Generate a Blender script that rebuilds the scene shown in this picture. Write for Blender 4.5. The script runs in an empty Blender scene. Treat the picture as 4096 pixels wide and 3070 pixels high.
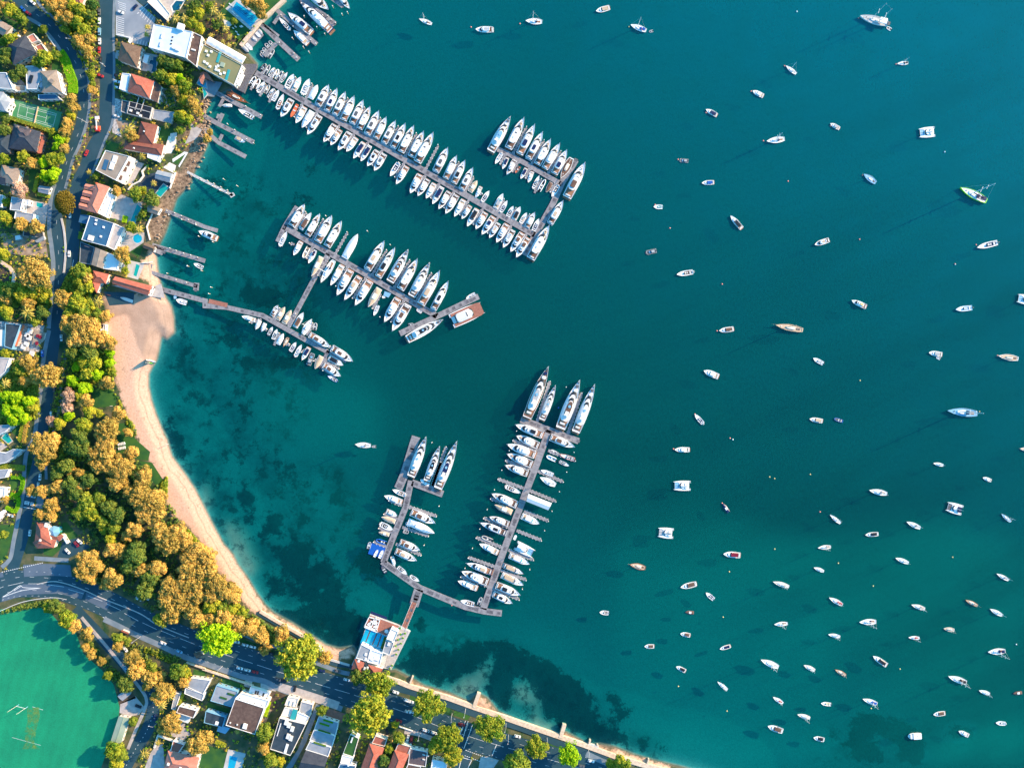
import bpy, math, random
import numpy as np
from mathutils import Vector
R = math.radians
random.seed(7)
SC = bpy.context.scene
COL = SC.collection
# ------------------------------------------------------------------ camera, sky, sun, exposure
H = 557.0                 # flying height above the water, metres
S = 0.175                 # metres per photograph pixel on the water
cam_d = bpy.data.cameras.new("camera")
cam_d.sensor_width = 36
cam_d.lens = 36 * H / (4096 * S)
cam_d.clip_start = 1
cam_d.clip_end = 20000
cam = bpy.data.objects.new("camera", cam_d)
cam.location = (0, 0, H)
COL.objects.link(cam)
SC.camera = cam
SUN_EL = 23.0
TO_SUN = Vector((0.91 * math.cos(R(SUN_EL)), 0.415 * math.cos(R(SUN_EL)), math.sin(R(SUN_EL)))).normalized()
W = bpy.data.worlds.new("World")
SC.world = W
W.use_nodes = True
wn = W.node_tree.nodes
wl = W.node_tree.links
bg = wn["Background"]
sky = wn.new("ShaderNodeTexSky")
sky.sky_type = 'NISHITA'
sky.sun_disc = False
sky.sun_elevation = R(SUN_EL)
sky.sun_rotation = math.atan2(TO_SUN.x, TO_SUN.y)
tint = wn.new("ShaderNodeMixRGB")
tint.blend_type = 'MULTIPLY'
tint.inputs[0].default_value = 1.0
tint.inputs[2].default_value = (0.36, 1.08, 1.42, 1)
wl.new(sky.outputs[0], tint.inputs[1])
wl.new(tint.outputs[0], bg.inputs[0])
bg.inputs[1].default_value = 0.135
sun_d = bpy.data.lights.new("sun", 'SUN')
sun_d.energy = 5.0
sun_d.angle = R(0.5)
sun_d.color = (1.0, 0.68, 0.40)
sun = bpy.data.objects.new("sun", sun_d)
sun.rotation_euler = TO_SUN.to_track_quat('Z', 'Y').to_euler()
sun.location = (300, 150, 300)
COL.objects.link(sun)
vs = SC.view_settings
vs.view_transform = 'Standard'
vs.look = 'None'
vs.gamma = 1
vs.exposure = 1.05
SC.cycles.max_bounces = 6
SC.cycles.transparent_max_bounces = 8

# ------------------------------------------------------------------ coordinates
X0 = [0, 820, 1640, 2460, 3276]
Y0 = [0, 614, 1228, 1842, 2456]
K = 820 / 2212
LAND = 2.0
def src(t, x, y):
    return X0[t[0]] + x * K, Y0[t[1]] + y * K
def at(p, z=0.0):
    f = (H - z) / H
    return Vector(((p[0] - 2048) * S * f, (1535 - p[1]) * S * f, z))
def T(t, x, y, z=0.0):
    return at(src(t, x, y), z)
def nums(s):
    return [float(a) for a in s.replace(',', ' ').split()]
def pairs(s):
    n = nums(s)
    return list(zip(n[::2], n[1::2]))
def tpoly(s):
    """'10:x,y x,y 11:x,y' -> photograph pixels; NN: switches the tile column and row"""
    t = (0, 0)
    out = []
    for w in s.split():
        if ':' in w:
            a, w = w.split(':')
            t = (int(a[0]), int(a[1]))
        x, y = w.split(',')
        out.append(src(t, float(x), float(y)))
    return out

# ------------------------------------------------------------------ objects
def link(name, data=None, parent=None, loc=None):
    o = bpy.data.objects.new(name, data)
    COL.objects.link(o)
    if parent is not None:
        o.parent = parent
    if loc is not None:
        o.location = loc
    return o
def tag(o, label=None, cat=None, group=None, kind=None):
    if label: o['label'] = label
    if cat: o['category'] = cat
    if group: o['group'] = group
    if kind: o['kind'] = kind
    return o
PENDING = []      # (object, look, position, class) labelled at the end by what stands next to them
LANDMARKS = {}    # class -> [(phrase, position, object)]
def pend(o, look, pos, cls):
    PENDING.append((o, look, (pos[0], pos[1]), cls))
def landmark(cls, phrase, pos, o):
    LANDMARKS.setdefault(cls, []).append((phrase, (pos[0], pos[1]), o))

EXCL = []       # ground already taken by roads, roofs and paving: no shrubs there
class MB:
    def __init__(self):
        self.v = []; self.f = []; self.mi = []
    def add(self, vs, fs, mi=0):
        n = len(self.v)
        self.v += [tuple(a) for a in vs]
        self.f += [tuple(i + n for i in f) for f in fs]
        self.mi += [mi] * len(fs)
    def box(self, x0, x1, y0, y1, z0, z1, mi=0):
        self.add([(x0, y0, z0), (x1, y0, z0), (x1, y1, z0), (x0, y1, z0), (x0, y0, z1), (x1, y0, z1), (x1, y1, z1), (x0, y1, z1)],
                 [(3, 2, 1, 0), (4, 5, 6, 7), (0, 1, 5, 4), (1, 2, 6, 5), (2, 3, 7, 6), (3, 0, 4, 7)], mi)
    def loft(self, rings, bot=True, top=True, mi=0):
        n = len(rings[0])
        vs = [p for r in rings for p in r]
        fs = []
        for k in range(len(rings) - 1):
            for i in range(n):
                j = (i + 1) % n
                fs.append((k * n + i, k * n + j, (k + 1) * n + j, (k + 1) * n + i))
        if bot: fs.append(tuple(range(n - 1, -1, -1)))
        if top: fs.append(tuple((len(rings) - 1) * n + i for i in range(n)))
        self.add(vs, fs, mi)
    def prism(self, pts, z0, z1, mi=0):
        if area(pts) < 0: pts = pts[::-1]
        self.loft([[(p[0], p[1], z0) for p in pts], [(p[0], p[1], z1) for p in pts]], mi=mi)
    def sheet(self, pts, z, mi=0):
        if area(pts) < 0: pts = pts[::-1]
        self.add([(p[0], p[1], z) for p in pts], [tuple(range(len(pts)))], mi)
    def tube(self, a, b, r, r2=None, n=6, mi=0):
        a = Vector(a); b = Vector(b)
        d = (b - a).normalized()
        u = d.orthogonal().normalized(); w = d.cross(u)
        r2 = r if r2 is None else r2
        ring = lambda c, q: [c + (u * math.cos(k * 2 * math.pi / n) + w * math.sin(k * 2 * math.pi / n)) * q for k in range(n)]
        self.loft([ring(a, r), ring(b, r2)], mi=mi)
    def mesh(self, name, *mats):
        me = bpy.data.meshes.new(name)
        me.from_pydata(self.v, [], self.f)
        for m in mats: me.materials.append(m)
        if any(self.mi): me.polygons.foreach_set('material_index', self.mi)
        me.update()
        return me
    def obj(self, name, mats, parent=None, loc=None):
        if not isinstance(mats, (list, tuple)): mats = [mats]
        return link(name, self.mesh(name, *mats), parent, loc)
def area(p):
    return sum(p[i][0] * p[(i + 1) % len(p)][1] - p[(i + 1) % len(p)][0] * p[i][1] for i in range(len(p))) / 2
def ribbon(pts, wl_, wr=None):
    """outline of a strip along world points, wl_ to the left and wr to the right of its line"""
    wr = wl_ if wr is None else wr
    P = [Vector((p[0], p[1])) for p in pts]
    L = []; Rr = []
    for i, p in enumerate(P):
        d1 = (P[i] - P[i - 1]).normalized() if i else None
        d2 = (P[i + 1] - P[i]).normalized() if i < len(P) - 1 else None
        d = ((d1 or d2) + (d2 or d1)).normalized()
        n = Vector((-d.y, d.x))
        k = 1 / max(.5, n.dot(Vector((-(d1 or d2).y, (d1 or d2).x))))
        L.append(p + n * wl_ * k); Rr.append(p - n * wr * k)
    return L, Rr
def smooth(pts, n=6):
    """Catmull-Rom through pixels"""
    P = [Vector(p) for p in pts]
    if len(P) < 3: return P
    out = []
    for i in range(len(P) - 1):
        a = P[max(0, i - 1)]; b = P[i]; c = P[i + 1]; d = P[min(len(P) - 1, i + 2)]
        for k in range(n):
            t = k / n
            out.append(.5 * ((2 * b) + (c - a) * t + (2 * a - 5 * b + 4 * c - d) * t * t + (3 * b - a - 3 * c + d) * t ** 3))
    out.append(P[-1])
    return out
def strip(mb, L, Rr, z0, z1=None, mi=0):
    """a strip as a sheet at z0, or as a solid band z0..z1"""
    n = len(L)
    if z1 is None:
        mb.add([(p.x, p.y, z0) for p in L] + [(p.x, p.y, z0) for p in Rr], [(i, n + i, n + i + 1, i + 1) for i in range(n - 1)], mi)
    else:
        for i in range(n - 1):
            mb.prism([L[i], Rr[i], Rr[i + 1], L[i + 1]], z0, z1, mi)

# ------------------------------------------------------------------ materials
M = {}
def mat(name, col, rough=.6, var=.15, scale=.6, col2=None, bump=0, metal=0, spec=.4, coords='Object', detail=4, bscale=None):
    m = bpy.data.materials.new(name)
    m.use_nodes = True
    nt = m.node_tree; N = nt.nodes; L = nt.links
    b = N["Principled BSDF"]
    b.inputs['Roughness'].default_value = rough
    b.inputs['Metallic'].default_value = metal
    b.inputs['Specular IOR Level'].default_value = spec
    tc = N.new('ShaderNodeTexCoord'); 
    nz = N.new('ShaderNodeTexNoise')
    nz.inputs['Scale'].default_value = scale
    nz.inputs['Detail'].default_value = detail
    if coords == 'World':
        g = N.new('ShaderNodeNewGeometry'); L.new(g.outputs['Position'], nz.inputs['Vector'])
    else:
        L.new(tc.outputs[coords], nz.inputs['Vector'])
    rp = N.new('ShaderNodeValToRGB')
    c2 = col2 or tuple(min(1, c * (1 + var)) for c in col)
    c1 = col if col2 else tuple(c * (1 - var) for c in col)
    rp.color_ramp.elements[0].position = .32; rp.color_ramp.elements[1].position = .68
    rp.color_ramp.elements[0].color = (*c1, 1); rp.color_ramp.elements[1].color = (*c2, 1)
    L.new(nz.outputs['Fac'], rp.inputs['Fac'])
    L.new(rp.outputs['Color'], b.inputs['Base Color'])
    if bump:
        bp = N.new('ShaderNodeBump'); bp.inputs['Strength'].default_value = bump; bp.inputs['Distance'].default_value = .1
        nz2 = N.new('ShaderNodeTexNoise'); nz2.inputs['Scale'].default_value = bscale or scale * 4
        L.new(nz.inputs['Vector'].links[0].from_socket, nz2.inputs['Vector'])
        L.new(nz2.outputs['Fac'], bp.inputs['Height']); L.new(bp.outputs['Normal'], b.inputs['Normal'])
    M[name] = m
    return m
def tile_mat(name, col, col2, pitch=.45):
    """roof tiles: rows of courses broken by noise"""
    m = mat(name, col, .75, col2=col2, scale=.5, coords='World')
    nt = m.node_tree; N = nt.nodes; L = nt.links
    b = N["Principled BSDF"]
    br = N.new('ShaderNodeTexBrick'); br.inputs['Scale'].default_value = 1 / pitch
    br.inputs['Mortar Size'].default_value = .06
    br.inputs['Color1'].default_value = (1, 1, 1, 1); br.inputs['Color2'].default_value = (.78, .78, .78, 1); br.inputs['Mortar'].default_value = (.55, .55, .55, 1)
    g = N.new('ShaderNodeNewGeometry'); L.new(g.outputs['Position'], br.inputs['Vector'])
    mx = N.new('ShaderNodeMixRGB'); mx.blend_type = 'MULTIPLY'; mx.inputs[0].default_value = 1
    rp = [n for n in N if n.type == 'VALTORGB'][0]
    L.new(rp.outputs['Color'], mx.inputs[1]); L.new(br.outputs['Color'], mx.inputs[2]); L.new(mx.outputs[0], b.inputs['Base Color'])
    return m
mat('white', (.80, .79, .77), .35, .04, 3)
mat('offwhite', (.66, .65, .62), .5, .06, 3)
mat('grey', (.40, .41, .42), .6, .12, 3)
mat('darkgrey', (.10, .105, .115), .5, .2, 3)
mat('black', (.02, .022, .028), .35, .3, 3)
mat('glass', (.012, .02, .03), .08, .3, 2, spec=.6)
mat('navy', (.012, .022, .085), .4, .2, 3)
mat('blue', (.01, .10, .42), .45, .2, 3)
mat('paleblue', (.20, .42, .58), .5, .12, 3)
mat('teal', (.03, .32, .33), .4, .15, 3)
mat('red', (.48, .03, .03), .4, .15, 3)
mat('wine', (.22, .012, .03), .4, .15, 3)
mat('orange', (.70, .16, .06), .5, .15, 3)
mat('pink', (.85, .28, .22), .5, .1, 3)
mat('yellow', (.70, .52, .22), .5, .15, 3)
mat('lime', (.35, .75, .03), .45, .1, 3)
mat('tan', (.55, .40, .27), .7, .12, 4)
mat('brown', (.14, .075, .05), .6, .25, 5)
mat('teak', (.30, .15, .085), .65, .25, 6)
mat('varnish', (.28, .09, .03), .35, .2, 6)
mat('rubber', (.25, .26, .28), .6, .1, 3)
mat('metal', (.55, .56, .58), .35, .08, 3, metal=.7)
mat('deckboard', (.20, .19, .205), .8, col2=(.30, .285, .295), scale=.35, coords='World')
mat('deckdark', (.12, .115, .13), .8, .3, 1.0, coords='World')
mat('redwood', (.33, .13, .09), .75, .2, .8, coords='World')
mat('concrete', (.42, .41, .40), .85, col2=(.56, .53, .50), scale=.25, coords='World')
mat('paving', (.36, .33, .32), .85, col2=(.52, .46, .43), scale=.4, coords='World')
mat('footpath', (.135, .185, .225), .85, col2=(.22, .26, .29), scale=.22, coords='World')
mat('asphalt', (.010, .056, .082), .85, col2=(.026, .072, .098), scale=.09, coords='World', detail=8, bump=.2, bscale=6)  # blue of roads lying in shade, put into the base colour
mat('slabroad', (.075, .115, .165), .85, col2=(.105, .145, .195), scale=.12, coords='World', detail=7)
mat('carpark', (.19, .225, .27), .85, col2=(.30, .33, .37), scale=.08, coords='World', detail=8)
mat('paint', (.78, .78, .76), .7, .12, 1.5, coords='World')
mat('sandstone', (.56, .42, .30), .85, col2=(.74, .58, .44), scale=.7, coords='World', bump=.3)
mat('rock', (.26, .17, .11), .9, col2=(.50, .36, .26), scale=.8, coords='World', bump=.4)
mat('dirt', (.22, .15, .10), .95, col2=(.42, .31, .23), scale=.35, coords='World', detail=8)
mat('rubble', (.16, .15, .16), .9, col2=(.72, .66, .60), scale=.9, coords='World', detail=8)
mat('lawn', (.010, .080, .022), .95, col2=(.045, .130, .018), scale=.16, coords='World', detail=8, bump=.3, bscale=3)
mat('field', (.001, .215, .105), .95, col2=(.003, .285, .130), scale=.045, coords='World', detail=8, bump=.2, bscale=3)
mat('wornturf', (.20, .33, .06), .95, col2=(.10, .30, .09), scale=.25, coords='World', detail=8)
mat('court', (.035, .20, .085), .8, col2=(.085, .27, .13), scale=.12, coords='World')
mat('mulch', (.055, .040, .030), .95, col2=(.12, .085, .055), scale=.5, coords='World', detail=8)
mat('trunk', (.16, .11, .08), .9, .25, 2, bump=.4)
mat('palebark', (.46, .38, .32), .9, .2, 2)
mat('poolblue', (.01, .36, .55), .12, .12, .25, coords='World')
mat('poolteal', (.01, .34, .33), .12, .12, .25, coords='World')
mat('pooldeep', (.005, .09, .16), .12, .2, .25, coords='World')
mat('poolgreen', (.02, .17, .11), .12, .2, .25, coords='World')
mat('cream', (.74, .68, .60), .8, .06, 1)
mat('brick', (.36, .17, .12), .85, .2, 2)
mat('roofwhite', (.62, .68, .72), .6, .06, .3, coords='World')
mat('roofblue', (.035, .12, .22), .55, .12, .3, coords='World')
mat('roofgrey', (.24, .27, .31), .7, col2=(.33, .35, .38), scale=.3, coords='World')
mat('roofdark', (.020, .038, .055), .7, col2=(.045, .065, .085), scale=.35, coords='World', detail=7)
mat('rooftan', (.27, .215, .17), .85, col2=(.36, .29, .225), scale=.3, coords='World', detail=7)
mat('roofolive', (.19, .20, .095), .8, col2=(.27, .235, .11), scale=.13, coords='World', detail=6)
mat('roofgreen', (.26, .34, .25), .75, col2=(.34, .40, .30), scale=.2, coords='World')
mat('roofearth', (.085, .05, .042), .95, col2=(.15, .095, .075), scale=.5, coords='World', detail=8, bump=.4)
tile_mat('tilered', (.58, .15, .09), (.70, .22, .14))
tile_mat('tilepink', (.72, .25, .17), (.82, .34, .24))
tile_mat('tilemaroon', (.30, .095, .065), (.38, .135, .09))
tile_mat('tilebrown', (.20, .125, .085), (.28, .18, .12))
tile_mat('tileslate', (.050, .060, .085), (.085, .095, .12))
tile_mat('tilepurple', (.12, .095, .105), (.17, .13, .14))
tile_mat('tiletan', (.36, .28, .225), (.46, .36, .29))
tile_mat('tilebrick', (.44, .13, .085), (.55, .18, .12))
def worn(m):
    nt = m.node_tree; N = nt.nodes; L = nt.links; b = N["Principled BSDF"]
    g = N.new('ShaderNodeNewGeometry'); n = N.new('ShaderNodeTexNoise'); n.inputs['Scale'].default_value = .28; n.inputs['Detail'].default_value = 9; n.inputs['Roughness'].default_value = .72
    L.new(g.outputs['Position'], n.inputs['Vector']); r = N.new('ShaderNodeMapRange'); r.inputs[1].default_value = .40; r.inputs[2].default_value = .66; r.inputs[4].default_value = .8; L.new(n.outputs['Fac'], r.inputs[0])
    t = N.new('ShaderNodeBsdfTransparent'); x = N.new('ShaderNodeMixShader'); L.new(r.outputs[0], x.inputs[0]); L.new(t.outputs[0], x.inputs[1]); L.new(b.outputs[0], x.inputs[2]); L.new(x.outputs[0], N['Material Output'].inputs['Surface'])
worn(M['wornturf'])
def mow(m):
    """faint mowing bands and dry blotches"""
    nt = m.node_tree; N = nt.nodes; L = nt.links; b = N["Principled BSDF"]; c = b.inputs['Base Color'].links[0].from_socket
    g = N.new('ShaderNodeNewGeometry'); mp = N.new('ShaderNodeMapping'); mp.inputs['Rotation'].default_value = (0, 0, .3); L.new(g.outputs['Position'], mp.inputs['Vector'])
    w = N.new('ShaderNodeTexWave'); w.inputs['Scale'].default_value = .045; w.inputs['Distortion'].default_value = 4; w.inputs['Detail'].default_value = 3; L.new(mp.outputs[0], w.inputs['Vector'])
    n = N.new('ShaderNodeTexNoise'); n.inputs['Scale'].default_value = 1.1; n.inputs['Detail'].default_value = 6; L.new(g.outputs['Position'], n.inputs['Vector'])
    a = N.new('ShaderNodeMixRGB'); a.inputs[0].default_value = 1; a.blend_type = 'MULTIPLY'; r = N.new('ShaderNodeMapRange'); r.inputs[3].default_value = .955; r.inputs[4].default_value = 1.03; L.new(w.outputs['Fac'], r.inputs[0]); L.new(c, a.inputs[1]); L.new(r.outputs[0], a.inputs[2])
    a2 = N.new('ShaderNodeMixRGB'); a2.inputs[0].default_value = 1; a2.blend_type = 'MULTIPLY'; r2 = N.new('ShaderNodeMapRange'); r2.inputs[1].default_value = .3; r2.inputs[2].default_value = .7; r2.inputs[3].default_value = .84; r2.inputs[4].default_value = 1.14; L.new(n.outputs['Fac'], r2.inputs[0]); L.new(a.outputs[0], a2.inputs[1]); L.new(r2.outputs[0], a2.inputs[2])
    L.new(a2.outputs[0], b.inputs['Base Color'])
mow(M['field'])
def leaf_mat(name, dark, light):
    """leaves: the tone of each clump and a fine noise mix two leaf greens"""
    m = bpy.data.materials.new(name); m.use_nodes = True
    nt = m.node_tree; N = nt.nodes; L = nt.links
    b = N["Principled BSDF"]; b.inputs['Roughness'].default_value = .75; b.inputs['Specular IOR Level'].default_value = .15
    a = N.new('ShaderNodeAttribute'); a.attribute_name = 'tone'
    oi = N.new('ShaderNodeObjectInfo')
    ad = N.new('ShaderNodeMath'); ad.operation = 'MULTIPLY_ADD'; ad.inputs[1].default_value = .40; 
    L.new(oi.outputs['Random'], ad.inputs[0]); L.new(a.outputs['Fac'], ad.inputs[2])
    sb = N.new('ShaderNodeMath'); sb.operation = 'SUBTRACT'; sb.inputs[1].default_value = .16; L.new(ad.outputs[0], sb.inputs[0])
    mx = N.new('ShaderNodeMixRGB'); mx.inputs[1].default_value = (*dark, 1); mx.inputs[2].default_value = (*light, 1)
    L.new(sb.outputs[0], mx.inputs[0]); mx.use_clamp = True
    L.new(mx.outputs[0], b.inputs['Base Color'])
    tr = N.new('ShaderNodeBsdfTranslucent'); L.new(mx.outputs[0], tr.inputs['Color'])
    ms = N.new('ShaderNodeMixShader'); ms.inputs[0].default_value = .22
    L.new(b.outputs[0], ms.inputs[1]); L.new(tr.outputs[0], ms.inputs[2]); L.new(ms.outputs[0], N['Material Output'].inputs['Surface'])
    M[name] = m
leaf_mat('leaf_g', (.25, .200, .040), (.84, .525, .120))
leaf_mat('leaf_y', (.08, .210, .018), (.62, .540, .045))
leaf_mat('leaf_l', (.12, .34, .006), (.56, .74, .015))
leaf_mat('leaf_n', (.06, .170, .022), (.40, .42, .045))
leaf_mat('leaf_d', (.020, .115, .030), (.26, .30, .045))
leaf_mat('leaf_b', (.40, .25, .16), (.74, .49, .35))
leaf_mat('leaf_o', (.14, .105, .012), (.34, .230, .030))
leaf_mat('leaf_p', (.22, .18, .02), (.70, .54, .12))
leaf_mat('leaf_h', (.10, .32, .006), (.32, .60, .012))
# ------------------------------------------------------------------ coast, terrain, water
COAST = tpoly("10:900,-60 10:860,-10 600,230 390,500 560,690 480,830 300,940 130,1010 60,1060 5,1150 0,1250 50,1400 20,1560 "
  "01:2190,0 2110,150 2050,320 1900,480 1830,700 1780,850 1720,970 1680,1080 1700,1250 1730,1400 1790,1560 1850,1656 "
  "02:1870,100 1880,270 1800,340 1740,300 1720,420 1690,560 1640,640 1600,720 1600,850 1630,1000 1680,1150 1740,1300 1800,1430 1850,1600 "
  "03:1890,0 2000,150 2100,300 2212,520 13:100,720 200,900 300,1010 350,1120 450,1250 550,1420 650,1560 740,1640 "
  "14:950,100 1150,230 1300,330 1450,370 1600,350 1640,420 1760,640 2060,600 24:0,680 150,770 400,840 650,950 735,850 830,900 950,1050 1150,1140 1300,1190 1610,1300 "
  "1680,1270 1850,1360 1920,1410 2040,1400 2212,1430 34:200,1510 400,1570 700,1640 900,1690 1200,1800")
COASTW = [at(p) for p in COAST]
LANDPOLY = [(p.x, p.y) for p in COASTW] + [(600, -900), (600, -6000), (-6000, -6000), (-6000, 6000), (-150, 6000), (-150, 400)]
GRASS = """12:80,300 150,250 300,270 330,350 370,430 240,470 150,410;12:360,490 560,560 800,540 1050,560 1040,610 800,640 550,640 420,720 300,650
12:90,640 180,620 190,690 60,710;12:300,1100 400,1070 520,1150 500,1200 420,1200 420,1350 370,1380 330,1200;12:190,1100 260,1090 330,1150 230,1170
12:740,1500 840,1470 900,1560 780,1600 735,1570;12:540,1430 610,1380 600,1440;12:280,800 340,780 340,880 290,860;12:150,1420 220,1400 200,1450;12:40,240 120,240 90,330 30,300
13:740,10 780,0 800,70 870,70 870,120 770,130 740,80;13:890,60 960,50 955,120 885,130;13:900,270 980,200 1020,170 1020,210 940,280;13:1010,230 1060,200 1090,250 1030,285
13:1340,160 1410,100 1490,200 1480,240 1370,210;13:1430,270 1480,260 1470,470 1370,490 1360,380 1430,360;13:310,370 420,300 520,400 510,540 420,520 330,450;13:420,590 520,560 540,650 470,730
13:690,560 760,620 810,700 800,800 660,900 590,870 500,790 600,730 610,650;13:1030,540 1110,570 1060,640 1120,700 1110,730 1000,720 1010,650 950,630;13:420,130 520,200 500,240 440,180
13:900,860 1130,880 1210,980 1060,1040 1070,1160 1220,1100 1300,1110 1400,1190 1440,1290 1540,1220 1560,1310 1450,1390 1440,1520 1520,1650 1250,1650 1000,1530 760,1460 660,1320 720,1240 860,1330 1050,1330 830,1230 790,1080 660,1010 720,950 880,940
13:1640,1030 1720,960 1900,980 1960,1200 1880,1320 1730,1320 1600,1190;02:1760,1130 1850,1160 1920,1300 2000,1480 2030,1600 1960,1680 1880,1640 1800,1430 1730,1260;13:-10,530 110,760 260,1000 300,990 160,760 40,560;13:560,1440 700,1600 840,1690 900,1640 760,1560 640,1440
14:760,-40 800,60 1050,210 1250,330 1450,400 1640,380 1700,180 1750,60 1500,0 1300,-60 1000,-60;14:2060,560 2212,650 2300,600 2300,380 2212,420 2100,450;14:1250,180 1420,160 1500,350 1400,340
24:40,30 170,100 150,220 60,260;24:0,380 170,370 250,450 430,430 500,380 700,300 1000,330 1300,450 1600,600 1800,750 2000,1000 2060,1200 2212,1280 2212,1420 2000,1390 1680,1240 1560,1230 1420,1120 1440,1000 1380,850 1200,700 1080,860 1120,1000 1320,1150 1000,1060 850,880 860,780 910,580 910,440 780,530 740,640 600,660 420,800 350,830 150,740 0,690
34:-60,850 130,950 200,1050 120,1190 -60,1230;34:-60,1230 70,1250 130,1340 390,1350 380,1420 320,1500 280,1420 130,1430 -60,1400;34:1000,1610 1100,1590 1140,1660 980,1660;34:450,1470 660,1480 650,1560 470,1530
44:370,1150 600,1100 900,1150 1130,1330 1190,1500 1190,1660 930,1660 920,1450 790,1430 700,1350 640,1380 740,1500 735,1660 420,1660 400,1500 330,1450;44:1400,1320 1600,1240 1740,1290 1700,1350 1420,1390
11:940,430 1080,420 1200,480 1000,560 900,520;11:360,1400 600,1450 760,1340 800,1500 620,1656 320,1600;11:640,1100 800,1080 820,1180 650,1190;11:60,1370 160,1360 160,1500 80,1500;11:570,820 680,780 600,890;11:1000,60 1200,70 1280,200 1050,180"""
LIGHTSAND = """24:420,820 600,660 740,640 800,520 900,440 910,560 860,780 780,740 680,930;24:1090,870 1200,700 1360,720 1480,900 1430,1000 1300,980 1200,960
13:210,620 420,700 500,880 600,1130 520,1260 400,1150 300,960 230,760;24:1740,900 1870,870 1800,950;24:1340,1000 1440,1000 1400,1150 1350,1130;13:0,200 60,300 60,480 0,500;24:1320,1120 1550,1180 1540,1260 1330,1200"""
BRIGHT = """33:0,900 900,500 2212,900 34:2212,1660 300,1660 0,700;43:-60,900 1200,600 2300,900 44:2300,1660 -60,1660;34:600,1480 1000,1380 1600,1300 2212,1250 2300,1660 700,1660;44:1150,1400 1700,1250 2300,1050 2300,1660 1150,1660;44:-60,1300 300,1430 400,1500 400,1660 -60,1660;44:740,1480 900,1440 930,1660 740,1660
34:80,1150 400,1080 1100,1300 800,1480 400,1450 120,1350;11:-20,100 500,300 900,700 600,1200 200,1500 -60,1500;12:400,700 1100,700 1900,900 1900,1500 1000,1650 600,1500;13:500,200 1200,100 1700,300 1700,900 1300,1000 900,800 600,500
13:1500,900 1900,1300 1800,1656 1500,1500;24:0,60 700,60 900,300 400,420 150,360;12:300,330 600,400 700,520 350,480;24:900,60 1500,200 2000,600 2212,900 1800,700 1300,400"""
BEACH = """02:1130,60 1400,0 1900,-20 1930,300 1760,370 1740,560 1640,760 1650,1000 1760,1300 1880,1600 1930,1680 1700,1680 1560,1560 1480,1380 1380,1150 1300,900 1240,700 1230,420 1130,330 1130,170
03:1640,-20 1930,-20 2212,460 2260,560 13:200,880 330,1040 430,1220 650,1580 820,1700 560,1640 420,1530 300,1300 80,1130 03:2212,930 2100,760 1830,560 1800,380 1720,170
14:600,0 900,60 1150,220 1450,390 1640,340 1640,420 1540,480 1340,470 1060,230;24:-120,640 0,720 400,850 690,980 740,840 950,1070 1630,1320 1660,1260 1900,1410 2212,1440 34:200,1520 700,1650 500,1720 0,1540 24:1900,1440 690,1010 0,780
01:1690,960 1740,1000 1740,1400 1880,1656 1180,1656 1120,1520 1620,1530 1660,1400 1500,1330 1530,1190;01:1880,160 2060,330 1890,360 1850,330"""
ROCKY = """10:-60,1080 60,1060 60,1400 20,1600 -80,1500;01:2060,0 2212,-40 2212,60 2100,200 2080,350 1880,520 1830,720 1780,860 1720,960 1590,960 1600,760 1650,640 1740,500 1860,330 1960,160
00:2060,1280 2212,1180 2212,1656 2040,1656 1960,1560"""
def polys(s):
    return [[(at(p).x, at(p).y) for p in tpoly(q.strip())] for ln in s.split('\n') for q in ln.split(';') if q.strip()]
def inside(px, py, poly):
    r = np.zeros(px.shape, bool)
    n = len(poly)
    for i in range(n):
        x1, y1 = poly[i]; x2, y2 = poly[(i + 1) % n]
        if y1 == y2: continue
        c = (y1 > py) != (y2 > py)
        r ^= c & (px < (x2 - x1) * (py - y1) / (y2 - y1) + x1)
    return r
def axis(a, b, step, far):
    inner = np.arange(a, b + step / 2, step)
    g = step * 1.6 ** np.arange(1, 40); c = np.cumsum(g); c = c[c < far]; c = np.append(c, far)
    return np.concatenate([(a - c)[::-1], inner, b + c])
GX = axis(-372, 372, 1.5, 5600)
GY = axis(-284, 284, 1.5, 5600)
PX, PY = np.meshgrid(GX, GY)
LINE = [(p.x, p.y) for p in COASTW]
dist = np.full(PX.shape, 1e9)
for i in range(len(LINE) - 1):
    ax, ay = LINE[i]; bx, by = LINE[i + 1]
    dx, dy = bx - ax, by - ay
    t = np.clip(((PX - ax) * dx + (PY - ay) * dy) / (dx * dx + dy * dy), 0, 1)
    dist = np.minimum(dist, (PX - ax - t * dx) ** 2 + (PY - ay - t * dy) ** 2)
dist = np.sqrt(dist)
on_land = inside(PX, PY, LANDPOLY)
SD = np.where(on_land, -dist, dist)        # metres out from the shore
def mask(s, blur=2, add=1):
    m = np.zeros(PX.shape)
    for p in polys(s): m[inside(PX, PY, p)] += add
    m = np.minimum(m, 1)
    for _ in range(blur):
        q = np.pad(m, 1, mode='edge')
        m = sum(q[i:i + m.shape[0], j:j + m.shape[1]] for i in range(3) for j in range(3)) / 9
    return m
gz = np.where(SD < 0, np.minimum(LAND, .22 * -SD), -np.minimum(7.0, .16 * SD + .30 * np.minimum(SD, 3)))
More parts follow.
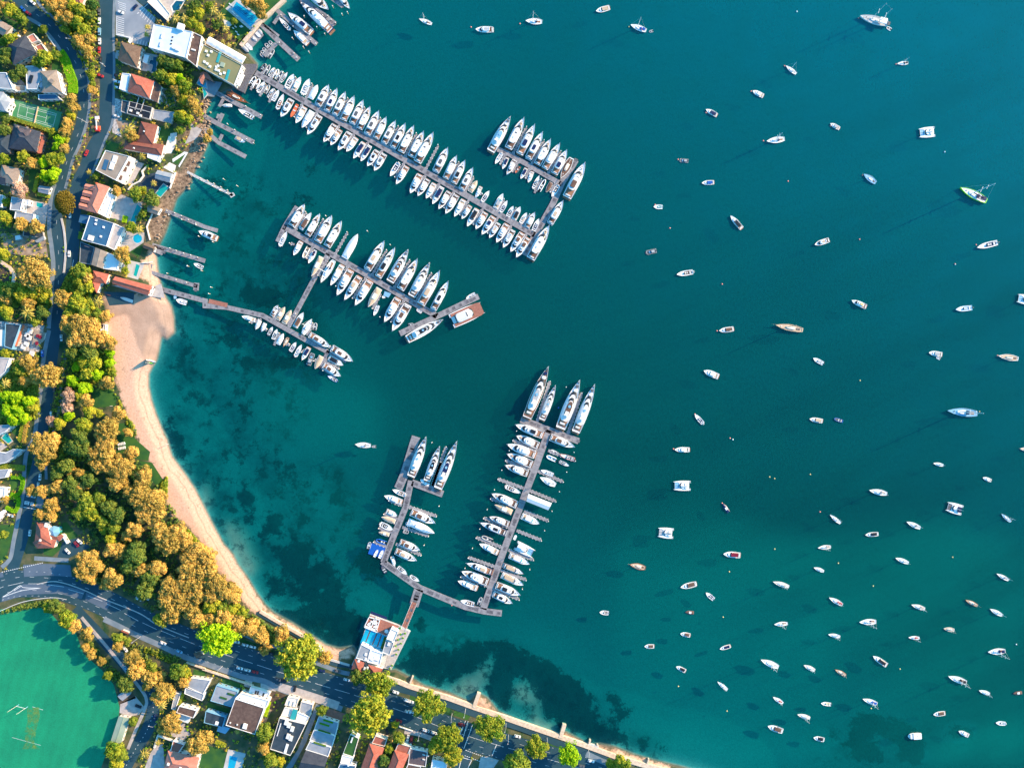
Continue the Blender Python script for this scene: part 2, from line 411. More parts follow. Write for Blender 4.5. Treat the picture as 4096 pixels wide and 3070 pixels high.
def grid(name, z, attrs, m, keep=None):
    ny, nx = PX.shape
    co = np.stack([PX, PY, z], -1).reshape(-1, 3).astype(np.float32)
    idx = np.arange(nx * ny).reshape(ny, nx)
    q = np.stack([idx[:-1, :-1], idx[:-1, 1:], idx[1:, 1:], idx[1:, :-1]], -1).reshape(-1, 4)
    me = bpy.data.meshes.new(name)
    me.vertices.add(len(co)); me.vertices.foreach_set('co', co.ravel())
    me.loops.add(q.size); me.loops.foreach_set('vertex_index', q.ravel().astype(np.int32))
    me.polygons.add(len(q)); me.polygons.foreach_set('loop_start', np.arange(0, q.size, 4, dtype=np.int32))
    me.update(calc_edges=True)
    me.polygons.foreach_set('use_smooth', np.ones(len(q), bool))
    for k, v in attrs.items():
        a = me.attributes.new(k, 'FLOAT', 'POINT'); a.data.foreach_set('value', v.ravel().astype(np.float32))
    me.materials.append(m)
    o = link(name, me); o['kind'] = 'structure'
    return o
far = np.clip(SD / 190, 0, 1)
A_grass = mask(GRASS, 6); A_sand = mask(LIGHTSAND, 4) * .7; A_bright = mask(BRIGHT, 40, .5)
A_beach = mask(BEACH, 5); A_rock = np.maximum(mask(ROCKY, 2), mask("""00:965,430 1045,520 1060,700 1065,1000 1085,1250 1010,1450 900,1640 830,1656 930,1360 975,1110 965,900 930,650;01:810,40 880,10 770,250 715,390 735,200;00:920,270 1000,300 1000,420 960,380;24:0,700 700,960 1300,1190 1900,1400 2212,1480 2212,1440 1300,1160 700,920 0,640""", 2))

# materials of the ground under land and water
m = bpy.data.materials.new('terrain'); m.use_nodes = True
nt = m.node_tree; N = nt.nodes; L = nt.links; B = N["Principled BSDF"]; B.inputs['Roughness'].default_value = .95; B.inputs['Specular IOR Level'].default_value = .1
geo = N.new('ShaderNodeNewGeometry')
def noise(scale, detail=4, vec=None, rough=.55):
    n = N.new('ShaderNodeTexNoise'); n.inputs['Scale'].default_value = scale; n.inputs['Detail'].default_value = detail; n.inputs['Roughness'].default_value = rough
    L.new(vec or geo.outputs['Position'], n.inputs['Vector']); return n.outputs['Fac']
def attr(k):
    n = N.new('ShaderNodeAttribute'); n.attribute_name = k; return n.outputs['Fac']
def mth(op, a, b=0.0, c=None):
    n = N.new('ShaderNodeMath'); n.operation = op; n.use_clamp = False
    for i, v in enumerate((a, b) if c is None else (a, b, c)):
        if isinstance(v, (int, float)): n.inputs[i].default_value = v
        else: L.new(v, n.inputs[i])
    return n.outputs[0]
def ramp(v, a, b):
    n = N.new('ShaderNodeMapRange'); n.inputs[1].default_value = a; n.inputs[2].default_value = b
    L.new(v, n.inputs[0]); return n.outputs[0]
def mixc(f, a, b):
    n = N.new('ShaderNodeMixRGB')
    for i, v in enumerate((f, a, b)):
        if isinstance(v, tuple): n.inputs[i].default_value = (*v, 1)
        elif isinstance(v, (int, float)): n.inputs[i].default_value = v
        else: L.new(v, n.inputs[i])
    return n.outputs[0]
n1 = noise(.12, 8); n2 = noise(.9, 6); n3 = noise(.03, 4)
ground = mixc(ramp(n1, .35, .65), (.018, .065, .026), (.16, .135, .075))
sand = mixc(ramp(n2, .3, .7), (.58, .345, .235), (.78, .49, .345))
sand = mixc(mth('MULTIPLY', ramp(noise(.35, 10, rough=.75), .56, .66), ramp(n1, .42, .62)), sand, (.26, .17, .12))
rock = mixc(ramp(noise(.45, 9, rough=.7), .38, .62), (.06, .04, .03), (.36, .245, .165))
wob = mth('MULTIPLY', mth('SUBTRACT', noise(.25, 7), .5), .7)
sz = N.new('ShaderNodeSeparateXYZ'); L.new(geo.outputs['Position'], sz.inputs[0])
wz = mth('ADD', sz.outputs[2], mth('MULTIPLY', mth('SUBTRACT', noise(.06, 6), .5), 1.3))
band = mth('MULTIPLY', ramp(mth('ABSOLUTE', mth('SUBTRACT', wz, 1.15)), .16, .02), ramp(noise(.9, 6, rough=.7), .44, .58))
band2 = mth('MULTIPLY', ramp(mth('ABSOLUTE', mth('SUBTRACT', wz, .5)), .12, .02), ramp(noise(.7, 6, rough=.7), .5, .62))
sand = mixc(mth('MULTIPLY', band, .75), sand, (.16, .10, .075)); sand = mixc(mth('MULTIPLY', band2, .5), sand, (.22, .15, .11))
bm = mth('ADD', attr('beach'), mth('MULTIPLY', mth('SUBTRACT', noise(.30, 9, rough=.7), .5), 1.6))
land_c = mixc(mth('MULTIPLY', ramp(bm, .35, .65), ramp(attr('beach'), .05, .35)), ground, sand)
land_c = mixc(mth('MULTIPLY', ramp(mth('ADD', attr('damp_shade'), mth('MULTIPLY', mth('SUBTRACT', noise(.12, 7), .5), .9)), .35, .7), .75), land_c, mixc(ramp(n1, .35, .65), (.32, .215, .155), (.45, .305, .225)))
land_c = mixc(attr('rocky'), land_c, rock)
bed = mixc(ramp(n2, .3, .7), (.055, .26, .26), (.10, .36, .34))
bed = mixc(mth('MULTIPLY', ramp(noise(.035, 9, rough=.68), .44, .62), mth('MULTIPLY', attr('mott'), .8)), bed, (.006, .100, .125))
bed = mixc(attr('pale'), bed, mixc(ramp(n1, .3, .7), (.34, .34, .28), (.58, .50, .40)))
speck = mth('MULTIPLY', ramp(noise(.11, 10, rough=.74), .51, .60), attr('mott'))
bed = mixc(mth('MULTIPLY', speck, .85), bed, (.012, .05, .07))
fine = mth('MULTIPLY', mth('SUBTRACT', noise(.8, 6, rough=.7), .5), .9)
gr = mth('ADD', mth('ADD', attr('grass'), fine), mth('MULTIPLY', mth('ADD', mth('SUBTRACT', noise(.16, 10, rough=.74), .5), mth('SUBTRACT', noise(.055, 6, rough=.6), .5)), 2.3))
bed = mixc(mth('MULTIPLY', mth('MULTIPLY', ramp(gr, .36, .66), ramp(attr('grass'), .04, .2)), .86), bed, mixc(ramp(n2, .3, .7), (.002, .024, .048), (.004, .040, .066)))
sepz = N.new('ShaderNodeSeparateXYZ'); L.new(geo.outputs['Position'], sepz.inputs[0])
shore = ramp(mth('ADD', sepz.outputs[2], mth('MULTIPLY', mth('SUBTRACT', noise(.5, 5), .5), .25)), -.38, -.02)
wet = ramp(sepz.outputs[2], .08, .34)
land_c = mixc(wet, mixc(.5, land_c, (.20, .15, .115)), land_c)
shelf = mixc(attr('rocky'), mixc(ramp(n1, .35, .6), (.20, .18, .14), (.36, .31, .25)), rock)
under = mixc(ramp(sepz.outputs[2], -.75, -.18), bed, shelf)
deepbed = mixc(ramp(n2, .3, .7), (.02, .175, .165), (.025, .20, .185))
under = mixc(ramp(attr('near'), .02, .35), deepbed, under)
L.new(mixc(shore, under, land_c), B.inputs['Base Color'])
bp = N.new('ShaderNodeBump'); bp.inputs['Strength'].default_value = .5; bp.inputs['Distance'].default_value = .25
L.new(noise(1.3, 6), bp.inputs['Height']); L.new(bp.outputs[0], B.inputs['Normal'])
near = np.maximum(np.clip(1 - SD / 190, 0, 1), np.clip(mask(GRASS, 10) * 2, 0, 1))
A_damp_shade = mask('02:1390,60 1440,-20 1900,-20 1930,300 1760,370 1740,560 1650,640 1560,580 1500,420 1440,250;01:1120,1500 1640,1545 1800,1656 1120,1656;02:1130,-20 1440,-20 1380,90 1140,140;24:0,700 700,930 1300,1160 1650,1290 1900,1400 2212,1440 2212,1480 1300,1200 700,980 0,760', 4)  # wet sand flats, plus shade near the slipway painted into the sand
A_mott = mask('''02:1700,-20 11:0,0 700,300 1000,700 1100,1300 12:1300,300 13:900,-20 1500,100 1750,700 1700,1250 1600,1656 14:1700,450 1000,150 03:2212,600 1850,0;24:0,720 -20,300 600,250 1200,420 1800,800 2212,1250 34:600,1400 500,1620 24:2212,1450;44:-20,1300 1300,1200 1300,1660 -20,1660''', 14)
terrain = grid('terrain', gz, dict(mott=A_mott, damp_shade=A_damp_shade, beach=A_beach, rocky=A_rock, pale=np.clip(A_sand, 0, 1), grass=A_grass, near=near), m)

m = bpy.data.materials.new('water'); m.use_nodes = True
nt = m.node_tree; N = nt.nodes; L = nt.links; B = N["Principled BSDF"]; B.inputs['Roughness'].default_value = .12; B.inputs['IOR'].default_value = 1.33
geo = N.new('ShaderNodeNewGeometry')
n1 = noise(.012, 3); n2 = noise(.06, 5)
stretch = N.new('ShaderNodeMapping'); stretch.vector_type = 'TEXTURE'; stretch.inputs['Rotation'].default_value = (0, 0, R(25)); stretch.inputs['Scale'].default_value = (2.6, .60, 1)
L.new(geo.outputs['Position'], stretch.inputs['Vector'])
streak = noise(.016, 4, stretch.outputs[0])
rip = N.new('ShaderNodeMapping'); rip.vector_type = 'TEXTURE'; rip.inputs['Scale'].default_value = (.8, 1.7, 1); rip.inputs['Rotation'].default_value = (0, 0, R(-14)); L.new(geo.outputs['Position'], rip.inputs['Vector'])
ripple = noise(.62, 5, rip.outputs[0], .6)
body = mixc(ramp(attr('open'), 0, 1), (.0006, .070, .070), (.0006, .175, .245))  # sky reflection and vignette painted in: bluer body colour towards the upper right
body = mixc(attr('bright'), body, (.0010, .210, .165))
body = mixc(mth('MULTIPLY', ramp(streak, .40, .68), mth('MULTIPLY', attr('streak_shade'), .42)), body, (.0006, .036, .044))  # shadow-like dark streaks trailing from the boats, painted into the water colour
body = mixc(mth('MULTIPLY', ramp(n2, .35, .7), .18), body, (.0015, .100, .080))
body = mixc(mth('MULTIPLY', ramp(ripple, .46, .72), .20), body, (.003, .14, .125))
body = mixc(mth('MULTIPLY', ramp(ripple, .52, .30), .25), body, (.0006, .034, .040))
L.new(body, B.inputs['Base Color'])
bp = N.new('ShaderNodeBump'); bp.inputs['Strength'].default_value = .35; bp.inputs['Distance'].default_value = .25
L.new(noise(.75, 4, rip.outputs[0]), bp.inputs['Height']); L.new(bp.outputs[0], B.inputs['Normal'])
tr = N.new('ShaderNodeBsdfTransparent')
L.new(mixc(attr('deep'), (.90, .97, .97), (.10, .62, .66)), tr.inputs[0])
ms = N.new('ShaderNodeMixShader')
L.new(mth('MULTIPLY', attr('clear'), 1.0), ms.inputs[0]); L.new(B.outputs[0], ms.inputs[1]); L.new(tr.outputs[0], ms.inputs[2])
L.new(ms.outputs[0], N['Material Output'].inputs['Surface'])
clear = np.interp(SD, [-5, 0, 3, 14, 60, 150, 230], [.97, .96, .80, .74, .68, .46, .40])
clear = np.clip(np.maximum(clear, .55 * mask(GRASS, 6) * np.interp(SD, [0, 90, 200], [1, .9, .75])), 0, .97)
deep = np.interp(SD, [0, 2, 10, 30], [.05, .45, .92, 1]) * (1 - .55 * A_sand)
sky_sheen = np.clip((PX + 20) / 380 * .5 + (PY + 20) / 270 * .6, 0, 1) ** 1.5  # strength of the painted sky reflection, kept in the open attribute
water = grid('water', np.zeros(PX.shape), dict(clear=clear, deep=deep, open=sky_sheen, bright=A_bright * .85, streak_shade=np.clip(.35 + PX / 500 - PY / 400, .12, 1)), m)
# a thin strip of the water sheet lies under dry land; it never shows

# weathered rocks along the shore
mb = MB(); rr = random.Random(3)
for poly in polys(ROCKY):
    xs = [p[0] for p in poly]; ys = [p[1] for p in poly]
    for _ in range(170):
        x, y = rr.uniform(min(xs), max(xs)), rr.uniform(min(ys), max(ys))
        if not inside(np.array([x]), np.array([y]), poly)[0]: continue
        r = rr.uniform(.3, 1.3)
        ring = [(x + r * rr.uniform(.7, 1.2) * math.cos(a), y + r * rr.uniform(.6, 1.1) * math.sin(a)) for a in [k * 2 * math.pi / 6 for k in range(6)]]
        z = rr.uniform(.2, 1.2)
        mb.loft([[(a, b, -.6) for a, b in ring], [(x + (a - x) * .6, y + (b - y) * .6, z + .5 * r + rr.uniform(-.1, .2)) for a, b in ring]])
o = mb.obj('shore_rocks', M['rock']); tag(o, 'brown sandstone boulders strewn along the rocky shore below the houses', 'rocks', kind='stuff')
# ------------------------------------------------------------------ boats: templates one unit long and one unit wide, bow towards +x
CM = {'w': 'white', 'n': 'navy', 'b': 'brown', 'k': 'black', 't': 'tan', 'g': 'teal', 'r': 'red', 'm': 'wine', 'u': 'blue', 'y': 'grey', 'o': 'orange', 'd': 'darkgrey', 'p': 'paleblue', 'l': 'lime', 'v': 'varnish', 'e': 'yellow', 'f': 'offwhite', 'c': 'cream'}
CN = {'w': 'white', 'n': 'navy', 'b': 'brown', 'k': 'black', 't': 'tan', 'g': 'green', 'r': 'red', 'm': 'wine red', 'u': 'blue', 'y': 'grey', 'o': 'orange', 'd': 'dark grey', 'p': 'pale blue', 'l': 'lime', 'v': 'varnished', 'e': 'yellow', 'f': 'white', 'c': 'cream'}
def hb_motor(u):
    return .5 * (.90 + .10 * min(1, u / .35)) if u < .42 else .5 * max(0, 1 - ((u - .42) / .58) ** 2.6)
def hb_sail(u):
    return .5 * (1 - .42 * ((.42 - u) / .42) ** 2) if u < .42 else .5 * max(0, 1 - ((u - .42) / .58) ** 1.9)
def hb_blunt(u):
    return .5 * (.88 + .12 * min(1, u / .3)) if u < .5 else .5 * max(0, 1 - ((u - .5) / .5) ** 4)
def hb_long(u):
    return .5 * (.82 + .18 * min(1, u / .3)) if u < .40 else .5 * max(0, 1 - ((u - .40) / .60) ** 2.0)
def outline(fn, x0=-.5, x1=.5, k=1.0, n=14, dx=0.0):
    us = [i / n for i in range(n)] + [1]
    us = [1 - (1 - u) ** 1.35 for u in us]
    st = [(x0 + (x1 - x0) * u + dx, -fn(u) * k) for u in us]
    return st + [(x, -y) for x, y in st[::-1] if abs(y) > 1e-6]
def bullet(x0, x1, w, nose=.35, n=5, rear=.06):
    """deckhouse outline: square stern, rounded front"""
    xs = x1 - (x1 - x0) * nose
    p = [(x0 + rear * (x1 - x0), -w * .94), (x0 + .18 * (x1 - x0), -w)]
    p += [(xs + (x1 - xs) * math.sin(a), -w * math.cos(a) ** .8) for a in [k / n * math.pi / 2 for k in range(n)]]
    p += [(x1, 0)]
    q = [(x, -y) for x, y in p[::-1][1:]]
    return p + q + [(x0, w * .7), (x0, -w * .7)]
def zr(pts, z, sheer=0.0):
    return [(x, y, z + sheer * max(0, x) ** 2) for x, y in pts]
def scl(pts, k, ky=None, dx=0.0):
    ky = k if ky is None else ky
    return [(x * k + dx, y * ky) for x, y in pts]
class Tpl:
    def __init__(self): self.parts = []
    def put(self, name, mb, mats, parent=None):
        if not isinstance(mats, (list, tuple)): mats = [mats]
        self.parts.append((name, mb.mesh(name, *[M[a] for a in mats]), parent))
        return len(self.parts) - 1
    def hull(self, fn, hm, dm, free=.075, sheer=.10, rim=.93, n=14, deck='deck'):
        mb = MB(); o = outline(fn, n=n)
        lo = [(x * .95 - .012, y * .80) for x, y in o]
        mid = [(x * .985 - .004, y * .95) for x, y in o]
        inn = [(x * (rim + .03), y * rim) for x, y in o]
        mb.loft([zr(lo, -.03), zr(mid, free * .5, sheer * .6), zr(o, free, sheer), zr(inn, free, sheer), zr(inn, free - .012, sheer)], top=False)
        h = self.put('hull', mb, hm)
        mb = MB(); mb.add(zr(inn, free - .010, sheer), [tuple(range(len(inn)))])
        self.put(deck, mb, dm)
        return h
    def block(self, name, pts, z0, z1, m, top=.9, dx=-.02, parent=None, sheer=0):
        mb = MB()
        cx = sum(p[0] for p in pts) / len(pts)
        tp = [((x - cx) * top + cx + dx, y * top) for x, y in pts]
        md = [((x - cx) * (1 + top) / 2 + cx + dx * .35, y * (1 + top) / 2 * 1.02) for x, y in pts]
        self.rings = [zr(pts, z0), zr(md, (z0 * .35 + z1 * .65)), zr(tp, z1)]
        mb.loft(self.rings)
        return self.put(name, mb, m, parent)
    def screen(self, cut, m='black', parent=None, low=.4):
        """raked windscreen wrapped round the front of the deckhouse just built, lying a little proud of it"""
        a, b, c = self.rings; a = [tuple(p[i] + (q[i] - p[i]) * low for i in range(3)) for p, q in zip(a, b)]
        c = [tuple(q[i] + (p[i] - q[i]) * .92 for i in range(3)) for p, q in zip(c, b)]
        off = lambda p: (p[0] + .010, p[1] * 1.03, p[2] + .004)
        idx = [i for i, p in enumerate(b) if p[0] >= cut]
        mb = MB(); vs = []
        for i in idx: vs += [off(a[i]), off(b[i]), off(c[i])]
        mb.add(vs, [f for k in range(len(idx) - 1) for f in ((3 * k, 3 * k + 3, 3 * k + 4, 3 * k + 1), (3 * k + 1, 3 * k + 4, 3 * k + 5, 3 * k + 2))])
        return self.put('windscreen', mb, m, parent)
    def flatscreen(self, x0, x1, w, z0, z1, m='glass', rake=.06, wrap=.5, nose=.35, parent=None):
        a = bullet(x0, x1, w, nose); cut = x0 + (x1 - x0) * wrap
        mb = MB(); vs = []; idx = [i for i, p in enumerate(a) if p[0] >= cut]
        for i in idx:
            x, y = a[i]; vs.append((x, y, z0)); vs.append((x - rake, y * .88, z1))
        mb.add(vs, [(2 * k, 2 * k + 2, 2 * k + 3, 2 * k + 1) for k in range(len(idx) - 1)])
        return self.put('windscreen', mb, m, parent)
    def disc(self, name, x, y, z, rx, ry, m, n=10, parent=None):
        mb = MB(); mb.loft([[(x + rx * math.cos(a), y + ry * math.sin(a), zz) for a in [k * 2 * math.pi / n for k in range(n)]] for zz in (z - .004, z + .006)])
        return self.put(name, mb, m, parent)
    def bx(self, name, x0, x1, y0, y1, z0, z1, m, parent=None):
        mb = MB(); mb.box(x0, x1, y0, y1, z0, z1); return self.put(name, mb, m, parent)
    def soft(self, name, x0, x1, w, z0, z1, m, parent=None, y=0.0):
        """box with a rounded, slightly crowned top"""
        mb = MB()
        r = lambda k, kx, z: [(x + (0), yy + y, z) for x, yy in [(x0 + kx, -w * k), (x1 - kx, -w * k), (x1, -w * k * .7), (x1, w * k * .7), (x1 - kx, w * k), (x0 + kx, w * k), (x0, w * k * .7), (x0, -w * k * .7)]]
        mb.loft([r(1, .012, z0), r(1, .012, z1 - .008), r(.86, .025, z1)])
        return self.put(name, mb, m, parent)
TP = {}
def template(kind, c, hc, v):
    key = (kind, c, hc, v)
    if key in TP: return TP[key]
    t = TP[key] = Tpl()
    hm = CM[hc or 'w']; cm = CM[c] if c else None
    if kind == 'fly':
        t.hull(hb_motor, hm, 'white', .085, .12)
        t.bx('swim_platform', -.545, -.495, -.40, .40, .02, .035, ['teak', 'grey', 'brown'][v])
        t.bx('cockpit', -.47, -.24, -.37, .37, .076, .083, ['teak', 'brown', 'brown'][v])
        t.bx('stern_seat', -.46, -.425, -.26, .26, .083, .105, 'offwhite')
        cb = t.block('cabin', bullet(-.27, .25, .385), .07, .16, 'white', .80, -.062)
        t.screen([.10, .06, .08][v], parent=cb)
        if v == 0:
            fb = t.block('flybridge', bullet(-.30, .075, .30), .155, .19, 'white', .95, -.01)
            t.screen(.03, 'glass', fb, .1)
            t.soft('bimini', -.24, -.055, .235, .188, .215, cm or 'white')
            t.bx('flybridge_seat', -.05, -.02, -.2, .2, .185, .2, 'offwhite', fb)
        elif v == 1:
            fb = t.block('flybridge', bullet(-.31, .10, .315), .155, .18, 'white', .95, -.01)
            t.soft('sunroof', -.20, -.02, .20, .174, .188, cm or 'darkgrey')
            t.bx('radar_arch', -.28, -.255, -.27, .27, .18, .20, 'offwhite')
        else:
            fb = t.block('hardtop', bullet(-.33, .085, .32), .155, .185, cm or 'white', .93, -.01)
            t.disc('radar', -.16, 0, .197, .022, .06, 'offwhite', parent=fb)
            t.bx('roof_hatch', -.04, .0, -.12, .12, .183, .188, 'darkgrey', fb)
        t.disc('hatch', .31, 0, .102, .017, .055, 'black')
        t.disc('hatch', .37, 0 if v else .06, .108, .012, .04, 'black')
        if v == 2: t.soft('sunpad', .26, .34, .15, .09, .106, 'tan')
        t.bx('anchor_fitting', .455, .515, -.035, .035, .115, .122, 'metal')
    elif kind == 'ex':
        t.hull(hb_motor, hm, 'white', .075, .10)
        t.bx('swim_platform', -.54, -.492, -.38, .38, .02, .035, 'teak' if v else 'offwhite')
        t.bx('cockpit', -.47, -.05, -.34, .34, .066, .072, 'tan' if v else 'brown')
        t.bx('stern_seat', -.455, -.40, -.30, .30, .07, .095, 'offwhite')
        cb = t.block('cabin', bullet(-.08, .27, .33, .6), .065, .115, 'white', .82, -.02)
        t.flatscreen(-.16, .17, .36, .085, .14, 'black' if v != 2 else 'teal', rake=.085, wrap=.5)
        if v != 2: t.soft('canopy', -.36, .045, .30, .12, .15, cm or 'navy')
        else: t.soft('hardtop', -.28, .06, .30, .13, .155, cm or 'white')
        t.disc('hatch', .27, 0, .116, .022, .07, 'black')
        t.disc('hatch', .36, 0, .094, .012, .04, 'black')
    elif kind == 'op':
        t.hull(hb_motor, hm, 'white', .075, .08, .90)
        t.block('cockpit', bullet(-.43, .24 if v == 0 else .14, .33), .058, .070, cm or 'grey', .98, 0)
        co = t.soft('console', -.08, .03, .16, .07, .12, 'white')
        t.flatscreen(-.10, .06, .18, .09, .14, rake=.04, parent=co)
        t.bx('bench_seat', -.36, -.29, -.27, .27, .066, .095, 'offwhite' if c != 'w' else 'navy')
        t.bx('helm_seat', -.19, -.13, -.14, .14, .066, .10, 'offwhite')
        for y in ((-.12, .12) if v else (0,)):
            t.soft('outboard_motor', -.58, -.49, .075, .02, .12, 'darkgrey' if v == 0 else 'offwhite', y=y)
    elif kind == 'rib':
        mb = MB(); n = 10; ctr = [(-.50, -.37)] + [(-.50 + .62 * k / 3, -.38) for k in range(1, 4)] + [(.12 + .33 * math.sin(a), -.38 * math.cos(a)) for a in [k * math.pi / 8 for k in range(1, 8)]] + [(-.50 + .62 * k / 3, .38) for k in (3, 2, 1)] + [(-.50, .37)]
        rings = []
        for i, (x, y) in enumerate(ctr):
            d = Vector(ctr[min(i + 1, len(ctr) - 1)]) - Vector(ctr[max(i - 1, 0)]); d.normalize(); nx, ny = -d.y, d.x
            q = .55 if i in (0, len(ctr) - 1) else 1
            rings.append([(x + nx * .045 * q * math.cos(a), y + ny * .12 * q * math.cos(a), .055 + .055 * q * math.sin(a)) for a in [k * 2 * math.pi / n for k in range(n)]])
        mb.loft(rings); t.put('inflatable_tube', mb, CM[hc or 'y'])
        mb = MB(); mb.sheet([(x * .92, y * .80) for x, y in ctr], .035); t.put('floor', mb, cm or 'darkgrey')
        co = t.soft('console', -.12, .02, .15, .035, .11, 'white' if c != 'w' else 'grey')
        t.bx('bench_seat', -.32, -.23, -.22, .22, .035, .085, 'darkgrey' if c != 'k' else 'offwhite')
        t.soft('outboard_motor', -.58, -.48, .085, .0, .13, 'black')
    elif kind == 'cov':
        t.hull(hb_motor, hm, CM[c or 't'], .07, .08, .9)
        mb = MB(); o = outline(hb_motor, n=10)
        mb.loft([zr(scl(o, .955, .93), .072, .08), zr(scl(o, .78, .62, -.01), .105, .05), zr(scl(o, .55, .22, -.02), .128, .03)])
        cv = t.put('canvas_cover', mb, CM[c or 't'])
        for x in (-.22, -.02, .17):
            t.bx('batten', x - .006, x + .006, -.28, .28, .112, .118, CM[c or 't'], cv)
        if v: t.soft('hardtop', -.2, .06, .27, .115, .15, 'white')
    elif kind == 'sail':
        t.hull(hb_sail, hm, CM[c] if c in 'tvcp' and c else 'white', .075, .06, .92)
        a = bullet(-.14, .20, .26, .7)
        cb = t.block('cabin', a, .065, .095, 'white' if c not in ('t', 'v') else 'cream', .84, -.005)
        mb = MB()
        for s in (-1, 1): mb.add([(-.11, s * .25, .073), (.12, s * .25, .073), (.10, s * .225, .090), (-.09, s * .225, .090)], [(0, 1, 2, 3)])
        t.put('cabin_window', mb, 'glass', cb)
        t.soft('cockpit', -.40, -.16, .17, .062, .072, 'teak' if v else 'grey')
        t.soft('spray_hood', -.20, -.11, .24, .085, .125, CM[c] if c in ('n', 'u', 'k', 'b', 'r', 'g') else ('navy' if v == 1 else 'offwhite'))
        if v == 2 or c in ('n', 'k', 'u'): t.soft('bimini', -.42, -.24, .24, .15, .165, CM[c] if c else 'offwhite')
        mb = MB(); H_ = 1.32
        mb.loft([[(.06 + rx * math.cos(a), ry * math.sin(a), z) for a in [k * math.pi / 3 for k in range(6)]] for z, rx, ry in ((.08, .015, .048), (H_ * .6, .014, .044), (H_, .010, .032))])
        ms = t.put('mast', mb, 'white' if c not in ('t', 'v') else 'tan')
        mb = MB(); mb.box(.05, .062, -.36, .36, .60, .615); mb.box(.05, .062, -.28, .28, .92, .932); t.put('spreaders', mb, 'offwhite', ms)
        mb = MB(); mb.loft([[(x, ry * math.cos(a), z + rz * math.sin(a)) for a in [k * math.pi / 3 for k in range(6)]] for x, ry, rz, z in ((.045, .05, .028, .175), (-.15, .055, .026, .170), (-.34, .03, .014, .165))])
        t.put('furled_mainsail', mb, CM[c] if c in ('n', 'u', 'k', 'g', 'r') else 'offwhite')
        mb = MB(); mb.tube((.475, 0, .09), (.085, 0, H_ * .93), .006, .004, 4); mb.tube((-.48, 0, .08), (.055, 0, H_ * .98), .004, .003, 4)
        t.put('rigging', mb, 'offwhite')
        t.disc('hatch', .27, 0, .082, .02, .06, 'black')
    elif kind == 'ketch':
        t.hull(hb_sail, hm, 'grey', .08, .06, .93)
        t.block('cabin', bullet(-.16, .16, .22, .7), .07, .095, 'offwhite', .86, -.005)
        for i, x in enumerate((.36, .27, .20, .05, -.05)): t.disc('hatch', x, (-.05 if i % 2 else .08), .10 if x < .16 else .085, .012, .045, 'black')
        t.soft('awning', -.42, -.17, .36, .17, .19, 'white')
        t.bx('stern_davits', -.56, -.48, -.22, .22, .09, .11, 'darkgrey')
        for x, hh in ((.10, 1.15), (-.20, .95)):
            mb = MB(); mb.loft([[(x + rx * math.cos(a), ry * math.sin(a), z) for a in [k * math.pi / 3 for k in range(6)]] for z, rx, ry in ((.08, .011, .04), (hh, .007, .026))])
            ms = t.put('mast', mb, 'offwhite')
            mb = MB(); mb.box(x - .006, x + .006, -.30, .30, hh * .55, hh * .55 + .014); t.put('spreaders', mb, 'offwhite', ms)
        mb = MB(); mb.tube((.48, 0, .1), (.10, 0, 1.13), .004, .003, 4); mb.tube((.10, 0, 1.13), (-.20, 0, .94), .003, .003, 4); t.put('rigging', mb, 'paleblue')
    elif kind == 'cat':
        for s in (-1, 1):
            mb = MB(); o = outline(hb_long, n=10)
            hl = [(x, s * .38 + y * .25) for x, y in o]; lo = [(x * .96, s * .38 + y * .18) for x, y in o]
            mb.loft([zr(lo, -.03), zr(hl, .11, .03)]); t.put('hull', mb, 'white')
        t.bx('bridge_deck', -.40, .16, -.34, .34, .06, .105, 'white')
        for s in (-1, 1):
            t.bx('trampoline', .165, .40, s * .17 - .155, s * .17 + .155, .085, .09, 'paleblue' if v == 0 else ('grey' if v == 1 else 'darkgrey'))
        t.bx('crossbeam', .40, .42, -.38, .38, .08, .105, 'metal')
        cb = t.block('cabin', bullet(-.22, .14, .30, .5), .10, .17, 'white', .82, -.03)
        t.screen(-.02, parent=cb)
        t.bx('cockpit', -.40, -.23, -.26, .26, .104, .11, 'teak' if v else 'grey')
        t.soft('hardtop', -.40, -.16, .27, .18, .20, cm or 'white')
        for s in (-1, 1): t.bx('stern_step', -.495, -.43, s * .38 - .07, s * .38 + .07, .09, .118, 'grey')
        mb = MB(); mb.loft([[(.02 + rx * math.cos(a), ry * math.sin(a), z) for a in [k * math.pi / 3 for k in range(6)]] for z, rx, ry in ((.16, .014, .022), (1.25, .009, .014))]); t.put('mast', mb, 'offwhite')
        mb = MB(); mb.box(-.36, .0, -.025, .025, .23, .27); t.put('boom', mb, 'offwhite' if v != 1 else 'darkgrey')
        for s in (-1, 1): t.disc('hatch', .26, s * .38, .118, .016, .022, 'black')
    elif kind == 'pcat':      # wide twin hulled power yacht with teak decks
        for s in (-1, 1):
            mb = MB(); o = outline(hb_long, n=12)
            hl = [(x, s * .36 + y * .28) for x, y in o]; lo = [(x * .96, s * .36 + y * .2) for x, y in o]
            mb.loft([zr(lo, -.03), zr(hl, .10, .03)]); t.put('hull', mb, 'white')
        t.bx('deck', -.46, .36, -.44, .44, .09, .112, 'redwood')
        mb = MB(); mb.loft([zr([(.36, -.44), (.47, -.36), (.47, .36), (.36, .44)], .095), zr([(.36, -.44), (.47, -.36), (.47, .36), (.36, .44)], .112)]); t.put('foredeck', mb, 'redwood')
        cb = t.block('cabin', bullet(-.34, .20, .31, .3), .11, .18, 'white', .9, -.02)
        t.screen(.08, parent=cb)
        fb = t.block('upper_deck', bullet(-.33, .05, .24, .3), .18, .215, 'offwhite', .92, -.01)
        t.bx('sunroof', -.02, .01, -.16, .16, .212, .218, 'darkgrey', fb)
        t.bx('tender_bay', -.47, -.37, -.22, .22, .11, .125, 'offwhite')
    elif kind == 'mega':
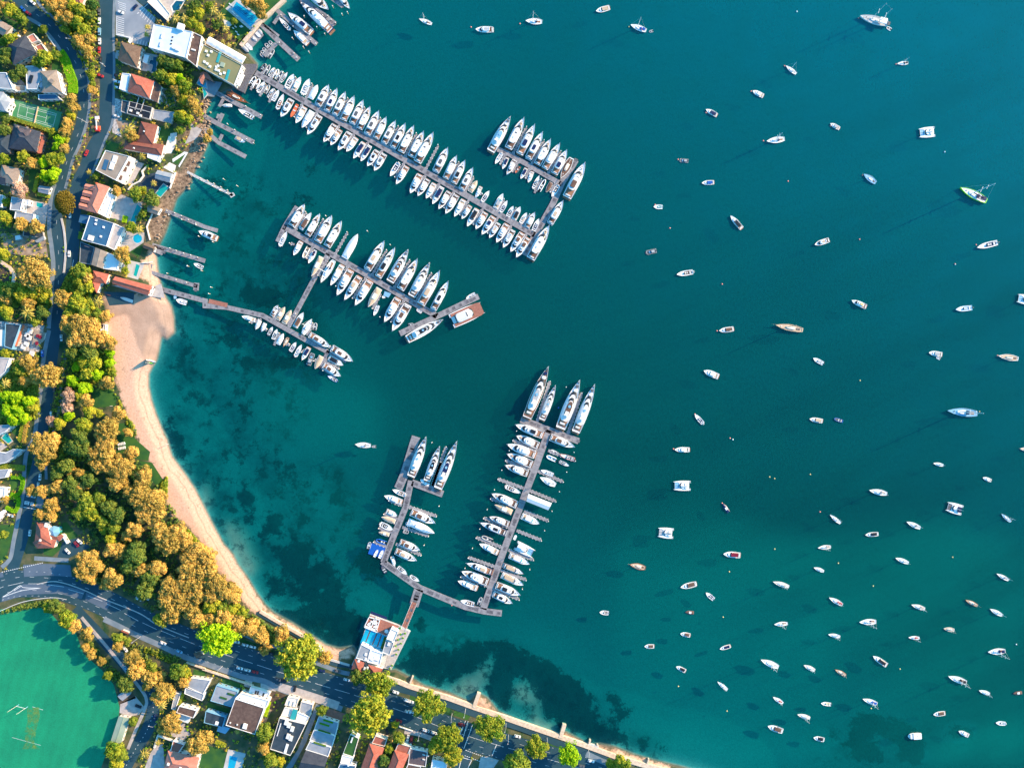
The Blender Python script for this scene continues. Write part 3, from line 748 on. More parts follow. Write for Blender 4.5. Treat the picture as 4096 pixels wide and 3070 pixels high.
        t.hull(hb_long, hm, 'teak' if v == 0 else 'white', .085, .10, .94)
        t.bx('swim_platform', -.54, -.49, -.36, .36, .02, .035, 'teak')
        t.bx('aft_deck', -.46, -.30, -.34, .34, .078, .084, 'teak')
        t.block('main_deckhouse', bullet(-.34, .26, .37, .4), .075, .13, 'white', .88, -.045)
        t.screen(.10, 'black')
        up = t.block('upper_deckhouse', bullet(-.27, .13, .31, .45), .13, .175, 'white', .84, -.04)
        t.screen(.02, 'black')
        t.block('sundeck', bullet(-.22, .05, .23, .45), .175, .19, cm or 'offwhite', .94, 0)
        t.bx('sun_lounger', -.21, -.15, -.16, .16, .19, .203, 'offwhite'); t.disc('spa_pool', -.05, 0, .195, .028, .12, 'paleblue')
        t.bx('aft_seat', -.42, -.38, -.22, .22, .084, .105, 'offwhite')
        t.soft('foredeck_lounge', .25, .31, .20, .085, .10, 'offwhite'); t.soft('tender', .33, .39, .12, .095, .115, 'navy' if v == 0 else 'darkgrey')
        t.bx('anchor_winch', .42, .45, -.06, .06, .098, .115, 'darkgrey')
        mb = MB(); mb.box(-.24, -.215, -.2, .2, .19, .235); mb.tube((-.228, 0, .235), (-.228, 0, .29), .006, .004); t.put('radar_mast', mb, 'white')
    elif kind == 'din':
        t.hull(hb_blunt, hm, CM[c or 'y'], .09, .06, .84)
        t.bx('thwart', -.06, .02, -.38, .38, .08, .095, 'offwhite' if c != 'w' else 'grey')
        t.bx('thwart', -.34, -.27, -.36, .36, .08, .095, 'offwhite' if c != 'w' else 'grey')
    elif kind == 'work':
        mb = MB(); p = [(-.5, -.46), (.38, -.46), (.5, -.32), (.5, .32), (.38, .46), (-.5, .46)]
        mb.loft([zr(scl(p, .95), -.03), zr(p, .08), zr(scl(p, .92), .08), zr(scl(p, .92), .065)], top=False); t.put('hull', mb, 'grey')
        mb = MB(); mb.sheet(scl(p, .92), .066); t.put('deck', mb, 'darkgrey')
        t.soft('wheelhouse', -.30, .0, .26, .066, .2, 'grey'); t.bx('deck_box', .10, .25, -.2, .2, .066, .11, 'paleblue'); t.soft('outboard_motor', -.58, -.49, .07, .02, .13, 'black')
    elif kind == 'house':
        t.hull(hb_blunt, 'white', 'white', .08, .05, .9)
        t.soft('main_roof', -.49, .12, .47, .12, .2, 'white'); t.soft('fore_roof', .13, .34, .36, .11, .17, 'offwhite'); t.bx('roof_hatch', -.2, -.15, -.04, .04, .199, .206, 'darkgrey')
    elif kind == 'clas':      # long wooden yacht, lowered rig, bowsprit
        t.hull(hb_sail, hm, CM[c or 't'], .07, .06, .9)
        t.block('cabin', bullet(-.22, .12, .2, .5), .062, .09, 'cream', .9, 0)
        mb = MB(); mb.tube((.46, 0, .10), (.64, 0, .12), .012, .008); t.put('bowsprit', mb, 'tan')
        t.soft('cockpit', -.40, -.26, .14, .06, .07, 'brown')
        mb = MB(); mb.loft([[(.08 + rx * math.cos(a), ry * math.sin(a), z) for a in [k * math.pi / 3 for k in range(6)]] for z, rx, ry in ((.07, .012, .045), (1.0 if v == 0 else .55, .008, .028))]); t.put('mast', mb, 'varnish' if hc == 'v' else 'tan')
        mb = MB(); mb.tube((.06, 0, .17), (-.42, 0, .15), .022, .014); t.put('boom', mb, 'varnish' if hc == 'v' else 'offwhite')
        t.disc('hatch', .28, 0, .078, .02, .06, 'white')
    return t
LOOK = {'fly': 'flybridge yacht', 'ex': 'cabin cruiser', 'op': 'motorboat', 'rib': 'inflatable boat', 'cov': 'covered boat', 'sail': 'sloop', 'ketch': 'two-masted ketch', 'cat': 'sailing catamaran', 'pcat': 'twin-hulled yacht', 'mega': 'large superyacht', 'din': 'dinghy', 'work': 'work barge', 'house': 'houseboat', 'clas': 'wooden yacht'}
NAME = {'fly': 'motor_yacht', 'ex': 'cabin_cruiser', 'op': 'motorboat', 'rib': 'inflatable_boat', 'cov': 'covered_motorboat', 'sail': 'sailing_boat', 'ketch': 'ketch', 'cat': 'catamaran', 'pcat': 'catamaran_yacht', 'mega': 'superyacht', 'din': 'dinghy', 'work': 'work_barge', 'house': 'houseboat', 'clas': 'wooden_yacht'}
CAT = {'fly': 'motor yacht', 'ex': 'boat', 'op': 'motorboat', 'rib': 'inflatable boat', 'cov': 'boat', 'sail': 'sailing boat', 'ketch': 'sailing boat', 'cat': 'catamaran', 'pcat': 'yacht', 'mega': 'superyacht', 'din': 'dinghy', 'work': 'work boat', 'house': 'houseboat', 'clas': 'sailing boat'}
def look_of(kind, c, hc, v):
    hull = CN[hc] if hc else {'rib': 'grey', 'work': 'grey'}.get(kind, 'white')
    s = f"{hull} {LOOK[kind]}"
    if kind == 'fly': s += f" with {CN[c]} roof" if c else [" with white bimini", " with dark sunroof", " with white hardtop"][v]
    elif kind == 'ex': s += f" with {CN[c] if c else ('white' if v == 2 else 'navy')} {'roof' if v == 2 else 'canopy'}"
    elif kind == 'cov': s = f"{hull} motorboat under {CN[c or 't']} cover"
    elif kind == 'op' and c: s += f" with {CN[c]} cockpit"
    elif kind == 'sail' and c: s += f" with {CN[c]} {'deck' if c in 'tvcp' else 'canvas'}"
    elif kind == 'din' and c: s += f" with {CN[c]} floor"
    return s
HZ = {'fly': 1.0, 'mega': .85, 'ex': .95, 'pcat': .8, 'cat': .85}
def place_boat(t, line, z=0.0):
    w = line.split()
    kind = w[0]; bx, by, sx, sy, bw = map(float, w[1:6])
    c = hc = ''; v = None
    for e in w[6:]:
        if e.isdigit(): v = int(e)
        elif e[0] == 'H': hc = e[1]
        else: c = e
    b = at(src(t, bx, by), z); s = at(src(t, sx, sy), z)
    mid = (b + s) / 2; d = b - s; Lm = d.length
    if v is None:
        v = int(abs(bx * 7 + by * 3)) % (3 if kind in ('fly', 'ex', 'sail', 'cat') else 2)
        if kind == 'fly' and c: v = (0, 1)[v % 2]
        if kind == 'ex' and c in ('w', 'y', 'f'): v = 2
        elif kind == 'ex' and v == 2 and c: v = 1
    tp = template(kind, c, hc, v)
    r = link(NAME[kind], None, None, mid)
    r.rotation_euler = (0, 0, math.atan2(d.y, d.x))
    r.scale = (Lm * .97, bw * K * S, Lm * HZ.get(kind, 1.0))
    made = []
    for name, me, par in tp.parts:
        made.append(link(name, me, r if par is None else made[par]))
    tag(r, None, CAT[kind])
    return r, look_of(kind, c, hc, v), mid, b, s, Lm
ORD = "first second third fourth fifth sixth seventh eighth ninth tenth eleventh twelfth thirteenth fourteenth fifteenth sixteenth seventeenth eighteenth nineteenth twentieth".split()
ORD += ["twenty-" + o for o in ORD[:9]] + ["thirtieth"] + ["thirty-" + o for o in ORD[:9]] + ["fortieth", "forty-first", "forty-second"]
def boats(text):
    t = (0, 0)
    for ln in text.strip().split('\n'):
        for e in ln.split(';'):
            e = e.strip()
            if not e: continue
            if e[0].isdigit(): t = (int(e[0]), int(e[1])); continue
            yield t, e
# ---- piers: a walkway with finger pontoons and piles
def lay(name, label, cat, paths, z=.55, m='deckboard', thick=.5, group=None, rails=False):
    """paths: list of (width in tile pixels, tile points)"""
    r = link(name, None, None, at(tpoly(paths[0][1])[0], 0))
    off = r.location
    for w, ptxt in paths:
        P = [at(p, z) for p in tpoly(ptxt)]
        L, Rr = ribbon(P, w * K * S / 2)
        for q in L + Rr: q.x -= off.x; q.y -= off.y
        mb = MB(); strip(mb, L, Rr, z - thick, z)
        # panel joints and lighter service hatches along the walkway
        jb = mb; rng = random.Random(int(abs(P[0].x * 10)))
        for i in range(len(P) - 1):
            a = Vector((P[i].x - off.x, P[i].y - off.y)); d = Vector((P[i + 1].x - P[i].x, P[i + 1].y - P[i].y)); n_ = d.length; d.normalize(); nn = Vector((-d.y, d.x))
            hw = w * K * S / 2
            k = 1.5
            while k < n_ - 1:
                c = a + d * k
                jb.add([(*(c + nn * hw * .96), z + .012), (*(c - nn * hw * .96), z + .012), (*(c - nn * hw * .96 + d * .14), z + .012), (*(c + nn * hw * .96 + d * .14), z + .012)], [(0, 1, 2, 3)], 1)
                if hw > 1.2 and rng.random() < .38:
                    q = rng.uniform(.35, .62)
                    jb.add([(*(c + d * .5 + nn * hw * q), z + .02), (*(c + d * .5 - nn * hw * q), z + .02), (*(c + d * (.6 + hw) - nn * hw * q), z + .02), (*(c + d * (.6 + hw) + nn * hw * q), z + .02)], [(0, 1, 2, 3)], 1)
                k += rng.uniform(2.0, 2.8)
        mb.obj('walkway', [M[m], M['deckdark']], r)
        if rails:
            for side in (L, Rr):
                mb = MB()
                for i in range(len(side) - 1): mb.tube((*side[i], z + .9), (*side[i + 1], z + .9), .09); 
                for i in range(len(side)): mb.tube((*side[i], z), (*side[i], z + .95), .08)
                mb.obj('handrail', M['white'], r)
    if label: tag(r, label, cat, group)
    return r
def finger(pier, a, b, w=1.5, z=.5, m='deckboard'):
    off = pier.location
    L, Rr = ribbon([a - off, b - off], w / 2)
    mb = MB(); strip(mb, L, Rr, z - .45, z)
    d = (b - a).normalized(); n = Vector((-d.y, d.x, 0))
    ln = (b - a).length
    k = 2.0
    while k < ln - .5:
        for s in (-1, 1):
            c = a - off + d * k + n * s * (w / 2 + .12)
            mb.box(c.x - .22, c.x + .22, c.y - .22, c.y + .22, .12, .62, 1)
        k += 2.6
    mb.obj('finger', [M[m], M['offwhite']], pier)
    pile(pier, b - off + d * .1)
PILE = None
def pile(parent, p, h=3.4, name='pile'):
    global PILE
    if PILE is None:
        mb = MB(); mb.tube((0, 0, -3), (0, 0, 2.9), .26, .24, 8); mb.loft([[(r_ * math.cos(a), r_ * math.sin(a), z) for a in [k * math.pi / 4 for k in range(8)]] for z, r_ in ((2.85, .33), (3.2, .33), (3.5, .12))], mi=1)
        PILE = mb.mesh('pile', M['tan'], M['white'])
    o = link(name, PILE, parent, (p.x, p.y, 0)); o.scale = (1, 1, h / 3.5)
    return o
def row(pier, text, where, group, every=2, first=1, reach=.80, sgn=1):
    """boats lying stern or bow to a pier, counted from the shore; a finger after every second boat"""
    prev = None
    for i, (t, e) in enumerate(boats(text)):
        nof = e.startswith('!')
        r, lk, mid, b, s, Lm = place_boat(t, e.lstrip('!'))
        r['label'] = f"{lk}, {ORD[i]} from the shore on {where}"
        r['group'] = group
        inner, outer = (s, b) if sgn > 0 else (b, s)
        if prev and (i - first) % every == 0 and (inner - prev[0]).length < 22:
            p = (inner + prev[0]) / 2; q = (outer + prev[1]) / 2
            d = (q - p)
            q = p + d * reach; p = p - d.normalized() * 2.5
            p.z = q.z = 0
            finger(pier, p, q)
        prev = (inner, outer)
# ------------------------------------------------------------------ the marina
G = "boats berthed along the marina piers"
pierA = lay('marina_pier', 'longest marina pier, running from the restaurant deck out to a right-angled arm', 'pier',
    [(62, "10:545,785 21:1345,880"), (66, "21:1235,1098 1345,890 1430,740 1540,545 1640,320 1790,70"), (52, "21:1640,335 1060,0 20:945,1610")])
row(pierA, """10;rib 655 690 608 765 45 k Hd;rib 703 703 648 803 42;op 750 730 698 828 40 k;rib 796 748 742 850 42 t Hw;rib 834 768 783 872 42;op 897 778 825 888 36 k Hd;op 962 803 886 952 70 d 1;ex 1038 832 958 988 66 w;op 1132 853 1060 1022 72 y;cov 1220 918 1140 1072 70 w;fly 1342 922 1220 1143 86;fly 1432 962 1320 1208 82 n
fly 1522 998 1405 1248 80;fly 1617 1043 1495 1307 86;fly 1714 1088 1590 1343 86;fly 1787 1157 1670 1402 80;fly 1882 1202 1750 1458 86;fly 1962 1268 1845 1503 80;fly 2062 1308 1930 1553 80;fly 2167 1338 2030 1603 84 k;20;fly 47 1362 -97 1652 86;fly 152 1423 12 1702 88;fly 257 1437 80 1762 96;fly 412 1598 278 1858 90
21;fly 507 27 385 278 80;fly 597 78 470 328 80 k;fly 682 157 555 393 80;cov 727 292 645 418 60 t 1;ex 707 485 767 360 45 w;op 857 402 780 518 50 n;ex 1007 432 920 598 65 y;op 1052 507 980 633 45 n;op 1117 567 1055 683 50 k;ex 1192 572 1120 718 60 k;op 1262 637 1195 753 50 t;fly 1347 636 1260 802 66;op 1392 702 1330 838 50 n""",
    'upper side of longest pier', G)
row(pierA, """10;rib 547 828 490 922 52 k Hw;rib 592 852 535 957 52 b Hw;op 647 882 575 997 50 k;rib 697 917 645 1012 45 t;op 747 952 685 1052 42 b Hd;op 802 972 735 1092 50 y;op 852 1017 785 1177 52 v;fly 823 1272 937 1082 80;din 928 1272 1002 1128 36 o Ho;ex 983 1337 1082 1162 70 w;cov 1048 1387 1162 1202 76 w;fly 1108 1463 1242 1257 76
fly 1283 1543 1407 1352 78;fly 1358 1577 1462 1407 66 t;fly 1438 1633 1562 1437 76;ex 1528 1643 1637 1492 66 w;ex 1603 1718 1717 1542 66 n;ex 1683 1748 1782 1577 60 n;fly 1753 1802 1862 1632 74 k;fly 1828 1852 1937 1668 76;op 1998 1907 2092 1763 60 n;fly 2063 1997 2182 1803 70 w
21;fly 3 438 112 232 80;fly 83 467 197 282 70;ex 173 492 267 327 66 w;ex 243 553 347 367 66 n;fly 308 608 427 417 70;fly 383 658 507 452 76;ex 478 688 582 502 66 w;fly 558 713 652 567 56;ex 616 793 727 602 70 k;fly 708 823 817 642 72;fly 773 883 902 687 76 n;fly 853 918 957 757 60 t;fly 930 968 1047 767 76;fly 1003 1023 1112 832 70 y;fly 1083 1068 1212 862 76 b;fly 1143 1128 1277 917 76 b""",
    'lower side of longest pier', G)
for t, e, lb in (((2, 1), 'fly 1502 780 1297 1145 106 w 2', 'long white motor yacht alongside the end corner of the longest pier'),
                 ((2, 1), 'fly 1652 512 1508 758 82 t 1', 'white motor yacht with tan sunroof lying halfway along the outer arm'),
                 ((2, 1), 'fly 1887 105 1688 484 110 b 0', 'biggest white motor yacht with brown bimini on the outer arm tip')):
    r = place_boat(t, e)[0]; r['label'] = lb; r['group'] = G
row(pierA, """21;op 1527 472 1602 348 50 k;cov 1468 422 1527 313 46 b;rib 1462 278 1390 408 45 k Hw;op 1397 238 1330 378 40 d 1;ex 1274 318 1322 197 46 w;ex 1193 278 1257 162 46 n;rib 1133 217 1187 138 40 o Hd;fly 1043 238 1132 72 56;ex 998 173 1052 47 46 n;op 918 117 990 2 46""",
    'inner side of short crosspier', G)
row(pierA, """21;clas 1623 278 1745 50 84 b Hw 1;20;fly 1692 1622 1553 1884 86 n;fly 1617 1552 1450 1828 86;fly 1517 1507 1370 1784 88;fly 1432 1430 1275 1718 86 n;fly 1347 1350 1180 1674 90 n;fly 1232 1278 1060 1614 96;mega 1090 1260 868 1645 106 p 1""",
    'outer side of short crosspier', G, first=0)
pierB = lay('marina_pier', 'middle marina pier with lattice walkway, ending in a slanting head', 'pier',
    [(62, "11:845,785 1030,895 1300,1050 1700,1280 2100,1520 22:290,98"), (46, "11:990,570 855,790 780,950"), (50, "11:1330,1080 1160,1380 12:905,200"), (62, "22:-110,285 335,78 21:740,1540")])
row(pierB, """11;fly 1082 550 938 790 90 w 2;ex 1152 637 1038 820 62 b;fly 1247 652 1108 890 76;fly 1377 672 1218 960 96;fly 1482 732 1318 1010 90 w 2;cov 1657 867 1508 1135 86 w;fly 1942 947 1753 1257 96 t;fly 2057 1017 1868 1340 86 k;mega 2202 1032 1998 1390 106 1 b
21;fly 87 1137 -104 1473 96 w 2;mega 222 1171 18 1546 102 1;fly 327 1266 118 1634 100 t;fly 418 1376 253 1684 82 k""", 'upper side of middle pier', G)
row(pierB, """11;op 887 842 813 995 52 1;ex 958 1103 1042 952 60 w;rib 1058 1132 1122 1007 50 t Hc;sail 1118 1190 1197 1042 56 n;cov 1153 1330 1262 1112 62 t;sail 1252 1400 1398 1152 76;ex 1358 1428 1487 1207 70 w;fly 1428 1538 1577 1262 90;fly 1508 1588 1672 1332 80 t;fly 1623 1645 1787 1377 90;cov 1763 1660 1887 1452 76 t 1;op 1822 1752 1872 1638 42;fly 1938 1824 2087 1566 90;fly 2023 1920 2192 1636 100 b""",
    'lower side of middle pier', G)
for t, e, lb, g in (((2, 2), 'pcat 792 2 445 157 165', 'wide twin-hulled yacht with red teak decks at the middle pier head', G),
    ((2, 2), 'mega 368 132 -32 353 106 k 1', 'white superyacht lying below the slanting head of the middle pier', G),
    ((2, 1), 'op 603 1567 706 1513 42', 'small open motorboat at the outer tip of the slanting pier head', G),
    ((2, 2), 'din 72 22 128 58 36 y', 'small grey dinghy beside the joint of the slanting pier head', G),
    ((2, 2), 'rib 42 186 -18 194 34', 'small inflatable beside the white superyacht below the middle pier head', G),
    ((1, 1), 'rib 1102 645 1050 712 34 b', 'small brown-floored inflatable tied between the first two middle pier yachts', G),
    ((1, 1), 'din 1910 1550 1945 1545 28 w', 'tiny white dinghy beside the blue jet ski float', G)):
    r = place_boat(t, e)[0]; r['label'] = lb; r['group'] = g
pierC = lay('marina_pier', 'lower marina pier curving out past the beach from the red boatshed', 'pier',
    [(52, "01:1650,1440 2212,1588 12:0,-15 230,2 620,90 860,225 1080,350 1320,480"), (40, "12:1335,470 1235,655"), (26, "12:1225,635 1410,755"), (26, "12:1320,480 1520,590")])
mb = MB(); L_, R_ = ribbon([T((1, 1), 40, 1590, .6) - pierC.location, T((1, 1), 240, 1637, .6) - pierC.location], 1.5); strip(mb, L_, R_, .5, .62); mb.obj('gangway', M['redwood'], pierC)
row(pierC, """12;fly 792 -22 722 100 56 b;cov 867 -4 783 140 62 t;cov 937 30 853 180 62 t;ex 1067 56 973 220 66 b;sail 1157 126 1058 296 70;rib 1197 167 1180 250 45;fly 1358 434 1132 296 76 b;fly 1603 588 1372 440 86 b""", 'upper side of lower pier', G)
row(pierC, """12;ex 398 98 548 142 50 w;cov 548 243 597 142 50 c 1;cov 613 268 652 172 46 f;op 737 207 684 304 42 k Hn;op 782 236 738 348 46 k;cov 852 282 788 404 56 w 1;clas 848 425 902 326 46 t Hv 1;op 987 377 923 478 46 n;op 1047 402 978 530 46;ex 1048 574 1127 436 56 n;work 1167 496 1118 625 56;cov 1188 668 1262 526 62 t;ex 1498 628 1336 542 66 k;fly 1473 748 1280 622 76 b;op 1322 738 1433 798 40 k Hu""", 'lower side of lower pier', G)
pierD = lay('marina_pier', 'right-hand lower marina pier with rows of finger berths on both sides', 'pier',
    [(72, "22:1500,1325 1385,1640 23:1370,30 1150,600 1000,1000 790,1600"), (68, "22:1195,1212 1340,1262 1500,1325 1820,1445"), (66, "13:1910,1085 2212,1300 23:100,1370 400,1495 600,1575 800,1622 990,1645"), (100, "23:95,1385 40,1565")])
row(pierD, """22;fly 1133 1263 1433 1380 86 k;fly 1143 1383 1388 1493 86 w 2;fly 1043 1473 1353 1594 92 w;fly 1043 1578 1318 1694 90;23;fly 1022 43 1273 138 80 w 2;op 1198 347 1033 273 52 b;fly 878 348 1158 473 86;cov 903 468 1108 558 76 t Hn;fly 853 598 1068 678 66 w 2;fly 748 657 1038 778 80 k Hn;rib 768 813 893 863 46;ex 746 888 953 988 70 w;fly 603 1093 888 1198 80 t Hn;fly 553 1183 843 1303 92 w 2;ex 513 1288 728 1373 70 w""",
    'left side of finger berths', G, 99, 98)
row(pierD, """22;fly 1778 1507 1512 1398 82 b;op 1498 1543 1583 1577 45 w;op 1613 1587 1778 1642 46 d Ho;rib 1468 1603 1578 1652 46 p Hw;23;op 1723 57 1608 3 42 d Hn;op 1408 98 1548 152 46 y;sail 1398 173 1573 262 72;ex 1398 677 1203 588 76 w;din 1147 797 1123 852 30 w;cat 1338 1003 1138 902 106;ex 1293 1112 1068 1013 70 w;ex 1233 1217 1008 1123 66 t Hb;ex 1228 1337 988 1223 76 t;fly 1193 1442 928 1333 86 k;fly 1108 1532 898 1428 76 k""",
    'right side of finger berths', G, 99, 98, sgn=-1)
for a in ("22:1490,1545 1780,1655", "23:1380,110 1650,225", "23:1290,320 1570,435", "23:1230,540 1490,645", "23:1150,750 1415,855", "23:1060,960 1330,1065", "23:980,1180 1250,1280", "23:900,1380 1175,1490", "22:1370,1240 1508,800", "22:1700,1375 1850,925",
          "22:1390,1545 1110,1435", "23:1310,90 1030,-5", "23:1225,295 950,195", "23:1150,505 870,405", "23:1075,720 795,615", "23:1000,935 715,825", "23:915,1140 630,1040", "23:840,1350 550,1245"):
    q = [at(p) for p in tpoly(a)]
    finger(pierD, q[0], q[1], 2.0)
for t, e, lb in (((2, 2), 'mega 1497 628 1258 1197 118 0 y', 'longest superyacht, teak-decked, leftmost at the head of the finger berths'),
                 ((2, 2), 'mega 1573 830 1420 1218 82 1 y Hw', 'slimmer superyacht squeezed right of the teak-decked longest superyacht'),
                 ((2, 2), 'mega 1833 774 1618 1312 126 b 1', 'broad white superyacht with brown sundeck at the finger berths head'),
                 ((2, 2), 'mega 1993 820 1782 1352 106 w 1', 'all-white superyacht, rightmost at the head of the finger berths'),
                 ((2, 3), 'op 543 1503 693 1548 56 b 0', 'white motorboat nosed against the curved bottom walkway'),
                 ((2, 3), 'rib 772 1467 738 1555 42', 'small inflatable tucked beside the foot of the finger berths')):
    r = place_boat(t, e)[0]; r['label'] = lb; r['group'] = G
gw = lay('gangway', 'red-planked gangway bridge with white rails from baths to marina', 'gangway', [(56, "23:48,1530 14:2140,165")], 1.6, 'redwood', .25, rails=True)
pierE = lay('marina_pier', 'left-hand lower marina pier with a broad pontoon and three superyachts', 'pier',
    [(66, "23:10,215 13:2165,500 2040,800 1925,1095"), (72, "23:20,235 355,360"), (92, "22:65,1395 13:2150,150 2085,300")])
row(pierE, """13;rib 1843 850 1962 888 46 k Hu;cov 1873 768 1992 797 46 t;op 2032 743 1893 677 62 k;cov 1903 603 2058 657 56 t;ex 2078 593 1958 537 56 f;ex 1933 373 2128 443 66 w;op 2023 308 2163 368 52 b""", 'left side of left-hand pier', G, 99, 98)
row(pierE, """23;fly 77 1073 -154 966 80 t;fly 113 963 -108 872 80 b;din -10 772 -72 758 36 k;sail 15 710 -45 665 46 n;cov 273 778 -24 648 86 w;fly 278 668 12 546 90 b""", 'right side of left-hand pier', G, 99, 98, sgn=-1)
for a in ("13:2185,490 23:285,595", "13:2130,715 23:200,808", "13:2060,895 23:120,1015", "13:2125,480 1990,425", "13:2075,625 1935,570", "13:2020,775 1880,722", "13:1960,925 1825,870", "23:235,290 335,10", "23:240,270 22:392,1505"):
    q = [at(p) for p in tpoly(a)]
    finger(pierE, q[0], q[1], 2.0)
for t, e, lb in (((2, 2), 'mega 182 1384 12 1828 104 w 1', 'leftmost superyacht of the three beside the broad pontoon'),
                 ((2, 2), 'mega 327 1486 182 1876 88 k 1', 'middle and smallest superyacht of the three by the broad pontoon'),
                 ((2, 2), 'mega 514 1430 302 1958 108 n 1', 'rightmost superyacht of the three, with navy sundeck'),
                 ((2, 3), 'din 112 200 208 262 40 w', 'white tender dinghy floating at the sterns of the three superyachts'),
                 ((1, 3), 'ex 2050 1138 2018 1028 42 w', 'small white cruiser inside the corner of the left-hand pier'),
                 ((1, 3), 'op 2183 1223 2082 1142 46 k', 'small dark-cockpit motorboat by the bottom curve of the walkway'),
                 ((1, 3), 'din 1908 1126 1955 1210 42 d Hn', 'navy rowing boat outside the corner of the left-hand pier'),
                 ((1, 3), 'rib 1782 872 1763 950 42 y', 'grey inflatable at the outer edge of the blue float'),
                 ((2, 3), 'op 103 1298 5 1240 42 k', 'small open motorboat inside the bottom walkway bend')):
    r = place_boat(t, e)[0]; r['label'] = lb; r['group'] = G
# blue plastic float with two sailboards' hulls drawn up on it
mb = MB(); q = [at(p) for p in tpoly("13:1800,885 1955,930 1915,1050 1760,1000")]; c = sum(q, Vector()) / 4
mb.prism([p - c for p in q], .05, .45); fl = mb.obj('dock_float', M['blue'], None, c); tag(fl, 'bright blue plastic drive-on float beside the left-hand pier', 'float')
for e, lb in (('din 1868 955 1826 1036 30 w', 'left white dinghy hull lying on the blue float'), ('din 1923 960 1882 1050 34 w', 'right white dinghy hull lying on the blue float')):
    r = place_boat((1, 3), e, .45)[0]; r['label'] = lb; r['group'] = 'dinghies on the blue float'
mb = MB(); q = [at(p) for p in tpoly("11:1940,1485 2010,1510 1980,1555 1925,1530")]; c = sum(q, Vector()) / 4
mb.prism([p - c for p in q], .05, .4); fl = mb.obj('dock_float', M['paleblue'], None, c); tag(fl, 'pale blue jet ski float by the middle pier', 'float')
# white fabric boat shelter over one berth
q = [at(p, 4.5) for p in tpoly("23:1280,357 1530,457 1492,533 1255,437")]; c = sum(q, Vector()) / 4; c.z = 0
bs = link('boat_shelter', None, None, c); mb = MB()
l = [p - c for p in q]; up = Vector((0, 0, .9)); ra = (l[0] + l[3]) / 2 + up; rb = (l[1] + l[2]) / 2 + up
mb.add([l[0], l[1], rb, ra, l[3], l[2]], [(0, 1, 2, 3), (3, 2, 5, 4)]); mb.add([p - Vector((0, 0, .5)) for p in l] + l, [(0, 1, 5, 4), (1, 2, 6, 5), (2, 3, 7, 6), (3, 0, 4, 7)]); mb.obj('roof', M['roofwhite'], bs)
for p in l:
    mb = MB(); mb.tube((p.x * .95, p.y * .95, -1.5), (p.x * .95, p.y * .95, 4.0), .12); mb.obj('post', M['metal'], bs)
tag(bs, 'white ridged roof shelter covering a berth on the finger berths', 'boat shelter')
# ------------------------------------------------------------------ jetties and craft by the shore
J = 'jetties along the shore'
jet = {}
for k, lb, paths in (
    ('a', 'clipped jetty at the upper frame edge between the big yachts', [(60, "10:1030,-30 1400,262")]),
    ('b', 'short jetty stub rightmost at the upper frame edge', [(45, "10:1370,-20 1490,70")]),
    ('c', 'narrow red-ended jetty below the swimming pool lawn, with a side arm', [(45, "10:728,70 1205,478"), (34, "10:805,165 740,255")]),
    ('d', 'stone-grey jetty with dinghy racks beside the restaurant', [(56, "10:585,240 790,440 1010,645"), (30, "10:595,240 795,390"), (95, "10:600,345 420,540"), (40, "10:770,470 640,605")]),
    ('e', 'jetty with the varnished wooden yacht alongside', [(48, "10:120,1000 612,1262"), (32, "10:200,1065 152,1150")]),
    ('f', 'red-footed jetty second below the restaurant deck', [(48, "10:-10,1250 110,1320 525,1535"), (40, "10:190,1225 152,1310"), (30, "10:148,1230 133,1278")]),
    ('g', 'bent jetty third below the restaurant deck', [(46, "10:-20,1390 150,1540 11:440,35"), (34, "10:185,1450 152,1520")]),
    ('h', 'thin pile jetty ending in a cross piece', [(28, "01:1890,132 2212,298 11:300,452"), (50, "11:282,430 302,465")]),
    ('i', 'jetty from the small gabled boathouse with a cruiser at its end', [(42, "01:1725,588 2212,792 11:135,832")]),
    ('j', 'jetty leading out from the brown-roofed boathouse', [(46, "01:1640,985 1800,1035 2212,1158"), (74, "01:1650,1020 1760,1062")]),
    ('k', 'jetty with a square landing above the red boatshed', [(40, "01:1610,1275 2130,1432"), (56, "01:2120,1395 2112,1475"), (100, "01:1520,1215 1635,1245")])):
    jet[k] = lay('jetty', lb, 'jetty', paths, .9, 'deckboard' if k not in 'h' else 'concrete', .35, J)
for k, pts in (('a', "10:1270,165 1325,170 1360,210 1405,245"), ('c', "10:820,160 950,285 1080,345 1140,430 1195,470"), ('e', "10:440,1145 600,1240"), ('f', "10:240,1335 320,1400 450,1500 520,1540"),
               ('h', "01:2050,215 2160,265 11:25,290 80,350 95,322 160,395 170,360 230,425 240,395"), ('i', "01:1800,615 1885,640 1955,670 2030,712 2110,755 1820,658 1960,710 2115,770"), ('j', "01:1830,1020 1900,1045 1980,1075 2055,1095 2130,1120"), ('k', "01:1800,1290 1900,1360 2010,1390"), ('d', "10:800,460 960,575 990,620")):
    for p in tpoly(pts): pile(jet[k], at(p, 2) - jet[k].location, 2.6)
for i, p in enumerate(tpoly("10:1375,65 1475,148 1535,130 1068,172 1205,290 1290,362 940,407 1058,503 1118,555 11:197,272 342,345 60,1440 38,1510 1300,668 1748,833 1995,980 80,950 12:1270,683 1885,105 22:1685,863 1070,1547 1150,1336 235,1460 1770,1565 23:990,102 910,314 832,526 752,737 672,946 592,1160 312,490 150,912 1690,123 1612,334 1532,545 1452,754 1292,1175 1212,1385 01:2020,1212 2140,890 2170,1260")):
    o = pile(None, at(p, 3), 3.6, 'mooring_pile'); tag(o, None, 'mooring pile', 'white-capped mooring piles standing in the water'); pend(o, 'white-capped mooring pile', o.location, 'pile')
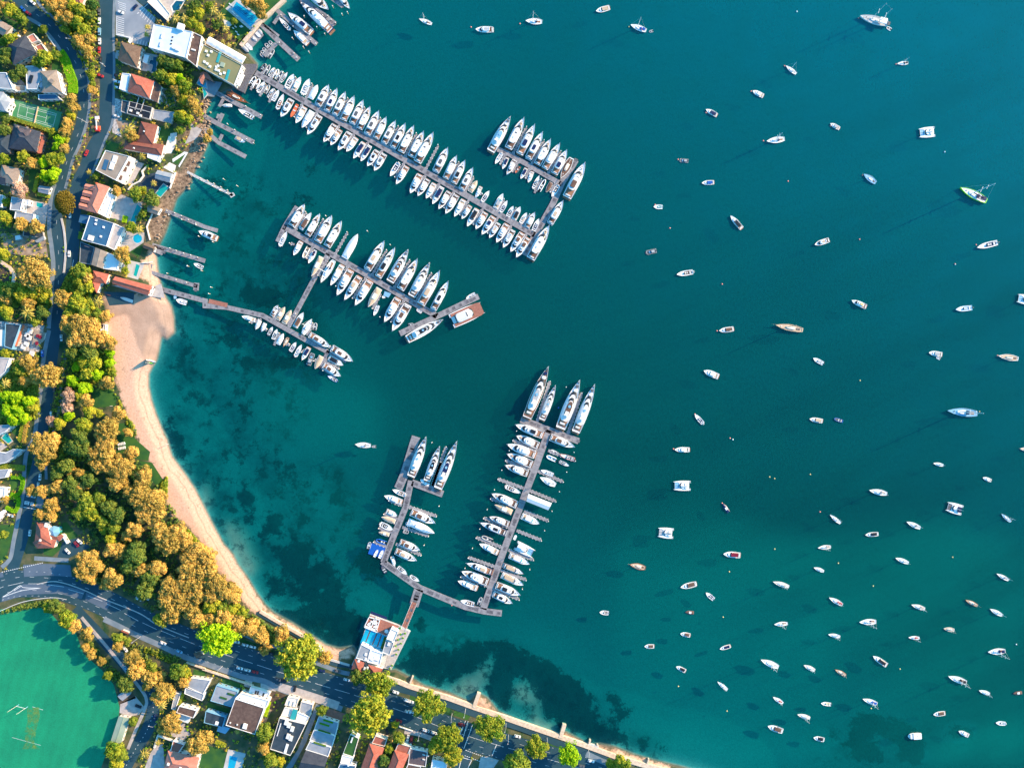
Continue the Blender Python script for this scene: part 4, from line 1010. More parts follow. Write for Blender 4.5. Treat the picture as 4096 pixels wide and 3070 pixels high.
SH = """10;mega 1017 14 1374 352 106 1 w Hn|navy-hulled white superyacht beside the clipped upper jetty;fly 1342 118 1105 -85 96 2|white flybridge yacht cut off by the upper frame edge;fly 1568 108 1425 -75 62 2|narrow white yacht at the upper jetty stub, cut off by the frame;fly 903 150 1158 360 86 n 0 Hw|white flybridge yacht with navy bimini above the red-ended jetty
op 803 196 918 325 42 k|white open motorboat in the crook of the red-ended jetty;ex 958 334 1113 480 66 w|white cruiser with white roof near the tip of the red-ended jetty;rib 747 535 688 630 42|inflatable boat at the raft below the dinghy racks
clas 473 1118 233 998 60 v Hv 0|varnished red-brown wooden yacht with timber mast below the restaurant;cov 183 1140 297 1140 38 f|white covered tender at the jetty with the wooden yacht;op 362 1182 528 1278 52 k|slim white launch alongside the jetty with the wooden yacht;ex 437 1536 330 1482 52 t|small tan-canopied cruiser alongside the red-footed jetty
11;fly -65 838 138 922 72 k 0|white cruiser at the end of the small boathouse jetty;01;op 2092 1186 2194 1234 46 k|small white motorboat below the brown-roofed boathouse jetty;op 1902 1576 2018 1614 56 y|white runabout beside the start of the lower pier;din 1890 1528 1892 1568 32 p Hp|pale blue dinghy above the white runabout at the lower pier"""
for t, e in boats(SH):
    e, lb = e.split('|')
    r = place_boat(t, e)[0]; r['label'] = lb; r['group'] = 'boats lying at the shore jetties'
RK = "10;cov 622 372 575 322 36 y;din 600 402 552 352 34 w;cov 562 447 508 398 36 y;din 515 545 448 474 40 w;cov 476 566 404 500 40 y"
for i, (t, e) in enumerate(boats(RK)):
    r = place_boat(t, e, .92)[0]; r['label'] = f"{'grey covered' if 'cov' in e else 'white open'} dinghy, {ORD[i]} from the top on the restaurant dinghy rack"; r['group'] = 'dinghies on the rack'
RF = "10;rib 690 445 738 494 38 k;rib 648 472 697 522 38 k;rib 622 520 672 562 36 k;rib 603 550 652 590 36 k;rib 596 578 640 615 34 k"
for i, (t, e) in enumerate(boats(RF)):
    r = place_boat(t, e)[0]; r['label'] = f"grey inflatable, {ORD[i]} from the top at the small dinghy raft"; r['group'] = 'inflatables at the raft'
for t, e, lb, z in (((0, 1), 'cov 1290 1548 1458 1604 52 f', 'white hulled boat drawn up on the sand below the boatshed', .9), ((0, 1), 'clas 1270 1547 1112 1514 44 t Hv 1', 'old brown wooden boat hauled out on the slipway sand', 1.0)):
    r = place_boat(t, e, z)[0]; r['label'] = lb; r['group'] = 'boats hauled out on the beach'
# beach catamaran with its sails up at the water's edge
for e, cm_, lb in (('din 1690 592 1572 560 16 w', 'white', 'white sailing dinghy with sail hoisted at the edge of the sand'), ('din 1668 610 1560 592 14 l Hg', 'offwhite', 'green sailing dinghy with sail hoisted at the edge of the sand')):
    r = place_boat((0, 2), e, .25)[0]; r['label'] = lb; r['group'] = 'sailing dinghies on the beach'; r.name = 'sailing_dinghy'
    mb = MB(); mb.tube((.15, 0, .05), (.12, 0, 1.15), .012, .008); mb.obj('mast', M['metal'], r)
    mb = MB(); mb.add([(.13, .03, .16), (-.42, .10, .16), (.11, .02, 1.1), (-.2, .2, .62), (.13, -.03, .16), (-.42, .04, .16), (.11, -.02, 1.1), (-.2, .14, .62)], [(0, 1, 3, 2), (4, 6, 7, 5)]); mb.obj('sail', M[cm_], r)
# ------------------------------------------------------------------ boats swinging at moorings in the open water
MO = """12;sail 1618 1478 1793 1492 58 b 0;rib 1798 1503 1848 1503 26
20;sail 97 208 238 264 46 b;fly 703 325 898 326 66 y 1;sail 1243 229 1427 243 66 1;ex 2003 128 2154 86 60 t
30;sail 163 272 338 338 62 u;rib 366 346 412 334 28;sail 1838 711 1954 802 42 y 0;ex 1480 982 1600 1040 54 w;ex 976 1182 1100 1248 52 n;sail 1627 1528 1828 1502 68 1
40;ketch 427 180 738 268 88;rib 726 296 778 324 36 b Hw;sail 838 691 960 682 42 k 0;ex 117 1334 220 1390 46 y;cat 1066 1442 1244 1424 112 0
31;work 697 74 790 82 44;ex 931 321 1068 312 50 u;op 413 575 513 578 48 g;work 336 1072 446 1048 52;ex 1240 670 1366 812 56 k;op 660 1307 840 1278 56 b 1;fly 2144 987 2305 933 56 t 1
41;clas 477 222 610 320 62 p Hp 1;sail 1506 368 1800 520 88 n Hl;op 1692 1018 1919 962 62 n;fly 342 1583 505 1655 56 e 0;cat 2126 1558 2305 1592 104 0;op 1462 1684 1648 1663 60 p Hp
42;ex 1177 489 1325 512 56 y;rib 1262 538 1308 562 26 y Hw;clas 1921 523 2145 558 66 t 1;sail 1366 1113 1700 1148 88 p Hp;din 157 1199 256 1232 36 d Hu;clas 2160 1522 2300 1545 48 t 1
32;ex 1117 256 1279 234 56 b;clas 1720 192 2025 250 72 t Ht 0;op 2132 548 2245 610 46 y;ex 951 683 1116 750 66 w;op 857 1152 950 1256 46 n;ex 2092 1204 2238 1228 52 t;ex 637 1535 804 1535 56 w
33;cat 622 266 814 266 108 0;cov 1157 456 1226 556 42 n Hn;cat 456 766 630 782 114 1;ex 1162 1000 1350 1016 66 m;clas 155 1113 330 1155 66 t Hv 1;ex 702 1362 875 1322 62 b;op 977 1417 1066 1492 46 n;sail 1697 1299 1876 1354 52 c;cov 752 1629 852 1636 42 b Hn
23;op 2042 1630 2144 1640 48 b
43;sail 1227 24 1340 48 38 0;ex 1761 178 1856 214 40 w;sail 531 314 730 354 62 1;cat 1364 484 1540 534 112 2 n;sail 1962 569 2066 656 38 p;sail 112 577 230 674 40 0;sail 936 653 1091 724 52 b;ex 492 797 636 786 48 k;sail -20 937 126 924 48 c;sail 816 1043 964 1100 48 0;sail 1908 1212 2041 1284 42 1;sail -62 1147 52 1190 42 y 0;sail 101 1469 250 1550 52 r;sail 988 1548 1140 1594 50 c;sail 1571 1495 1706 1559 44 t Hv;sail 1836 1592 1972 1664 48 0
34;sail 1711 105 1861 94 48 b;ex 701 203 812 224 50 b;ex 314 342 422 340 48 b;ex 1126 371 1246 336 44 n;sail 1566 482 1762 564 68 0;sail 2031 542 2156 600 48 c;ex 656 557 762 609 48 k;sail 1101 719 1212 809 40 0;sail 1699 885 1812 954 44 r;sail 1961 1073 2104 1113 48 c;ex 1641 1197 1806 1254 64 b;ex 2136 1323 2255 1348 52 k
44;sail 425 79 614 74 64 1;sail 93 211 227 238 44 0;sail 958 245 1083 251 40 r;sail 1338 149 1458 166 48 t;ex 574 442 728 545 58 k;sail 166 589 290 654 44 t Hv;sail 1810 401 2005 389 68 n;sail 1384 662 1586 729 68 k;sail 1718 816 1840 854 44 0;cov 2086 851 2190 839 40 b Hn;sail 463 906 626 959 54 u;op 16 954 127 967 42 e;ex 1226 1076 1358 1059 52 b;house 950 1310 1097 1300 68;ex 1499 1252 1613 1304 48 f;op 1901 1164 2010 1174 46 y"""
MARK = {(4, 0, 427): 'two-masted ketch', (4, 0, 1066): 'topmost catamaran', (4, 1, 1506): 'lime racing yacht', (4, 1, 2126): 'catamaran at the frame edge', (4, 2, 1366): 'big pale blue sloop', (3, 2, 1720): 'slender wooden yacht',
        (3, 3, 622): 'upper of two catamarans', (3, 3, 456): 'lower of two catamarans', (3, 3, 1162): 'wine-canopied cruiser', (4, 3, 1364): 'navy-topped catamaran', (4, 4, 950): 'white houseboat', (4, 2, 157): 'blue dinghy', (3, 0, 163): 'blue-canvas sloop',
        (3, 1, 1240): 'black-canopied cruiser', (3, 1, 931): 'blue-canopied cruiser', (3, 3, 155): 'wooden tan-decked yacht', (4, 1, 342): 'yellow-topped yacht', (3, 4, 1566): 'long white sloop', (4, 4, 1384): 'black-canvas sloop', (4, 4, 425): 'broad pale sloop', (2, 0, 1243): 'top central sloop', (4, 1, 477): 'pale blue trawler', (3, 1, 413): 'green-cockpit motorboat', (4, 1, 1692): 'white launch with navy cockpit'}
OWN = {'two-masted ketch': 'white two-masted ketch with square awning, moored in the upper right', 'topmost catamaran': 'white sailing catamaran moored highest in the right-hand water', 'lime racing yacht': 'lime-hulled racing sloop moored at the far right',
       'catamaran at the frame edge': 'white catamaran cut by the right frame edge', 'big pale blue sloop': 'largest pale blue sloop, mast leaning past its stern, moored at right', 'upper of two catamarans': 'upper of two white catamarans moored right of the finger berths', 'lower of two catamarans': 'lower of two white catamarans moored right of the finger berths',
       'navy-topped catamaran': 'white catamaran with navy hardtop moored among the small sloops', 'white houseboat': 'white-roofed houseboat moored at lower right', 'wine-canopied cruiser': 'white cruiser with wine red canopy below the catamaran pair', 'lime': ''}
mo_objs = []
for t, e in boats(MO):
    r, lk, mid, b, s, Lm = place_boat(t, e)
    r['group'] = 'boats moored in the open bay'
    k = (t[0], t[1], int(float(e.split()[1])))
    nm = MARK.get(k)
    if nm:
        landmark('moored', nm, mid, r); landmark('buoy', nm, mid, r)
    if nm in OWN: r['label'] = OWN[nm]
    else: pend(r, lk, mid, 'moored')
    mo_objs.append(r)
for ph, p in (('long marina pier corner', "21:1340,880"), ('slanting pier head', "21:740,1540"), ('all-white superyacht', "22:1890,1100"), ('seaside promenade', "24:1900,1430"), ('outer marina arm tip', "21:1800,70"), ('three superyachts', "22:330,1500"), ('lower pier tip', "12:1500,580")):
    q = at(tpoly(p)[0]); landmark('moored', ph, q, None); landmark('pile', ph, q, None); landmark('buoy', ph, q, None)
for ph, p in (('upper frame jetty', "10:1200,110"), ('red-ended jetty', "10:980,280"), ('restaurant deck', "10:450,900"), ('thin pile jetty', "11:150,370"), ('boathouse jetty', "01:2000,700"), ('middle pier start', "11:870,800"), ('lower pier start', "01:2000,1530"), ('white boat shelter', "23:1390,450"), ('twin-hulled yacht', "22:600,80"), ('finger berths foot', "23:800,1600"), ('left-hand pier', "13:2040,800")):
    landmark('pile', ph, at(tpoly(ph and p)[0]), None)
# mooring buoys
mb = MB(); n_ = 10
mb.loft([[(r_ * math.cos(a), r_ * math.sin(a), z) for a in [k * 2 * math.pi / n_ for k in range(n_)]] for z, r_ in ((-.5, .25), (-.2, .62), (.15, .72), (.5, .52), (.68, .12))]); mb.tube((0, 0, .6), (0, 0, .95), .1)
BU = {k: mb.mesh('mooring_buoy', M[k]) for k in ('orange', 'pink', 'white', 'yellow', 'blue')}
for col_, s in (('pink', "20:658,294 1185,258 30:1828,713 1467,986 981,1217 1600,1519 40:427,197 829,694 124,1358 31:679,65 1866,299 431,553 592,805 337,1070 1155,1408 41:470,234 436,926 1694,984 1466,1192 32:1099,256 861,1155 1240,1413 629,1528 42:1925,522 23:450,1557 33:1155,457 43:10,550"),
                ('yellow', "30:150,291 42:441,791 33:1667,174 1721,191 2105,146 1722,951 1232,1195 43:207,1103 1440,1039 583,1349 34:1165,28 683,774 1207,1040 44:872,587 561,1012 42:1730,1126"),
                ('white', "30:1962,126 40:1356,1639 41:1468,1194 44:2127,322 32:1271,1427 01:2020,1212"), ('blue', "22:1602,1084")):
    for p in tpoly(s):
        o = link('mooring_buoy', BU[col_], None, at(p)); tag(o, None, 'buoy', 'mooring buoys'); pend(o, {'pink': 'coral red', 'yellow': 'yellow', 'white': 'white', 'blue': 'blue'}[col_] + ' mooring buoy', o.location, 'buoy')
        o.scale = (.75, .75, .8)
# ------------------------------------------------------------------ roads, paths and open ground
def sheet(name, s, z, m, label=None, dz=0, kind='structure', parent=None):
    P = [at(p, LAND) for p in tpoly(s)]
    if m not in ('mulch', 'dirt', 'field'): EXCL.append([(p.x, p.y) for p in P])
    mb = MB()
    if dz: mb.prism(P, LAND + z - dz, LAND + z)
    else: mb.sheet(P, LAND + z)
    o = mb.obj(name, M[m], parent)
    if kind: o['kind'] = kind
    return o
def road(name, s, w, m='asphalt', z=.03, w2=None):
    P = smooth([at(p, LAND).to_2d() for p in tpoly(s)])
    k = K * S / 2
    L, Rr = ribbon(P, w * k, (w2 or w) * k)
    EXCL.append([tuple(p) for p in L + Rr[::-1]])
    mb = MB(); strip(mb, L, Rr, LAND + z); o = mb.obj(name, M[m]); o['kind'] = 'structure'
    return o, P
def dashes(P, parent, off, on=3.0, gap=6.0, w=.22, z=.055, start=0.0, end=1e9, name='lane_marking'):
    mb = MB(); d = 0; nxt = start
    for i in range(len(P) - 1):
        a, b = P[i], P[i + 1]; ln = (b - a).length; t = (b - a) / ln; n = Vector((-t.y, t.x))
        while nxt < d + ln and nxt < end:
            p = a + t * (nxt - d) + n * off; q = p + t * on
            mb.add([(*(p + n * w / 2), LAND + z), (*(p - n * w / 2), LAND + z), (*(q - n * w / 2), LAND + z), (*(q + n * w / 2), LAND + z)], [(0, 1, 2, 3)])
            nxt += on + gap
        d += ln
    if mb.f: mb.obj(name, M['paint'], parent)
def path(s, w, m='footpath', z=.14, name='pavement'):
    P = smooth([at(p, LAND).to_2d() for p in tpoly(s)])
    L, Rr = ribbon(P, w * K * S / 2)
    EXCL.append([tuple(p) for p in L + Rr[::-1]])
    mb = MB(); strip(mb, L, Rr, LAND, LAND + z); o = mb.obj(name, M[m]); o['kind'] = 'structure'
    return o
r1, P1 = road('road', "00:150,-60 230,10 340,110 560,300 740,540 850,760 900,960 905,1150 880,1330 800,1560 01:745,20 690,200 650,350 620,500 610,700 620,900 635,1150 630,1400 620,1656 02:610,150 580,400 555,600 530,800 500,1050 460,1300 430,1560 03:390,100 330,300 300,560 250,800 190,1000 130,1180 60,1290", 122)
dashes(P1, r1, 0, 2.5, 8, .15, end=250)
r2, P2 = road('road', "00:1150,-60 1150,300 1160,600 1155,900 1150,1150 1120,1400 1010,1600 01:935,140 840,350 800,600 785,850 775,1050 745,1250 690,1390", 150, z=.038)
main_path = "03:-120,1420 50,1355 250,1325 550,1340 850,1420 1150,1540 04:1500,70 1800,200 2212,360 14:400,490 800,620 1200,745 1600,865 2000,1000 24:0,1075 300,1200 700,1335 1100,1450 1600,1590 2100,1735"
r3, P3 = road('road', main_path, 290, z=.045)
for off, on, gap, st in ((0, 11, 3.2, 0), (4.6, 3, 6.5, 1), (-4.6, 3, 6.5, 3), (8.4, 1.2, 3.6, 0), (-8.4, 1.2, 3.6, 2)):
    dashes(P3, r3, off, on, gap, .2 if off == 0 else .15, z=.075, start=st)
sl = [sheet('road', s, .062, 'slabroad') for s in ("03:250,1120 500,1110 760,1125 775,1250 520,1235 260,1250", "03:20,1480 250,1330 620,1330 920,1400 880,1490 640,1430 300,1440 20,1520", "03:930,1420 1200,1530 1150,1610 920,1500", "03:-40,1210 30,1200 40,1250 -40,1270")]
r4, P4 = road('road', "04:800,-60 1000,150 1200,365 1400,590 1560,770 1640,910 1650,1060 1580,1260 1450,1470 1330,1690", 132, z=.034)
dashes(P4, r4, 0, .8, 2.4, .3, start=60)
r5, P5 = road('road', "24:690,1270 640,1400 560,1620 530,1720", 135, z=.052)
for s in ("24:625,1150 565,1350", "24:600,1145 540,1290", "24:680,1175 580,1450", "24:935,1400 885,1520", "24:560,1540 665,1570", "24:665,1570 625,1656", "24:560,1540 530,1656", "03:255,500 385,520", "04:1110,30 1140,40"):
    q = [at(p, LAND).to_2d() for p in tpoly(s)]; L_, R_ = ribbon(q, .2); mb = MB(); strip(mb, L_, R_, LAND + .085); mb.obj('lane_marking', M['paint'], r3)
for s in ("24:600,1462 800,1535", "24:590,1520 750,1580", "03:20,1200 460,1100"):
    q = [at(p, LAND).to_2d() for p in tpoly(s)]; dashes(q, r3, 0, .8, .7, .45, z=.085)
for s in ("03:20,1472 120,1410 215,1345 262,1366 450,1372", "03:20,1472 200,1408 320,1385 450,1372", "03:150,1400 225,1352", "03:0,1620 250,1520 550,1475 720,1495"):
    q = smooth([at(p, LAND).to_2d() for p in tpoly(s)]); L_, R_ = ribbon(q, .17); mb = MB(); strip(mb, L_, R_, LAND + .085); mb.obj('lane_marking', M['paint'], r3)
# boxed white lettering blocks on the side street
for s in ("03:268,432 320,440 312,475 262,468", "03:332,445 368,452 360,488 326,480", "03:288,360 318,366 312,390 286,386", "03:335,378 386,386 382,402 332,396"):
    q = [at(p, LAND).to_2d() for p in tpoly(s)]; c = sum(q, Vector((0, 0))) / 4; mb = MB()
    inn = [c + (p - c) * .66 for p in q]; mb.add([(*p, LAND + .08) for p in q + inn], [(0, 1, 5, 4), (1, 2, 6, 5), (2, 3, 7, 6), (3, 0, 4, 7)])
    m1 = (inn[0] + inn[3]) / 2; m2 = (inn[1] + inn[2]) / 2; u = (inn[0] - inn[3]) * .18
    mb.add([(*p, LAND + .08) for p in (m1 + u, m2 + u, m2 - u, m1 - u)], [(0, 1, 2, 3)]); mb.obj('lane_marking', M['paint'], r1)
# footpaths and verges
path("00:380,-20 460,90 600,210 700,320 790,440 870,560 920,690 955,850 968,1000 965,1150 935,1330 860,1560 01:790,60 740,250 705,380", 30)
path("00:290,190 430,270 520,370 600,470 660,560", 36); path("01:590,330 560,420 540,560 530,800 555,1000 575,1200 560,1400 545,1656 02:535,100 525,230", 46)
path("00:1235,-20 1225,300 1232,700 1225,1100 1210,1330 1130,1520 01:1010,180 985,250", 26); path("02:710,480 690,640 660,850 640,1050 620,1200 560,1400 500,1600 03:500,200", 30)
path("02:530,250 470,560 440,900 410,1100 370,1400 280,1600 03:250,330 210,560 150,850 110,1050 20,1150", 44)
path("01:665,700 695,850 710,1050 700,1200 690,1290", 20, 'concrete', .5); path("04:880,30 1000,170 1180,380 1380,630 1540,830 1580,920 1570,1000 1480,1210 1380,1450", 34, 'paving')
path("04:1120,50 1250,110 1450,210 1700,320 2000,460 2212,530 14:200,600 400,670 640,720 800,800 1000,870 1250,930 1480,1020", 58); path("14:800,780 1130,880 1440,985", 90, 'paving', .15)
path("03:400,1330 560,1300 700,1320 900,1390 1100,1480 1500,1640 04:1700,110 2040,250", 9, 'concrete', .3); path("24:1900,1500 2050,1570 2212,1640", 60); path("03:370,1050 520,1060 740,1075", 46)
path("14:360,190 560,270 800,360 1380,590 1560,640", 46); path("24:-60,1260 100,1290 240,1340", 50, 'paving')
# promenade behind the sea wall
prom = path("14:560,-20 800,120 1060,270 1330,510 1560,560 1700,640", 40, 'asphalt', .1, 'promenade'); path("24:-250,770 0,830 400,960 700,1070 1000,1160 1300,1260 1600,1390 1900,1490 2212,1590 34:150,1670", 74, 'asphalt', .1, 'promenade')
for s in ("10:1,1", ):
    pass
def wall(s, w, h, m, label, cat='wall', name='garden_wall', z0=None, parent=None):
    P = [at(p, LAND + h) for p in tpoly(s)]
    o0 = P[0].copy(); o0.z = 0
    L, Rr = ribbon([p - o0 for p in P], w / 2); mb = MB(); z0 = LAND if z0 is None else z0
    strip(mb, L, Rr, z0, LAND + h); o = mb.obj(name, M[m], parent, o0)
    if label: tag(o, label, cat)
    return o
wall("14:590,-30 760,70 1060,240 1200,330", 1.9, .5, 'sandstone', 'pale sandstone sea wall curving along the beach park', 'sea wall', 'sea_wall', -1)
wall("14:1200,330 1335,485 1560,550", 1.5, .5, 'concrete', 'grey sea wall between the big fig and the baths', 'sea wall', 'sea_wall', -1)
wall("14:1950,685 2080,725 24:0,780 400,900 690,1005 1000,1110 1330,1225 1900,1420 2212,1535 34:300,1625 600,1700", 3.1, .5, 'sandstone', 'long bright sandstone sea wall beside the promenade', 'sea wall', 'sea_wall', -1)
for s, w, lb in (("24:690,1005 745,850", 2.6, 'biggest stone groyne with sand banked against it'), ("24:1625,1335 1668,1190", 2.6, 'stone groyne halfway along the long sea wall'), ("24:1930,1425 1945,1355", 1.2, 'short thin groyne by the stepped landing'), ("24:2,745 30,670", 1.2, 'thin groyne post line beside the baths'), ("24:2015,1440 2025,1405", 1.0, 'smallest groyne right of the stepped landing'), ("34:350,1610 365,1560", .8, 'thin groyne low at the lower end of the sea wall')):
    wall(s, w, .3 if w < 2 else .7, 'sandstone', lb, 'groyne', 'groyne', -1.5)
wall("24:1915,1420 2030,1450", 3.5, .4, 'concrete', 'small pale concrete landing on the sea wall', 'landing', 'landing', -1)
wall("10:860,-15 720,115 600,225 380,490", 2.2, .4, 'sandstone', 'sandstone sea wall edging the swimming pool lawn', 'sea wall', 'sea_wall', -1)
for s, w, h, m, lb in (("01:1890,200 1830,375", .6, 1.2, 'white', 'white garden wall below the grey-white boathouse'), ("01:1640,650 1580,790 1615,930", .6, 1.2, 'cream', 'curved pale garden wall above the rocky shore'), ("01:0,1165 100,1230 150,1300 140,1390", 2.2, 1.0, 'sandstone', 'curving sandstone wall around the dark yard at left'),
      ("14:-30,590 520,770", 1.2, 1.4, 'sandstone', 'long sandstone wall fronting the terraces by the main road'), ("04:2010,520 2212,590", 1.0, 1.4, 'sandstone', 'sandstone wall stub left of the long terrace wall'), ("24:-120,1210 30,1260", .5, 1, 'white', 'white wall by the red parked cars'),
      ("01:1640,1170 1530,1180", .4, 1, 'white', 'white wall closing the pool terrace above the boatshed'), ("00:420,270 500,370 590,500", .6, 1.2, 'cream', 'cream wall along the inside of the curving road'), ("00:1250,370 1400,405 1385,455", .6, 2.5, 'white', 'white wall at the lower end of the car park'), ("00:1830,1470 1770,1656", 1.2, 1.5, 'cream', 'pale retaining wall beside the maroon-roofed house lawn'),
      ("04:1660,1440 1700,1310 1880,1370", 1.0, 1.6, 'cream', 'cream wall enclosing the pink-roofed house garden'), ("01:1380,390 1420,340 1500,300 1545,240 1530,190 1590,130", .9, 1.2, 'cream', 'snaking cream terrace wall below the pergola house')):
    wall(s, w, h, m, lb)
# lawns, fields, yards
for s, m in (("03:-60,1660 0,1600 200,1590 420,1570 560,1656 04:640,90 820,200 900,420 1100,600 1230,760 1290,1000 1280,1100 1180,1400 1090,1656 -60,1700 -60,60", 'field'),
    ("10:165,130 285,-30 480,-40 860,-40 740,90 610,215 480,330 370,440 270,350", 'lawn'), ("01:320,160 420,180 370,390 300,380", 'lawn'), ("01:1220,440 1300,470 1260,605 1190,580", 'lawn'), ("01:1400,470 1420,490 1370,650 1320,640", 'lawn'), ("01:1410,980 1540,1020 1500,1120 1380,1050", 'lawn'),
    ("00:1720,1355 1880,1380 1840,1560 1700,1480", 'lawn'), ("00:1250,630 1340,650 1320,710 1245,690", 'lawn'), ("01:1870,20 2000,0 1920,120 1850,95", 'lawn'), ("03:670,670 720,660 840,810 760,870 650,750", 'lawn'), ("03:470,920 640,860 690,920 570,1030 470,1010", 'lawn'), ("03:0,690 160,690 130,840 60,1060 0,1100", 'lawn'), ("03:110,180 210,190 170,330 110,320", 'lawn'),
    ("14:190,680 390,750 350,840 170,770", 'lawn'), ("14:30,950 270,1020 230,1110 10,1030", 'lawn'), ("14:0,1400 240,1470 200,1656 -60,1656 -60,1420", 'lawn'), ("14:240,560 440,620 400,680 220,620", 'lawn'), ("14:370,250 560,320 540,350 360,290", 'lawn'), ("14:1260,540 1380,570 1360,605 1250,590", 'lawn'), ("24:480,1035 660,1090 620,1140 470,1085", 'lawn'), ("24:1510,1380 1620,1430 1600,1480 1500,1450", 'lawn'), ("24:2010,1560 2180,1610 2130,1656 2020,1630", 'lawn'), ("24:0,860 60,890 50,1000 0,1000", 'lawn'), ("24:390,990 440,1005 420,1060 370,1040", 'lawn'),
    ("02:1000,880 1180,870 1260,960 1250,1060 1000,1090", 'lawn'), ("02:1100,480 1200,560 1180,780 1100,800", 'lawn'), ("02:1280,1250 1400,1250 1460,1420 1620,1560 1600,1656 1250,1600", 'lawn'), ("03:1500,0 1640,20 1790,250 1780,360 1690,280", 'lawn'), ("02:730,540 840,560 850,840 740,820", 'lawn'), ("02:150,1290 230,1240 190,1400 110,1340", 'lawn'),
    ("00:560,640 660,680 670,780 560,760", 'lawn'), ("00:500,1090 590,1110 580,1160 490,1140", 'lawn'), ("00:60,190 200,250 170,330 100,330", 'lawn'), ("04:2090,590 2212,620 2212,700 2080,680", 'lawn'), ("00:1180,1520 1300,1560 1220,1656 1100,1656", 'lawn')):
    sheet('sports_field' if m == 'field' else 'lawn', s, .012, m)
sheet('worn_turf', "04:290,1010 420,1000 430,1100 390,1240 370,1400 430,1450 240,1450 280,1380 260,1280 300,1150", .024, 'wornturf')
for s, m, z in (("00:1245,-40 1440,-20 1680,190 1600,500 1400,460 1390,410 1250,370", 'carpark', .02), ("10:220,95 350,-20 612,200 488,325", 'concrete', .03), ("00:1520,560 1730,600 1670,790 1480,750", 'paving', .02), ("00:1720,950 1820,960 1890,1160 1720,1090", 'paving', .02), ("00:190,830 300,930 130,940 130,870", 'paving', .02),
    ("00:640,880 720,900 720,1050 660,1060", 'paving', .02), ("01:1400,60 1560,110 1500,190 1430,330 1320,330", 'paving', .02), ("01:1560,230 1700,200 1850,330 1730,480 1640,420 1480,360", 'roofdark', .02), ("01:1300,440 1540,530 1440,760 1180,690 1100,620", 'paving', .02), ("01:1280,830 1560,850 1550,960 1400,1060 1250,1030", 'paving', .02), ("01:1270,1120 1560,1190 1490,1360 1230,1290", 'concrete', .02),
    ("01:0,860 480,870 520,1120 60,1080", 'dirt', .02), ("01:0,1170 120,1240 120,1380 0,1390", 'mulch', .02), ("02:0,150 480,200 420,480 0,460", 'rubble', .02), ("00:1240,1060 1320,1080 1310,1480 1210,1430", 'rubble', .02), ("00:1250,1290 1480,1310 1440,1420 1290,1420", 'dirt', .024), ("01:250,490 520,540 490,780 350,740 240,600", 'paving', .02), ("01:1200,1420 1620,1540 1780,1560 1740,1400 1640,1440", 'paving', .02), ("01:1120,1490 1450,1500 1440,1620 1180,1640", 'asphalt', .02),
    ("03:680,860 860,830 970,930 740,1050 620,1040", 'asphalt', .02), ("03:400,380 480,390 460,520 380,500", 'footpath', .02), ("03:480,390 620,390 540,450", 'asphalt', .024), ("04:1300,960 1460,880 1560,1000 1500,1080 1400,1100 1290,1060", 'paving', .02), ("04:1270,800 1420,830 1470,900 1290,970", 'mulch', .02), ("04:1830,1220 1970,1200 2060,1290 1990,1350 1850,1310", 'paving', .02), ("04:1690,1400 1760,1400 1780,1656 1560,1656 1620,1500", 'paving', .016),
    ("14:600,690 800,760 760,830 600,790", 'paving', .02), ("14:700,830 880,850 800,1000 650,1110", 'mulch', .02), ("14:1000,1460 1200,960 1240,980 1090,1380 940,1656 870,1656", 'footpath', .018), ("14:1300,1000 1510,1070 1480,1170 1280,1100", 'redwood', .02), ("14:250,1450 440,1500 400,1656 200,1656", 'concrete', .03), ("24:-100,1320 30,1330 20,1450 -120,1440", 'asphalt', .02), ("24:760,1540 830,1530 960,1570 900,1656 740,1656", 'paving', .02), ("00:1860,-20 1990,-20 1840,220 1700,60 1560,-20", 'paving', .018), ("00:1440,-30 1560,-30 1850,230 1780,250 1690,180", 'asphalt', .026), ("02:0,1440 80,1500 0,1560", 'paving', .02), ("10:0,220 150,190 340,430 250,560 30,400", 'mulch', .02), ("00:1690,930 1720,1080 1700,1090 1660,1060", 'paving', .022), ("10:-20,860 190,890 100,1045 30,1040", 'footpath', .03)):
    sheet('forecourt' if m in ('asphalt', 'carpark') else 'ground_cover' if m in ('mulch', 'dirt', 'rubble') else 'paving', s, z, m)
for q, mm in (("00:1840,1440 1910,1430 1900,1560 1850,1656 1790,1656", 'cream'), ("01:1830,95 1900,130 1880,215 1760,150", 'cream'), ("00:2060,1330 2180,1400 2120,1500 1990,1560 2050,1440", 'paving'), ("01:1860,60 1990,-20 2030,-10 1935,150 1925,135 2005,0 1865,95", 'white'), ("00:1250,545 1300,550 1270,640 1240,625", 'paving'), ("01:1060,1090 1160,1130 1130,1240 1050,1200", 'paving'), ("14:440,690 520,710 480,790 420,770", 'paving'), ("14:655,1000 720,1030 640,1200 600,1190", 'dirt'), ("04:1850,1130 2000,1180 1980,1240 1830,1190", 'paving')):
    sheet('paving', q, .028, mm)
